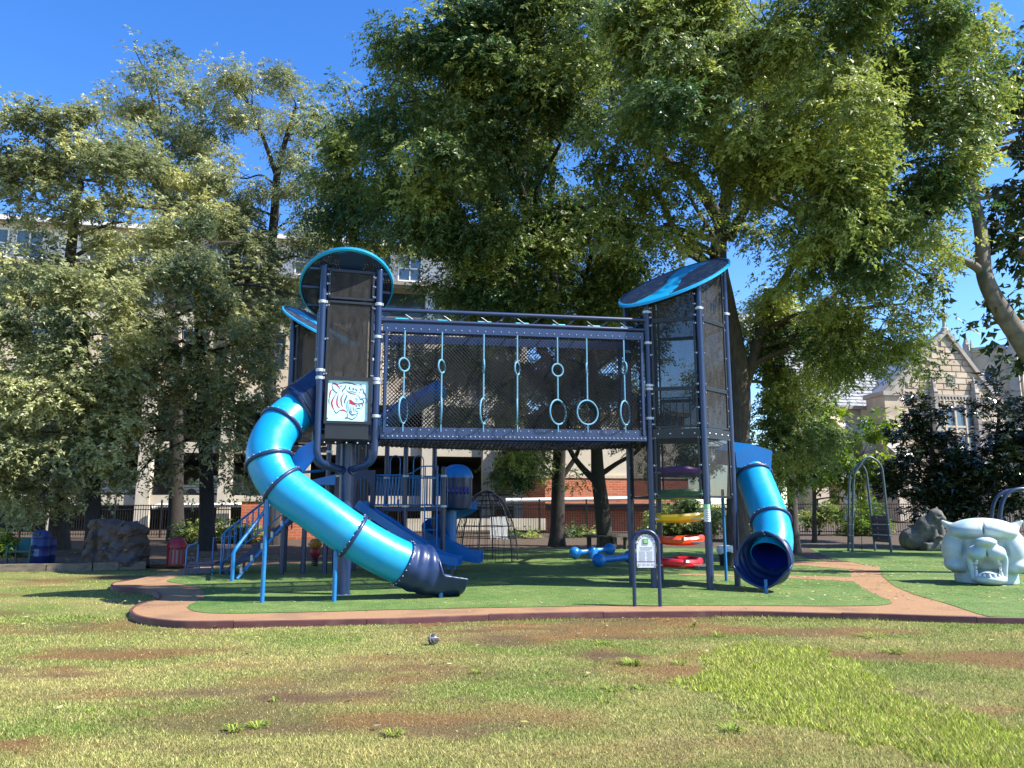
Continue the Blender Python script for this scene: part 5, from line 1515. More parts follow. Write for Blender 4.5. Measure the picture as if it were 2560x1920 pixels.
# --- net bridge
bd = (HEX["B"] - FR); bl_ = bd.length; bd = bd.normalized()
bn = V((bd.y, -bd.x, 0))                           # towards the camera
BA = FR + bd * .09; BB = HEX["B"] - bd * .09; BLEN = (BB - BA).length
zb0, zb1, zrail = 2.88, 4.94, 5.28
def bp(s, z, off=0.0): return BA + bd * (BLEN * s) - bn * off + V((0, 0, z + s * (.10 + .045 * (z - 2.88))))
WIDE = 1.0
for off in (0.0, WIDE):
    beam = MB().bar(bp(0, zb0, off), bp(1, zb0, off), .09, .10).build("bridge_beam", NAVY, TOWER)
    tb_ = MB().bar(bp(0, zb1, off), bp(1, zb1, off), .05, .16).build("bridge_beam", NAVY, TOWER)
    if off == 0:
        MB().bar(bp(0, zb0 + .11, -.012), bp(1, zb0 + .11, -.012), .012, .12).build("net_flange", NAVY, beam)
    sidep = []
    for s in (0.012, 0.988):
        MB().bar(bp(s, zb0 + .06, off), bp(s, zb1 - .07, off), .13, .05, up=bd).build("bridge_upright", NAVY, TOWER)
    bh = MB()
    if off == 0:
        for i in range(34): bh.ball(bp((i + .5) / 34, zb1 - .02, -.028), .013, 6, 4)
        for i in range(62): bh.ball(bp((i + .5) / 62, zb0 - .0, -.048), .015, 6, 4)
        for i in range(33): bh.ball(bp((i + .5) / 33, zb0 + .12, -.022), .012, 6, 4)
        for i in range(14):
            for s in (.022, .978): bh.ball(bp(s, zb0 + .2 + i * .135, -.028), .012, 6, 4)
        bh.build("bolt_heads", BOLT, beam, kind="stuff")
    # the wall of diagonal netting
    nb_ = MB(); step = .052; zlo, zhi = zb0 + .06, zb1 - .08; H = zhi - zlo; s0, s1 = .13, BLEN - .13
    rad = .0062 if off == 0 else .0052
    for sg in (1, -1):
        u = s0 - H
        while u < s1 + H:
            a = (u, zlo) if sg > 0 else (u, zhi)
            t0 = max(0, s0 - u); t1 = min(H, s1 - u)
            if t1 > t0 + .02:
                z0_ = zlo + t0 if sg > 0 else zhi - t0; z1_ = zlo + t1 if sg > 0 else zhi - t1
                nb_.tube([bp((u + t0) / BLEN, z0_, off + .004 * sg), bp((u + t1) / BLEN, z1_, off + .004 * sg)], rad, 4, caps=False)
            u += step * 1.414
    nb_.build("net", NETM, TOWER, kind="stuff")
# net floor, sagging a little
fl = MB(); m = 60
for i in range(m + 1):
    s = i / m
    fl.tube([bp(s, zb0 - .03 - .16 * math.sin(math.pi * t) * (0.6 + .4 * math.sin(math.pi * s)), WIDE * t) for t in np.linspace(0, 1, 7)], .010, 4, caps=False)
for j in range(15):
    t = j / 14
    fl.tube([bp(s, zb0 - .03 - .16 * math.sin(math.pi * t) * (0.6 + .4 * math.sin(math.pi * s)), WIDE * t) for s in np.linspace(0, 1, 13)], .010, 4, caps=False)
for i in range(m):
    for j in range(0, 14, 2):
        s = (i + .5) / m; t = (j + .5) / 14
        p = bp(s, zb0 - .03 - .16 * math.sin(math.pi * t) * (0.6 + .4 * math.sin(math.pi * s)), WIDE * t)
        fl.tube([p - bd * .04 - V((0, 0, .0)), p - V((0, 0, .022)), p + bd * .04], .008, 4, caps=False)
fl.build("net_floor", NETM, TOWER, kind="stuff")
# overhead truss rails and turquoise grips
for off in (0.0, WIDE):
    rl = MB().tube([bp(-.02, zrail, off), bp(1.02, zrail, off)], .042, 10).build("truss_rail", NAVY, TOWER, smooth=True)
    MB().tube([bp(-.02, zb1 + .14, off), bp(1.02, zb1 + .14, off)], .036, 10).build("truss_rail", NAVY, TOWER, smooth=True)
    for i in range(15):
        a, b_ = (i + .1) / 14.5 - .02, (i + .9) / 14.5 - .02
        if i % 2: z0_, z1_ = zrail, zb1 + .14
        else: z0_, z1_ = zb1 + .14, zrail
        MB().tube([bp(a, z0_, off), bp(b_, z1_, off)], .011, 6).build("brace", NAVY, rl, smooth=True)
for px in (1001, 1096, 1190, 1281, 1372, 1462, 1549):
    s = (px - 955) / (1607 - 955) * 1.03 - .005
    MB().tube([bp(s - .025, zb1 + .165, .03), bp(s + .025, zb1 + .165, .03)], .035, 8).build("grip", TEAL, TOWER, smooth=True)
    MB().tube([bp(s, zb1 + .14, .02), bp(s, zb1 + .14, WIDE - .02)], .02, 8).build("overhead_bar", NAVY, TOWER, smooth=True)
# hanging rope hoops in front of the netting
rp = random.Random(4)
for k, (px, a1, a2) in enumerate([(1000, 30, 62), (1085, 48, 80), (1183, 80, 60), (1264, 50, 72), (1364, 8, 30), (1439, 62, 10), (1537, 88, 42)]):
    s = (px - 952) / (1607 - 952) * 1.02 - .0
    base_ = bp(s, 3.9, -.06) - V((0, 0, 3.9))
    z_top, zs, zbg = zb1 - .06, 4.25 + rp.uniform(-.05, .05), 3.36
    rs_, rb2 = .125, .245
    rope = MB().tube([base_ + V((0, 0, z_top)), base_ + V((0, 0, zs + rs_))], .016, 7)
    rope2 = MB().tube([base_ + V((0, 0, zs - rs_)), base_ + V((0, 0, zbg + rb2))], .016, 7)
    rope3 = MB().tube([base_ + V((0, 0, zbg - rb2)), base_ + V((0, 0, zb0 + .08))], .012, 7)
    rp_o = rope.build("hoop_rope", ROPE, TOWER, smooth=True)
    rope2.build("rope", ROPE, rp_o, smooth=True); rope3.build("rope", ROPE, rp_o, smooth=True)
    for zc, rad, a in ((zs, rs_, a1), (zbg, rb2, a2)):
        ax = Quaternion((0, 0, 1), math.radians(a)) @ bn
        MB().ring(base_ + V((0, 0, zc)), ax, rad, .017, 32, 7).build("hoop", ROPE, rp_o, smooth=True)

# --- tube slides
def sweep_shell(name, pts, r, parent, m_out, m_in=None, n=30, th=.018, fr=None):
    pts = [V(p) for p in pts]; fr = fr or frames(pts)
    k = len(pts); vs = []
    for rad in (r, r - th):
        for i, (t, x, y) in enumerate(fr):
            for j in range(n):
                a = 2 * math.pi * j / n
                vs.append(pts[i] + (x * math.cos(a) + y * math.sin(a)) * rad)
    b = MB()
    fo = [(i * n + j, i * n + (j + 1) % n, (i + 1) * n + (j + 1) % n, (i + 1) * n + j) for i in range(k - 1) for j in range(n)]
    o = k * n
    fi = [(o + i * n + (j + 1) % n, o + i * n + j, o + (i + 1) * n + j, o + (i + 1) * n + (j + 1) % n) for i in range(k - 1) for j in range(n)]
    e = [(j, (j + 1) % n, o + (j + 1) % n, o + j) for j in range(n)] + [((k - 1) * n + (j + 1) % n, (k - 1) * n + j, o + (k - 1) * n + j, o + (k - 1) * n + (j + 1) % n) for j in range(n)]
    b.add(vs, fo); b.m[:] = [0] * len(fo)
    for f in fi: b.f.append(list(f)); b.m.append(1)
    for f in e: b.f.append(list(f)); b.m.append(0)
    return b.build(name, [m_out, m_in or m_out], parent, smooth=50)

def seam_ring(parent, c, t, R, m=NAVYP, r=.034, nb=22):
    rg_ = MB().ring(c, t, R + .016, r, 40, 9).build("collar_ring", m, parent, smooth=True)
    bh = MB(); t = t.normalized(); x = t.cross(UP).normalized(); y = x.cross(t)
    for i in range(nb):
        a = 2 * math.pi * i / nb
        bh.ball(c + (x * math.cos(a) + y * math.sin(a)) * (R + .035) - t * .035, .012, 6, 4)
    bh.build("ring_bolts", BOLT, rg_, kind="stuff")
    return rg_

def exit_scoop(name, c0, t0, length, R, parent, drop, m=NAVYP, flare=.30, side=V((0, 0, 0)), wav=.012, open_at=.42):
    """moulded exit: a full collar that opens into a trough with flared, wavy edges"""
    N, K = 30, 28; vs = []
    t0 = t0.normalized(); h = V((t0.x, t0.y, 0)).normalized()
    x = t0.cross(UP).normalized()
    path, axs = [], []
    p = V(c0)
    for i in range(N + 1):
        s = i / N
        d = (t0 * (1 - min(1, s * 1.6)) + (h + V((0, 0, drop))) * min(1, s * 1.6)).normalized()
        path.append(p.copy()); axs.append(d)
        p = p + d * (length / N) + side * (length / N) * s
    for i in range(N + 1):
        s = i / N; d = axs[i]; y = x.cross(d).normalized()
        if y.z < 0: y = -y
        if s < open_at: half = math.pi * .9999
        else:
            q = min(1, (s - open_at) / .17); q = q * q * (3 - 2 * q)
            half = math.pi * (1 - q) + math.radians(97 - 20 * s) * q
        rad = R * (1 + flare * .35 * max(0, min(1, s / max(.05, open_at)))) if s < open_at else R * (1 + flare * .35 - .02 * min(1, (s - open_at) / .4))
        rad += wav * math.sin(s * 34) * (1 if s < .6 else .5)
        for k in range(K + 1):
            a = -half + 2 * half * k / K
            edge = max(0, 1 - min(k, K - k) / 2.2) * min(1, max(0, (s - open_at) / .12))
            rr = rad * (1 + .10 * edge) + wav * .8 * math.sin(a * 5 + s * 9)
            vs.append(path[i] + x * (math.sin(a) * rr) - y * (math.cos(a) * rr) + y * .0)
    # the last rows roll up into a lip
    fs = [(i * (K + 1) + k, i * (K + 1) + k + 1, (i + 1) * (K + 1) + k + 1, (i + 1) * (K + 1) + k) for i in range(N) for k in range(K)]
    o = MB().add(vs, fs).build(name, m, parent, smooth=60)
    so = o.modifiers.new("wall", 'SOLIDIFY'); so.thickness = .045; so.offset = 0
    bv = o.modifiers.new("soft", 'SUBSURF'); bv.levels = 1; bv.render_levels = 1
    return o, path[-1]

def tube_slide(name, ctrl, R, seams, parent, label=None, inner=INDIGO):
    path = catmull(ctrl, 10)
    fr = frames(path)
    n = len(path)
    def at(i): return min(n - 1, max(0, int(i * 10)))
    idx = [0] + [at(s) for s in seams] + [n - 1]
    root = None
    for a, b_ in zip(idx, idx[1:]):
        if b_ - a < 1: continue
        nm = name if root is None else "tube_section"
        o = sweep_shell(nm, path[a:b_ + 1], R, root if root else parent, CYAN, inner, fr=fr[a:b_ + 1])
        if root is None: root = o
    if label: root["label"] = label
    for s in seams: seam_ring(root, path[at(s)], fr[at(s)][0], R)
    return root, path, fr

TR = 0.375
c = [W(772, 1008, 14.55), W(735, 1034, 14.22), W(704, 1062, 13.98), W(677, 1105, 13.78), W(672, 1152, 13.66), W(706, 1213, 13.58), W(790, 1275, 13.6), W(875, 1335, 13.68), W(945, 1377, 13.86), W(1011, 1409, 14.06)]
ls, lpath, lfr = tube_slide("tube_slide", c, TR, (2.05, 4.0, 5.05, 7.1), TOWER)
seam_ring(ls, lpath[-1], lfr[-1][0], TR, r=.02)
# navy hood where the slide leaves the tower
hb = MB()
h0, h1 = W(815, 985, 14.62), W(742, 1030, 14.30)
ht = (h1 - h0).normalized(); hx = ht.cross(UP).normalized(); hy = hx.cross(ht)
vs = []
for p, r_ in ((h0, .50), (h1, .44)):
    for a, b_ in ((-1, -1), (1, -1), (1, .6), (.35, 1.05), (-.35, 1.05), (-1, .6)):
        vs.append(p + hx * a * r_ + hy * b_ * r_)
hb.add(vs, [(0, 1, 2, 3, 4, 5), (11, 10, 9, 8, 7, 6)] + [(i, (i + 1) % 6, 6 + (i + 1) % 6, 6 + i)[::-1] for i in range(6)])
hood = hb.build("slide_hood", NAVYP, TOWER)
rb_ = MB()
for k in range(5):
    p = h0.lerp(h1, .1 + k * .2)
    rb_.tube([p + hx * a * .475 + hy * b_ * .475 for a, b_ in ((-1, -1), (-1, .6), (-.35, 1.05), (.35, 1.05), (1, .6), (1, -1))], .012, 5)
rb_.build("hood_rib", NAVYP, hood)
so, tip = exit_scoop("exit_scoop", lpath[-1] - lfr[-1][0] * .06, lfr[-1][0], 1.14, TR, ls, -.03)
# flat blue wing board between slide and post
wg = [W(x, y, 14.0) for x, y in ((795, 1096), (749, 1118), (717, 1164), (753, 1183), (796, 1132))]
MB().prism(wg, V((.02, .03, 0))).build("wing_board", BLUE, TOWER)
for (x, y, px, py, Y) in ((655, 1506, 664, 1255, 0), (835, 1504, 842, 1385, 0), (1102, 1494, 1102, 1465, 0)):
    g = G(x, y, tz); t = W(px, py, g.y)
    b = MB().tube([V((g.x, g.y, 0)), V((g.x, g.y, t.z + .05))], .038, 10)
    b.build("support_leg", RAIL, ls, smooth=True)

# short slide of the right tower
c = [W(1874, 1165, 17.1), W(1884, 1192, 16.95), W(1906, 1248, 16.5), W(1927, 1304, 16.05), W(1934, 1352, 15.68), W(1925, 1390, 15.42)]
rs2, rpath, rfr = tube_slide("tube_slide", c, TR, (1.0, 3.0), TOWER)
ex, tip2 = exit_scoop("exit_scoop", rpath[-1] - rfr[-1][0] * .16, (rfr[-1][0] + V((-.10, -.1, .06))), .74, TR * 1.02, rs2, -.02, flare=.9, wav=.018, open_at=.62)
p = [W(x, y, 16.72) for x, y in ((1838, 1130), (1878, 1110), (1931, 1127), (1927, 1180), (1886, 1172), (1842, 1168))]
hb = MB()
back = V((-.25, .75, .12))
vs = p + [q + back for q in p]
hb.add(vs, [(0, 1, 5), (1, 2, 3), (1, 3, 4), (1, 4, 5)] + [(i, 6 + i, 6 + (i + 1) % 6, (i + 1) % 6) for i in range(6)] + [(6, 11, 10, 9, 8, 7)])
hb.build("slide_hood", BLUE, TOWER)
for x, y, py in ((1916, 1482, 1450), (1930, 1466, 1440)):
    g = G(x, y, tz); t = W(x, py, g.y)
    MB().tube([V((g.x, g.y, 0)), V((g.x, g.y, max(.25, t.z)))], .035, 10).build("support_leg", RAIL, rs2, smooth=True)
g = G(1816, 1452, tz); MB().tube([V((g.x, g.y, 0)), V((g.x, g.y, 2.0))], .035, 10).build("support_leg", RAIL, rs2, smooth=True)
# ================================================================== REAR PLAY UNIT
REAR = thing("rear_play_unit", "lower blue play unit with stairs, double slide and domed pod behind the net bridge", "play structure", V((-3.6, 20.0, 0)))
def ptube(name, pts, r, m, parent=REAR, n=9):
    return MB().tube(pts, r, n).build(name, m, parent, smooth=True)
def gp(px, py, z=tz): return G(px, py, z)

# roofed rear tower
TA = [V((-5.62, 19.35, 0)), V((-4.62, 19.55, 0)), V((-4.85, 20.55, 0)), V((-5.85, 20.35, 0))]
RTC = W(803, 815, 19.95)
def r3(p): return RTC.z - .52 * (p.x - RTC.x) + .32 * (p.y - RTC.y)
for p in TA:
    po = ptube("post", [V((p.x, p.y, 0)), V((p.x, p.y, r3(p) - .05))], PR, NAVY, n=12)
    for z in (3.0, 4.2): clampon(p, z, po)
roof(V((RTC.x, RTC.y, 0)), .98, r3, V((1, -.4, 0)), REAR, RIBBED, wave=.4)
for i in range(4):
    a, b_ = TA[i], TA[(i + 1) % 4]
    side_frame(a, b_, 3.25, 4.35, REAR)
    side_frame(a, b_, 4.42, lambda p: r3(p) - .12, REAR)
MB().prism([V((p.x, p.y, 3.05)) for p in TA], V((0, 0, .08))).build("deck", BLACKM, REAR)
lb = MB()
for k in range(7): lb.bar(TA[0] + V((.25, -.06, 3.55 + k * .13)), TA[1] + V((.95, -.06, 3.55 + k * .13)), .03, .035)
for k in range(2): lb.bar(TA[1] + V((.1 + k * .22, -.1, 3.45)), TA[1] + V((.1 + k * .22, -.1, 4.4)), .03, .03, up=V((0, 1, 0)))
lb.build("slatted_barrier", TEAL, REAR)
tb_o = sweep_shell("upper_tube", catmull([W(930, 1085, 18.6), W(985, 1040, 18.4), W(1045, 1004, 18.4), W(1105, 972, 18.6)], 6), .24, REAR, RAIL, INDIGO, n=20)
for q in (W(985, 1040, 18.4), W(1045, 1004, 18.4)): seam_ring(tb_o, q, V((.7, .02, .45)), .24, r=.015, nb=10)

# main deck, posts and barriers
DZ = 1.62
x0, x1, y0, y1 = W(838, 1270, 19.7).x, W(1112, 1270, 19.7).x, 19.7, 20.9
MB().box(((x0 + x1) / 2, (y0 + y1) / 2, DZ - .05), (x1 - x0, y1 - y0, .10)).build("deck", NAVYP, REAR)
for px, Y, h in ((838, 19.7, 3.3), (886, 20.9, 3.4), (962, 20.9, 3.6), (1010, 19.75, 3.4), (1083, 20.9, 3.5), (1107, 19.75, 2.6), (930, 19.7, 1.6), (760, 19.6, 1.6)):
    p = G(px, 1440, 0); x = (px - 1280) * Y / FPX / 1.02
    po = ptube("post", [V((x, Y, 0)), V((x, Y, h))], PR, NAVY, n=12)
    MB().lathe((x, Y, h), [(PR + .003, 0), (PR, .02), (.02, .05)], 12).build("cap", NAVY, po, smooth=True)
    if h > 2: clampon(V((x, Y, 0)), DZ + .78, po); clampon(V((x, Y, 0)), DZ + .02, po)
def barrier(a, b_, z0, z1, n, m=RAIL, slant=0.0):
    a, b_ = V(a), V(b_)
    root = MB().tube([a + V((0, 0, z1)), b_ + V((0, 0, z1))], .019, 8).build("barrier_rail", m, REAR, smooth=True)
    MB().tube([a + V((0, 0, z0)), b_ + V((0, 0, z0))], .017, 8).build("bottom_rail", m, root, smooth=True)
    for i in range(n):
        s = (i + .5) / n; p = a.lerp(b_, s); q = a.lerp(b_, min(1, max(0, s + slant)))
        MB().tube([p + V((0, 0, z0)), q + V((0, 0, z1))], .0105, 6, caps=False).build("bar", m, root, smooth=True)
    return root
def xd(px, Y): return (px - 1280) * Y / FPX / 1.005
barrier((xd(936, 19.7), 19.7, 0), (xd(1006, 19.7), 19.7, 0), DZ + .06, DZ + .80, 9, slant=.06)
barrier((xd(936, 19.72), 19.72, 0), (xd(1000, 19.72), 19.72, 0), DZ + .06, DZ + .80, 8, slant=-.08)
barrier((xd(1014, 19.75), 19.75, 0), (xd(1056, 19.75), 19.75, 0), DZ + .06, DZ + .78, 6)
barrier((xd(1060, 19.9), 19.9, 0), (xd(1084, 19.9), 19.9, 0), DZ + .06, DZ + .78, 4)
barrier((xd(1088, 19.75), 19.75, 0), (xd(1122, 19.75), 19.75, 0), DZ + .04, DZ + .80, 6)
barrier((xd(890, 20.88), 20.88, 0), (xd(1080, 20.88), 20.88, 0), DZ + .06, DZ + .78, 22)
ptube("handrail", [V((xd(1014, 19.7), 19.68, DZ + .80)), V((xd(1030, 19.7), 19.68, DZ + .86)), V((xd(1058, 19.7), 19.6, DZ + 1.02)), V((xd(1094, 19.7), 19.6, DZ + 1.02))], .017, RAIL)
for px in (988, 1046):
    x = xd(px, 20.3)
    ptube("grab_bar", [V((x - .13, 20.3, DZ + .5)), V((x - .13, 20.3, DZ + 1.2))] + [V((x - .13 * math.cos(t), 20.3, DZ + 1.2 + .14 * math.sin(t))) for t in np.linspace(.2, math.pi - .2, 8)] + [V((x + .13, 20.3, DZ + 1.2)), V((x + .13, 20.3, DZ + .5))], .014, RAIL)
# ladder
xa, xb = xd(1063, 19.55), xd(1094, 19.55)
for x in (xa, xb): ptube("ladder_rail", [V((x, 19.55, 0)), V((x, 19.55, DZ + 1.02))], .017, RAIL)
for z in (.22, .5, .78, 1.06, 1.34, 1.62): ptube("rung", [V((xa, 19.55, z)), V((xb, 19.55, z))], .015, RAIL)
ptube("rung", [V((xa, 19.55, DZ + 1.02)), V((xb, 19.55, DZ + 1.02))], .015, RAIL)
# arched slide entrance panel
Yp = 19.6; pa, pb = xd(866, Yp), xd(938, Yp)
mid = (pa + pb) / 2 + .06; pts = [V((pa, Yp, DZ - .05)), V((pa, Yp, DZ + .92)), V((pb, Yp, DZ + .92)), V((pb, Yp, DZ - .05))]
hole = [V((mid + .19, Yp, DZ - .05))] + [V((mid + .19 * math.cos(t), Yp, DZ + .42 + .32 * math.sin(t))) for t in np.linspace(0, math.pi, 12)] + [V((mid - .19, Yp, DZ - .05))]
outl = pts + [hole[-1]] + hole[-2::-1][:-1] + [hole[0]]
ring_pts = [V((pb, Yp, DZ - .05)), V((pb, Yp, DZ + .92)), V((pa, Yp, DZ + .92)), V((pa, Yp, DZ - .05))]
b = MB()
top = [V((p.x, Yp, DZ + .92)) for p in hole]
for i in range(len(hole) - 1):
    q = [hole[i], hole[i + 1], top[i + 1], top[i]]
    if abs(q[0].x - q[1].x) > 1e-4: b.prism(q, V((0, .06, 0)))
b.prism([V((hole[0].x, Yp, DZ - .05)), V((pb, Yp, DZ - .05)), V((pb, Yp, DZ + .92)), V((hole[0].x, Yp, DZ + .92))], V((0, .06, 0)))
b.prism([V((pa, Yp, DZ - .05)), V((hole[-1].x, Yp, DZ - .05)), V((hole[-1].x, Yp, DZ + .92)), V((pa, Yp, DZ + .92))], V((0, .06, 0)))
b.build("entrance_panel", NAVYP, REAR)
MB().prism([W(x, y, 18.9) for x, y in ((778, 1200), (838, 1186), (838, 1212), (778, 1212))], V((0, .04, 0))).build("blue_board", BLUE, REAR)
MB().prism([W(x, y, 18.6) for x, y in ((855, 1262), (866, 1224), (876, 1250), (878, 1300), (856, 1300))], V((0, .04, 0))).build("side_panel", NAVYP, REAR)

def trough(name, path, w, h, m, parent, th=.03):
    path = [V(p) for p in path]; n = len(path); vs = []
    prof = [(-w / 2, h), (-w / 2 + .02, .05), (-w / 2 + .09, 0), (w / 2 - .09, 0), (w / 2 - .02, .05), (w / 2, h), (w / 2 + .04, h), (w / 2 + .03, -th), (-w / 2 - .03, -th), (-w / 2 - .04, h)]
    k = len(prof)
    for i, p in enumerate(path):
        t = path[min(n - 1, i + 1)] - path[max(0, i - 1)]; th_ = V((t.x, t.y, 0)).normalized(); s = th_.cross(UP); u = s.cross(t.normalized())
        for a, b_ in prof: vs.append(p + s * a + u * b_)
    fs = [(i * k + j, i * k + (j + 1) % k, (i + 1) * k + (j + 1) % k, (i + 1) * k + j) for i in range(n - 1) for j in range(k)]
    fs += [tuple(range(k)), tuple(range((n - 1) * k + k - 1, (n - 1) * k - 1, -1))]
    return MB().add(vs, fs).build(name, m, parent, smooth=35)
for off in (0, .52):
    a = V((xd(898, 19.45), 19.45 - off * .45 + .25, DZ + .02)); e = V((xd(1152, 19.2), 19.1 - off * .45 + .25, .26))
    ml = a.lerp(e, .5) - V((0, 0, .08)); m2 = a.lerp(e, .80) + V((0, 0, -.02))
    s = trough("slide_chute", catmull([a, a.lerp(e, .06) - V((0, 0, .02)), a.lerp(e, .42) - V((0, 0, .10)), a.lerp(e, .78) - V((0, 0, .16)), a.lerp(e, .9) - V((0, 0, .10)), e], 6), .46, .17, BLUE, REAR)
    ptube("slide_leg", [e + V((-.18, 0, -.02)), V((e.x - .18, e.y, 0))], .03, NAVY, s)
# spiral slide
hc = V((xd(1128, 20.9), 20.9, 0)); sp = []
for k in range(19):
    a = math.radians(20 + 250 * k / 18); sp.append(hc + V((.50 * math.cos(a), .50 * math.sin(a), DZ - .02 - 1.1 * k / 18)))
e = sp[-1]
sp += [e + V((.25, -.05, -.12)), e + V((.55, -.10, -.22)), e + V((.85, -.14, -.25))]
sl = trough("spiral_slide", catmull(sp, 2), .44, .26, BLUE, REAR)
MB().lathe((hc.x, hc.y, 0), [(.16, 0), (.16, DZ)], 16).build("spiral_column", BLUE, sl, smooth=40)
# domed pod
pc = V((xd(1143, 20.6), 20.6, DZ - .02))
MB().lathe(pc, [(.28, -.05), (.36, 0), (.40, .30), (.40, .78)], 24).build("pod_shell", NAVYP, REAR, smooth=35)
MB().lathe(pc, [(.42, .78), (.42, .84), (.39, .95), (.30, 1.06), (.16, 1.13), (.01, 1.15)], 24).build("pod_dome", BLUE, REAR, smooth=50)
pw = MB()
for a in np.linspace(-150, -40, 8):
    q = math.radians(a); pw.ball(pc + V((.385 * math.cos(q), .385 * math.sin(q), .45)), (.05, .05, .11), 8, 6)
pw.build("pod_window", INDIGO, REAR, smooth=True)

# stairs: treads, stringers and barred handrails
sb, st_ = V((-7.05, 19.35, 0)), V((-5.35, 19.85, DZ - .05)); sd = (st_ - sb); sn = V((-sd.y, sd.x, 0)).normalized()
nst = 8
for i in range(nst):
    s = (i + .5) / nst; p = sb + sd * s
    MB().box(p + sn * .38, (.30, .86, .05), math.atan2(sd.y, sd.x)).build("stair_tread", NAVYP, REAR)
    MB().box(p + sn * .38 + V((.13, .03, -.10)), (.03, .84, .19), math.atan2(sd.y, sd.x)).build("stair_riser", NAVYP, REAR)
for o in (0, .80):
    q = [sb + sn * o + V((0, 0, .05)), sb + sd + sn * o + V((0, 0, .05)), sb + sd + sn * o + V((0, 0, -.20)), sb + sn * o + V((.1, 0, .0)) + V((0, 0, -.0))]
    MB().prism(q, sn * .035).build("stringer", NAVYP, REAR)
    a, e = sb + sn * (o + .01) + V((0, 0, 0)), sb + sd + sn * (o + .01)
    hr = ptube("handrail", [a + V((-.06, 0, 0)), a + V((-.06, 0, .95)), a + V((0, 0, 1.02)), e + V((0, 0, .95)), e + V((.55, .15, 1.0))], .02, RAIL)
    MB().tube([a + V((-.05, 0, .28)), e + V((0, 0, .24))], .015, 7).build("lower_rail", RAIL, hr, smooth=True)
    for i in range(13):
        s = (i + .7) / 13.5; p = a.lerp(e, s)
        MB().tube([p + V((0, 0, .28)), p + V((0, 0, 1.0 - .04 * s))], .0115, 6, caps=False).build("bar", RAIL, hr, smooth=True)
# sloped pipe ladder with clamps in front of the stairs
g = gp(580, 1453)
lad = ptube("climbing_pipe", [V((g.x, g.y, 0)), V((g.x, g.y, .62)), V((g.x + .05, g.y + .02, .72)), V((-5.75, 19.2, 1.95)), V((-5.3, 19.5, 2.0))], .042, RAIL, n=12)
g2 = gp(592, 1449)
ptube("climbing_pipe", [V((g2.x, g2.y, 0.02)), V((-5.25, 19.3, DZ))], .036, RAIL, n=12)
for k in range(6):
    s = .08 + k * .16; p = V((g2.x, g2.y, .02)).lerp(V((-5.25, 19.3, DZ)), s)
    MB().box(p + V((.03, .15, .05)), (.10, .34, .035), .3).build("step_block", NAVYP, lad)
    MB().box(p + V((-.02, -.03, .06)), (.05, .04, .13)).build("bracket", CLAMP, lad)
# low transfer platform beside the stair foot
pf = V((-7.55, 19.35, 0))
MB().box(pf + V((0, .2, .28)), (.62, .8, .05), .1).build("transfer_platform", NAVY, REAR)
for k in range(3): MB().box(pf + V((-.02, -.22 - k * .02, .22 - k * .075)), (.62, .03, .05), .1).build("platform_skirt", NAVY, REAR)
for dx, dy in ((-.28, -.15), (.28, -.1), (-.28, .5), (.28, .5)): ptube("platform_leg", [pf + V((dx, dy, 0)), pf + V((dx, dy, .27))], .02, RAIL)
ptube("transfer_rail", [pf + V((-.33, -.2, 0)), pf + V((-.33, -.2, .62)), pf + V((-.27, -.2, .70)), pf + V((-.12, -.15, .76)), pf + V((-.08, -.15, .70)), pf + V((-.08, -.15, 0))], .02, RAIL)
ptube("transfer_rail", [pf + V((.0, .6, 0)), pf + V((.0, .6, .86)), pf + V((.5, .7, .88))], .018, RAIL)
# ================================================================== THINGS AROUND THE PLAYGROUND
# welcome sign
SY = 12.87
sgx = W(1616, 1420, SY).x
sign = thing("welcome_sign", "arched navy post sign with a white welcome board on the orange path", "sign", V((sgx, SY, 0)))
Rs = .205; ztop = W(1616, 1327, SY).z
leg = [V((sgx - Rs, SY, 0)), V((sgx - Rs, SY, ztop - Rs))] + [V((sgx - Rs * math.cos(a), SY, ztop - Rs + Rs * math.sin(a))) for a in np.linspace(.12, math.pi - .12, 16)] + [V((sgx + Rs, SY, ztop - Rs)), V((sgx + Rs, SY, 0))]
MB().tube(leg, .031, 14).build("arch_post", NAVY, sign, smooth=50)
bx0, bx1, bz0 = sgx - .152, sgx + .152, W(1616, 1419, SY).z
bzt = ztop - Rs - .0
bw_ = (bx1 - bx0) / 2
outline = [V((bx0, SY - .012, bz0)), V((bx1, SY - .012, bz0))] + [V((sgx + bw_ * math.cos(a), SY - .012, bzt + bw_ * math.sin(a))) for a in np.linspace(0, math.pi, 18)]
board = MB().prism(outline, V((0, .02, 0))).build("sign_board", mat("white_sign_face", (.78, .79, .79), rough=.5), sign)
ed = MB().tube([V((sgx - Rs + .012, SY, bz0 + .1)), V((bx0 - .0, SY, bz0 + .1))], .012, 6)
for zq in (bz0 + .08, bzt - .02):
    for s in (-1, 1): ed.box((sgx + s * (bw_ + .012), SY + .004, zq), (.05, .02, .03))
ed.build("bracket", NAVY, sign)
def text_mesh(txt, size):
    cu = bpy.data.curves.new("txt", 'FONT'); cu.body = txt; cu.size = size; cu.align_x = 'CENTER'; cu.resolution_u = 2
    o = bpy.data.objects.new("txt", cu); COL.objects.link(o)
    dg = bpy.context.evaluated_depsgraph_get(); dg.update()
    me = bpy.data.meshes.new_from_object(o.evaluated_get(dg))
    bpy.data.objects.remove(o); bpy.data.curves.remove(cu)
    return me
DARKT = mat("dark_print", (.03, .035, .05), rough=.6)
GREYT = mat("grey_print", (.55, .56, .57), rough=.6)
lt = MB(); word = "WELCOME"; rad = .112
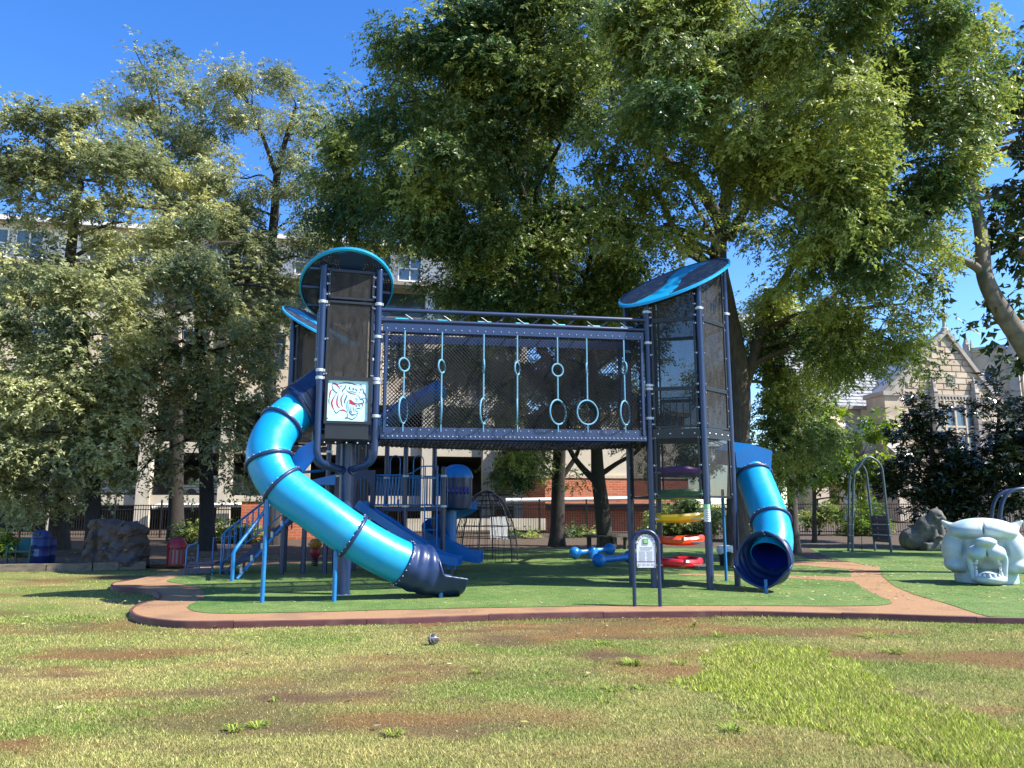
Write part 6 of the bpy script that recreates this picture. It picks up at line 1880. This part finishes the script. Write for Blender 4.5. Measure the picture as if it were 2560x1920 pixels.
for i, ch in enumerate(word):
    a = math.radians(152 - 124 * i / (len(word) - 1))
    me = text_mesh(ch, .058); c0 = V((sgx + rad * math.cos(a), SY - .0135, bzt + rad * math.sin(a) * .98))
    ra = a - math.pi / 2; ca, sa = math.cos(ra), math.sin(ra)
    vs = [c0 + V((v.co.x * ca - v.co.y * sa, 0, v.co.x * sa + v.co.y * ca)) for v in me.vertices]
    lt.add(vs, [tuple(p.vertices)[::-1] for p in me.polygons]); bpy.data.meshes.remove(me)
lt.build("lettering", DARKT, board)
gq = MB().box((sgx - .005, SY - .015, bzt + .035), (.088, .006, .088)).build("green_emblem", mat("green_print", (.13, .42, .10), rough=.5), board)
MB().box((sgx - .005, SY - .0195, bzt + .035), (.06, .004, .052)).build("emblem_inset", mat("pale_green_inset", (.36, .62, .30), rough=.5), gq)
pr = MB(); rq = random.Random(2)
H_ = bzt - bz0
for i in range(3): pr.box((sgx + rq.uniform(-.01, .01), SY - .014, bzt - .055 - i * .02), (.21 - .02 * i, .003, .007))
for i in range(11): pr.box((sgx - .06 + rq.uniform(-.004, .004), SY - .014, bzt - .125 - i * .0165), (.10 + rq.uniform(-.02, .01), .003, .0055)); pr.box((sgx + .062, SY - .014, bzt - .125 - i * .0165), (.10 + rq.uniform(-.03, .01), .003, .0055))
for i in range(4): pr.box((sgx - .105 + i * .07, SY - .014, bz0 + .055), (.045, .003, .028))
pr.build("small_print", GREYT, board)
MB().box((sgx, SY - .0142, bz0 + .10), (.28, .003, .007)).build("rule", mat("maroon_rule", (.16, .04, .03)), board)
bo = MB()
for dx, zq in ((-.135, bz0 + .02), (.135, bz0 + .02), (-.135, bzt + .0), (.135, bzt + .0)): bo.ball((sgx + dx, SY - .014, zq), .009, 6, 4)
bo.build("screws", DARKT, board)

# scuffed ball on the lawn
bc = G(1083, 1613, LAWN); br_ = .066
lzb = float(lawn_z(np.array([bc.x]), np.array([bc.y]))[0])
ball = MB().ball((bc.x, bc.y, lzb + br_), br_, 28, 18).build("play_ball", mat("scuffed_black_rubber", (.05, .05, .055), rough=.35, var=.4, vscale=25, dirt=(.26, .25, .24), dscale=22), None, smooth=True, loc=(bc.x, bc.y, lzb))
tag(ball, "small scuffed black and grey ball lying on the bare lawn", "ball")
for ax in (V((.75, -.35, .35)), V((-.2, .4, .9))):
    MB().ring(V((bc.x, bc.y, lzb + br_)), ax, br_ - .0005, .0032, 32, 6).build("ball_seam", mat("pale_ball_seam", (.5, .49, .45), rough=.5) if "pale_ball_seam" not in bpy.data.materials else bpy.data.materials["pale_ball_seam"], ball, smooth=True)

# roaring cat head sculpture
HY = 17.0
hx0 = W(2468, 1460, HY).x
head = thing("cat_head", "big pale blue sculpted roaring cat head on the turf at the right", "sculpture", V((hx0, HY, 0)))
PAINT = mat("worn_pale_blue_paint", (0.47, 0.55, 0.545), rough=0.6, var=0.12, vscale=6, dirt=(0.25, 0.45, 0.56), dscale=2.6, bump=0.08, bscale=12)
YAW = math.radians(28)
CY_, SY_ = math.cos(YAW), math.sin(YAW)
def cat_sdf(X, Y, Z):
    d = sd_ell(X, Y, Z, (0, .10, .68), (.72, .50, .46))                       # skull
    for s in (-1, 1):
        d = smin(d, sd_ell(X, Y, Z, (s * .53, -.05, .70), (.27, .34, .42)), .12)          # cheeks
        d = smin(d, sd_ell(X, Y, Z, (s * .55, -.16, .37), (.235, .26, .150), (s * .22,)), .06)      # jowls
    d = smin(d, sd_ell(X, Y, Z, (.01, -.44, .78), (.25, .40, .17)), .08)       # bridge
    brow = smin(sd_ell(X, Y, Z, (-.27, -.22, 1.10), (.33, .36, .155), (.14,)), sd_ell(X, Y, Z, (.27, -.22, 1.10), (.33, .36, .155), (-.14,)), .05)
    brow = smin(brow, sd_ell(X, Y, Z, (0, -.06, 1.14), (.60, .44, .235)), .14)
    d = smin(d, brow, .022)
    for s in (-1, 1):
        d = smin(d, sd_ell(X, Y, Z, (s * .155 + .01, -.66, .655), (.215, .22, .155), (s * .15,)), .035)      # muzzle pads
        ear = sd_cap(X, Y, Z, (s * .50, .02, 1.10), (s * .74, .0, 1.30), .14, .030)
        ear = smax(ear, -sd_cap(X, Y, Z, (s * .58, -.17, 1.10), (s * .73, -.10, 1.26), .085, .015), .02)
        d = smin(d, ear, .05)
        d = smin(d, sd_cap(X, Y, Z, (s * .33 + .01, -.60, .60), (s * .27 + .01, -.58, .12), .060, .055), .03)     # mouth corners
    d = smax(d, -(sd_ell(X, Y, Z, (.01, -.66, .36), (.245, .46, .225))), .03)     # open mouth
    for s in (-1, 1):
        d = smax(d, -sd_ell(X, Y, Z, (s * .385 + .01, -.50, .72), (.05, .26, .21), (s * .22,)), .05)   # creases beside the muzzle
        d = smax(d, -sd_ell(X, Y, Z, (s * .29, -.64, .925), (.12, .2, .035), (s * -.25,)), .02)       # eye slots
    d = smin(d, sd_ell(X, Y, Z, (.01, -.80, .885), (.20, .16, .105)), .02)      # nose
    d = smax(d, -sd_ell(X, Y, Z, (.01, -.97, .80), (.19, .07, .022)), .015)
    d = smax(d, -sd_ell(X, Y, Z, (.01, -.90, .62), (.018, .2, .13)), .02)           # split lip
    d = smax(d, -sd_ell(X, Y, Z, (0, -.58, 1.12), (.014, .16, .13)), .03)
    jaw = sd_ell(X, Y, Z, (.02, -.58, .125), (.30, .28, .125))
    jaw = smax(jaw, -sd_ell(X, Y, Z, (.02, -.62, .245), (.215, .20, .11)), .02)
    d = smin(d, jaw, .03)
    d = smin(d, sd_ell(X, Y, Z, (.01, -.40, .18), (.17, .30, .10)), .04)        # tongue
    nk = np.maximum(np.sqrt((X / .60) ** 2 + ((Y - .14) / .46) ** 2) * .46 - .46, np.abs(Z - .12) - .12)
    d = smin(d, nk, .06)
    return np.maximum(d, -Z + .0)
def cat_world(X, Y, Z):
    x, y = X - hx0, Y - HY
    return cat_sdf(x * CY_ - y * SY_, x * SY_ + y * CY_, Z)
def HP(x, y, z): return V((hx0 + x * CY_ + y * SY_, HY - x * SY_ + y * CY_, z))
hd = sculpt_obj("head", cat_world, (hx0 - 1.1, HY - 1.1, -.04), (hx0 + 1.1, HY + 1.0, 1.42), .021, PAINT, head)
TOOTH = mat("white_tooth_paint", (.70, .74, .72), rough=.5)
for i in range(7):
    a = math.radians(-160 + 140 * i / 6)
    p = HP(.02 + .235 * math.cos(a), -.58 + .23 * math.sin(a), .19); h = .12 if i in (0, 6) else .06
    MB().lathe(p, [(.030, 0), (.024, h * .5), (.004, h)], 10).build("tooth", TOOTH, head, smooth=True)
for s in (-1, 1):
    for k in range(3):
        MB().ball(HP(.02 + s * .225, -.52 + .09 * k, .27 + .075 * k), (.035, .04, .05), 10, 8).build("tooth", TOOTH, head, smooth=True)
    MB().lathe(HP(.01 + s * .19, -.74, .55), [(.004, -.12), (.022, -.05), (.028, .02)], 10).build("tooth", TOOTH, head, smooth=True)

# arched climber with navy rung panels
AC = thing("arched_climber", "tall grey arched frame climber with navy rung panels, between path and church", "climber", G(2175, 1380, tz))
GREYP = mat("grey_green_painted_steel", (.06, .095, .115), rough=.4, var=.1)
fro = catmull([W(2131, 1381, 29.6), W(2132, 1290, 29.6), W(2135, 1195, 29.6), W(2147, 1168, 29.6), W(2160, 1149, 29.6), W(2172, 1143, 29.6), W(2186, 1148, 29.6), W(2202, 1165, 29.6), W(2208, 1195, 29.6), W(2218, 1290, 29.6), W(2228, 1379, 29.6)], 4)
bac = catmull([W(2121, 1377, 30.9), W(2122, 1290, 30.9), W(2124, 1195, 30.9), W(2133, 1172, 30.9), W(2142, 1164, 30.9), W(2150, 1160, 30.9), W(2158, 1166, 30.9), W(2165, 1180, 30.9), W(2168, 1200, 30.9), W(2178, 1290, 30.9), W(2188, 1375, 30.9)], 4)
for pts in (fro, bac):
    pts[0].z = pts[-1].z = 0.0
    MB().tube(pts, .046, 10).build("arch_frame", GREYP, AC, smooth=True)
for i in (18, 20, 23): MB().tube([fro[i], bac[i]], .03, 8).build("cross_bar", GREYP, AC, smooth=True)
def rung_panel(a0, a1, b0, b1, n):
    pn = MB().prism([a0, a1, b1, b0], V((.02, -.02, 0))).build("rung_panel", NAVYP, AC)
    for i in range(n):
        s = (i + .6) / n; p, q = a0.lerp(a1, s), b0.lerp(b1, s)
        MB().bar(p + V((.0, -.05, 0)), q + V((0, -.05, 0)), .05, .035).build("rung", CLAMP if i % 2 else GREYP, pn)
    bb = MB()
    for i in range(n): bb.ball(a0.lerp(a1, (i + .3) / n).lerp(b0.lerp(b1, (i + .3) / n), .3) + V((0, -.05, 0)), .03, 6, 4)
    bb.build("hand_hold", BOLT, pn, kind="stuff")
rung_panel(bac[36], bac[39], fro[36], fro[39], 5)
rung_panel(bac[4], bac[1], fro[4], fro[1], 5)
MB().tube([W(2150, 1165, 30.2), W(2155, 1378, 30.2)], .012, 5).build("climbing_rope", NETM, AC, smooth=True)

# second arch at the right edge
A2 = thing("swing_arch", "navy arched tube frame behind the pale cat head at the right edge", "swing frame", G(2500, 1410, tz))
gq = G(2499, 1412, tz)
a2 = catmull([V((gq.x, 23.0, 0)), W(2499, 1330, 23), W(2500, 1290, 23), W(2506, 1255, 23), W(2520, 1234, 23), W(2545, 1223, 23), W(2575, 1226, 23), W(2598, 1245, 23), W(2608, 1290, 23), V((W(2612, 1400, 23).x, 23, 0))], 5)
MB().tube(a2, .06, 12).build("arch_frame", NAVY, A2, smooth=True)
MB().tube([p + V((.06, .5, -.02)) for p in a2], .05, 12).build("arch_frame", NAVY, A2, smooth=True)
MB().tube([a2[25], a2[25] + V((.06, .5, -.02))], .04, 8).build("cross_bar", NAVY, A2, smooth=True)

# seated stone lion
LY = 31.0
lx = W(2335, 1340, LY).x
lion = thing("lion_statue", "seated grey stone lion on stacked blocks in front of the iron fence", "statue", V((lx, LY, zt(LY))))
def lion_sdf(X, Y, Z):
    x, y, z = X - lx, Y - LY, Z
    d = sd_ell(x, y, z, (-.66, .30, .46), (.56, .45, .46), (.30,))            # haunch and back
    d = smin(d, sd_ell(x, y, z, (-.25, .1, .85), (.42, .38, .52), (-.2,)), .12)     # chest
    d = smin(d, sd_ell(x, y, z, (.10, -.05, 1.30), (.30, .30, .34)), .08)         # mane
    d = smin(d, sd_ell(x, y, z, (.22, -.22, 1.22), (.17, .2, .16)), .05)            # muzzle
    for s in (-1, 1):
        d = smin(d, sd_ell(x, y, z, (.02 + s * .20, .05, 1.62), (.07, .06, .08)), .04)
        d = smin(d, sd_cap(x, y, z, (.02 + s * .14, -.18, .95), (.14 + s * .17, -.28, .10), .13, .11), .06)
        d = smin(d, sd_ell(x, y, z, (.18 + s * .17, -.40, .52), (.13, .2, .09)), .04)
    d = smax(d, -sd_ell(x, y, z, (.25, -.45, 1.16), (.10, .08, .03)), .02)
    d = smax(d, -sd_ell(x, y, z, (.12, -.34, 1.34), (.16, .06, .035)), .02)
    d = smin(d, np.maximum(np.maximum(np.abs(x - .10) - .36, np.abs(y + .05) - .35), np.abs(z - .42) - .10), .04)
    d = smin(d, np.maximum(np.maximum(np.abs(x + .05) - .52, np.abs(y + .05) - .42), np.abs(z - .15) - .17), .05)
    d = d + .02 * np.sin(x * 17) * np.sin(z * 15 + 1) * np.sin(y * 13)
    return np.maximum(d, -z)
LIONM = mat("weathered_grey_stone", (.06, .06, .057), rough=.9, var=.4, vscale=4, bump=.5, bscale=16, col2=(.15, .147, .135))
sculpt_obj("lion_body", lion_sdf, (lx - 1.5, LY - .9, -.05), (lx + .9, LY + 1.0, 1.85), .05, LIONM, lion)

# climbing boulder behind the timbers
BY = 22.6
bx = W(292, 1412, BY).x
bld = thing("climbing_boulder", "brown climbing boulder with a cleft left side standing behind the grey timbers", "boulder", V((bx, BY, 0)))
def bould(X, Y, Z):
    x, y, z = X - bx, Y - BY, Z
    w = .72 - .04 * (z - .6) + .03 * np.sin(z * 5)
    d = np.sqrt(np.maximum(np.abs(x + .02 * z) - w + .18, 0) ** 2 + np.maximum(np.abs(y) - .42, 0) ** 2 + np.maximum(np.abs(z - .55) - .52 + .10 * (x), 0) ** 2) - .16
    d = np.minimum(d, 5)
    n = .055 * np.sin(x * 9 + 2 * np.sin(z * 6)) * np.sin(z * 11 + 1.5 * np.sin(x * 5 + y * 4)) + .03 * np.sin(x * 23 + z * 9) * np.sin(z * 27 - y * 14) + .045 * np.sin(z * 16 + 3 * np.sin(x * 4))
    cr = np.abs(np.sin(x * 6.5 + 1.3 * np.sin(z * 7 + 2 * np.sin(y * 3)) + 2.1 * np.sin(z * 3.1)))
    cz = np.abs(np.sin(z * 8.3 + 1.6 * np.sin(x * 5.2 + 1.0) + 0.8 * np.sin(x * 13)))
    n = n * 0.55 + .05 * np.exp(-cr * 9) + .055 * np.exp(-cz * 8) + .012 * np.sin(x * 41 + 7 * np.sin(z * 9)) * np.sin(z * 37 + 5 * np.sin(x * 8))
    d = d + n
    d = np.maximum(d, -(sd_ell(x, y, z, (-.38, -.66, .6), (.09, .25, .7))))
    return np.maximum(d, -z)
ROCK = mat("brown_climbing_rock", (.05, .036, .026), rough=.95, var=.4, vscale=5, bump=1.0, bscale=22, col2=(.13, .092, .062), dirt=(.09, .09, .115), dscale=2)
sculpt_obj("boulder_body", bould, (bx - 1.1, BY - .9, -.06), (bx + 1.1, BY + .9, 1.5), .03, ROCK, bld)
for dx, dz, c in ((.3, .9, (.2, .05, .04)), (-.1, .5, (.05, .1, .2)), (.5, .45, (.2, .15, .04))):
    MB().ball((bx + dx, BY - .58, dz), (.06, .05, .04), 8, 6).build("hand_hold", mat("hold_%d" % int(dx * 10 + 9), c), bld, smooth=True)

# bins and drums
def drum(px, py, Y, lid, label):
    x = W(px, py, Y).x
    root = thing("barrel_bin", label, "bin", V((x, Y, 0)), "blue bins by the boulder")
    BL = mat("deep_blue_plastic", (.008, .022, .105), rough=.45, var=.15) if "deep_blue_plastic" not in bpy.data.materials else bpy.data.materials["deep_blue_plastic"]
    MB().lathe((x, Y, 0), [(.21, 0), (.235, .03), (.24, .22), (.25, .24), (.24, .26), (.24, .50), (.25, .52), (.24, .54), (.235, .74), (.22, .76)], 22).build("barrel", BL, root, smooth=40)
    if lid:
        MB().lathe((x, Y, .76), [(.255, 0), (.255, .06), (.20, .17), (.10, .22), (.01, .23)], 22).build("domed_lid", BL, root, smooth=45)
        MB().box((x, Y - .20, .87), (.2, .12, .07)).build("flap", BLACKM, root)
    else:
        MB().lathe((x, Y, .70), [(.245, 0), (.245, .05)], 22).build("rim", BLACKM, root, smooth=40)
    MB().box((x + .05, Y - .238, .34), (.15, .01, .2)).build("sticker", mat("faded_blue_sticker", (.12, .2, .33), rough=.6) if "faded_blue_sticker" not in bpy.data.materials else bpy.data.materials["faded_blue_sticker"], root)
drum(97, 1400, 23.0, True, "blue barrel bin with a domed lid, left of the brown boulder")
drum(115, 1400, 23.6, False, "open blue barrel bin half hidden behind the lidded one")
gb_ = thing("garden_bench", "dark green plastic bench at the far left beside the blue bins", "bench", V((W(58, 1390, 22.8).x, 22.8, 0)))
GX = gb_.location.x; GRN = mat("dark_green_plastic", (.008, .07, .05), rough=.45, var=.2)
MB().prism([V((GX - .33, 22.55, .36)), V((GX + .33, 22.55, .36)), V((GX + .33, 23.0, .32)), V((GX - .33, 23.0, .32))], V((0, 0, .05))).build("seat", GRN, gb_)
MB().prism([V((GX - .36, 22.98, .34)), V((GX + .36, 22.98, .34)), V((GX + .30, 23.16, .74)), V((GX - .30, 23.16, .74))], V((0, .04, 0))).build("backrest", GRN, gb_)
for s in (-1, 1):
    MB().bar((GX + s * .34, 22.55, .54), (GX + s * .34, 23.02, .54), .06, .04).build("armrest", GRN, gb_)
    for yy in (22.57, 22.98): MB().bar((GX + s * .32, yy, 0), (GX + s * .33, yy, .54), .045, .045, up=V((0, 1, 0))).build("leg", GRN, gb_)
rbx = W(440, 1408, 22.7).x
rbn = thing("litter_bin", "red domed litter bin with barred sides, left of the transfer platform", "bin", V((rbx, 22.7, 0)))
REDM = mat("red_painted_metal", (.30, .012, .022), rough=.4, var=.15)
MB().lathe((rbx, 22.7, .50), [(.285, 0), (.285, .05), (.25, .14), (.18, .23), (.08, .29), (.01, .30)], 24).build("domed_lid", REDM, rbn, smooth=45)
MB().lathe((rbx, 22.7, 0), [(.26, 0), (.26, .05)], 24).build("base", REDM, rbn, smooth=40)
for k in range(14):
    a = 2 * math.pi * k / 14
    MB().box((rbx + .255 * math.cos(a), 22.7 + .255 * math.sin(a), .27), (.02, .05, .48), a).build("slat", REDM, rbn)
MB().lathe((rbx, 22.7, .04), [(.2, 0), (.215, .40)], 20).build("liner", mat("pale_bin_liner", (.35, .34, .33), rough=.6), rbn, smooth=40)
tcx_ = W(1817, 1412, 22.4).x
tc_ = thing("waste_can", "black waste can lined with a white bag, behind the right tower posts", "bin", V((tcx_, 22.4, 0)))
MB().lathe((tcx_, 22.4, 0), [(.19, 0), (.23, .5), (.24, .52)], 20).build("can_body", BLACKM, tc_, smooth=40)
bgm = MB(); vs = []; N = 24
for j, (r_, h) in enumerate(((.245, .36), (.262, .42), (.262, .53), (.23, .56), (.19, .52))):
    for k in range(N):
        a = 2 * math.pi * k / N; vs.append(V((tcx_ + (r_ + .015 * math.sin(5 * a + j)) * math.cos(a), 22.4 + (r_ + .015 * math.sin(5 * a + j)) * math.sin(a), h + (.04 * math.sin(3 * a) if j == 0 else 0))))
bgm.add(vs, [(j * N + k, j * N + (k + 1) % N, (j + 1) * N + (k + 1) % N, (j + 1) * N + k) for j in range(4) for k in range(N)])
bgm.build("bin_bag", mat("white_plastic_bag", (.62, .63, .63), rough=.4), tc_, smooth=60)

# blue dumb-bell shaped seats lying on the turf
def dumbbell(pts, r, label, midr):
    P = [V(p) for p in pts]
    c = (P[0] + P[-1]) / 2
    root_f = lambda X, Y, Z: sdf(X, Y, Z)
    def sdf(X, Y, Z):
        d = None
        for p in P[:1] + P[-1:]:
            q = sd_ell(X, Y, Z, p, (r, r, r)); d = q if d is None else smin(d, q, .03)
        m = (P[0] + P[-1]) / 2
        d = smin(d, sd_cap(X, Y, Z, P[0], m, r * .50, r * .42), .05); d = smin(d, sd_cap(X, Y, Z, m, P[-1], r * .42, r * .50), .05)
        if midr: d = smin(d, sd_cap(X, Y, Z, m, (m.x, m.y, .02), midr, midr * 1.15), .05)
        return np.maximum(d, -(Z - .012))
    lo = [min(p[i] for p in P) - r - .1 for i in range(3)]; hi = [max(p[i] for p in P) + r + .1 for i in range(3)]
    lo[2] = -.03
    o = sculpt_obj("dumbbell_seat", sdf, lo, hi, .032, BLUE, None, (c.x, c.y, 0))
    tag(o, label, "play seat", "blue dumb-bell seats")
y1_ = 25.3
dumbbell([(W(1437, 1382, 25.3).x, 25.3, .21), (W(1524, 1376, 26.0).x, 26.0, .30)], .19, "blue dumb-bell shaped seat farther back, one ball raised off the turf", .15)
dumbbell([(W(1497, 1402, 21.7).x, 21.7, .20), (W(1575, 1394, 22.6).x, 22.6, .24)], .19, "nearer blue dumb-bell shaped seat, partly hidden by the sign and posts", 0)

# round picnic table
pt = thing("picnic_table", "dark round table on posts around the forked trunk by the brick wall", "table", G(1518, 1372, tz))
PX, PY = pt.location.x, pt.location.y
DW = mat("dark_stained_wood", (.05, .04, .032), rough=.8, var=.3)
N = 28; vs = []
for z in (.50, .57):
    for r_ in (.45, 1.0):
        for k in range(N):
            a = 2 * math.pi * k / N; vs.append(V((PX + r_ * math.cos(a), PY + r_ * math.sin(a), z)))
fs = []
for k in range(N):
    l = (k + 1) % N
    fs += [(k, N + k, N + l, l), (2 * N + k, 2 * N + l, 3 * N + l, 3 * N + k), (N + k, 3 * N + k, 3 * N + l, N + l), (k, l, 2 * N + l, 2 * N + k)]
MB().add(vs, fs).build("table_top", DW, pt)
for k in range(8):
    a = 2 * math.pi * (k + .3) / 8
    MB().box((PX + .8 * math.cos(a), PY + .8 * math.sin(a), .25), (.12, .12, .5), a).build("leg", DW, pt)

# spring toy beneath the rear unit
sxp = W(787, 1405, 22.0).x
sr = thing("spring_rider", "red and yellow spring rider in the shade under the long blue slide", "spring toy", V((sxp, 22.0, 0)))
MB().tube([V((sxp + .09 * math.cos(t), 22 + .09 * math.sin(t), .02 + t * .008)) for t in np.linspace(0, 10 * math.pi, 60)], .016, 6).build("spring", BLACKM, sr, smooth=True)
MB().lathe((sxp, 22, .26), [(.10, 0), (.14, .06), (.14, .2), (.11, .26)], 14).build("body", REDM, sr, smooth=40)
MB().lathe((sxp, 22, .52), [(.14, 0), (.17, .05), (.17, .13), (.15, .2), (.10, .24), (.02, .25)], 14).build("seat", mat("mustard_plastic", (.42, .18, .012), rough=.45), sr, smooth=40)
MB().tube([V((sxp - .2, 21.95, .62)), V((sxp + .2, 21.95, .62))], .018, 8).build("handle", REDM, sr, smooth=True)

# rope dome climber in the shade
RDY = 24.5
rd0 = W(1215, 1375, RDY).x
rd = thing("rope_dome", "dark arched rope net climber in the shade behind the double slide", "climber", V((rd0, RDY, 0)))
DK = mat("dark_grey_tube", (.02, .022, .026), rough=.45)
arcs = []
for a in (20, 80, 140, 200, 260, 320):
    q = math.radians(a)
    arc = [V((rd0 + 1.05 * math.sin(t) * math.cos(q), RDY + 1.05 * math.sin(t) * math.sin(q), 2.15 * math.cos(t))) for t in np.linspace(0, math.pi / 2, 10)]
    arcs.append(arc); MB().tube(arc, .022, 8).build("arch_leg", DK, rd, smooth=True)
nt_ = MB()
for lvl in range(1, 9):
    loop = [arc[lvl] for arc in arcs]
    for i in range(6): nt_.tube([loop[i], loop[i].lerp(loop[(i + 1) % 6], .5) * .985 + V((rd0, RDY, 0)) * .015, loop[(i + 1) % 6]], .012, 4)
for i in range(6):
    for s in (.25, .5, .75): nt_.tube([arcs[i][l].lerp(arcs[(i + 1) % 6][l], s) for l in range(1, 10)], .008, 4)
nt_.build("rope_net", NETM, rd, kind="stuff")

# white folding barriers of the neighbouring yard seen through the fence
for k, px in enumerate((1232, 1247, 1262)):
    x = W(px, 1330, 38.2).x
    t = thing("white_barrier", ("left white barrier of three behind the rope dome", "middle white barrier of three behind the rope dome", "right white barrier of three behind the rope dome")[k], "barrier", V((x, 38.2, zt(38.2))), "white barriers behind the rope dome")
    MB().box((x, 38.2, zt(38.2) + .55), (.26, .05, 1.1)).build("board", WHITEP, t)
    for s in (-.09, .09): MB().box((x + s, 38.25, zt(38.2) + .06), (.05, .3, .12)).build("foot", WHITEP, t)

# bird high over the far left trees
bp_ = W(24, 277, 40)
bb = MB(); vs = []
body = catmull([bp_ + V((-.16, 0, -.02)), bp_ + V((-.05, 0, 0)), bp_ + V((.08, 0, .01)), bp_ + V((.17, 0, .0))], 4)
bb.tube(body, [.012 + .035 * math.sin(math.pi * i / (len(body) - 1)) for i in range(len(body))], 8)
for s in (-1, 1):
    bb.prism([bp_ + V((.05, s * .02, .02)), bp_ + V((-.05, s * .02, .02)), bp_ + V((-.09, s * .28, .11)), bp_ + V((0, s * .16, .09))], V((0, 0, .008)))
brd = bb.build("bird", DARKT, None, loc=bp_)
tag(brd, "tiny dark bird flying in the sky above the far left tree", "bird")
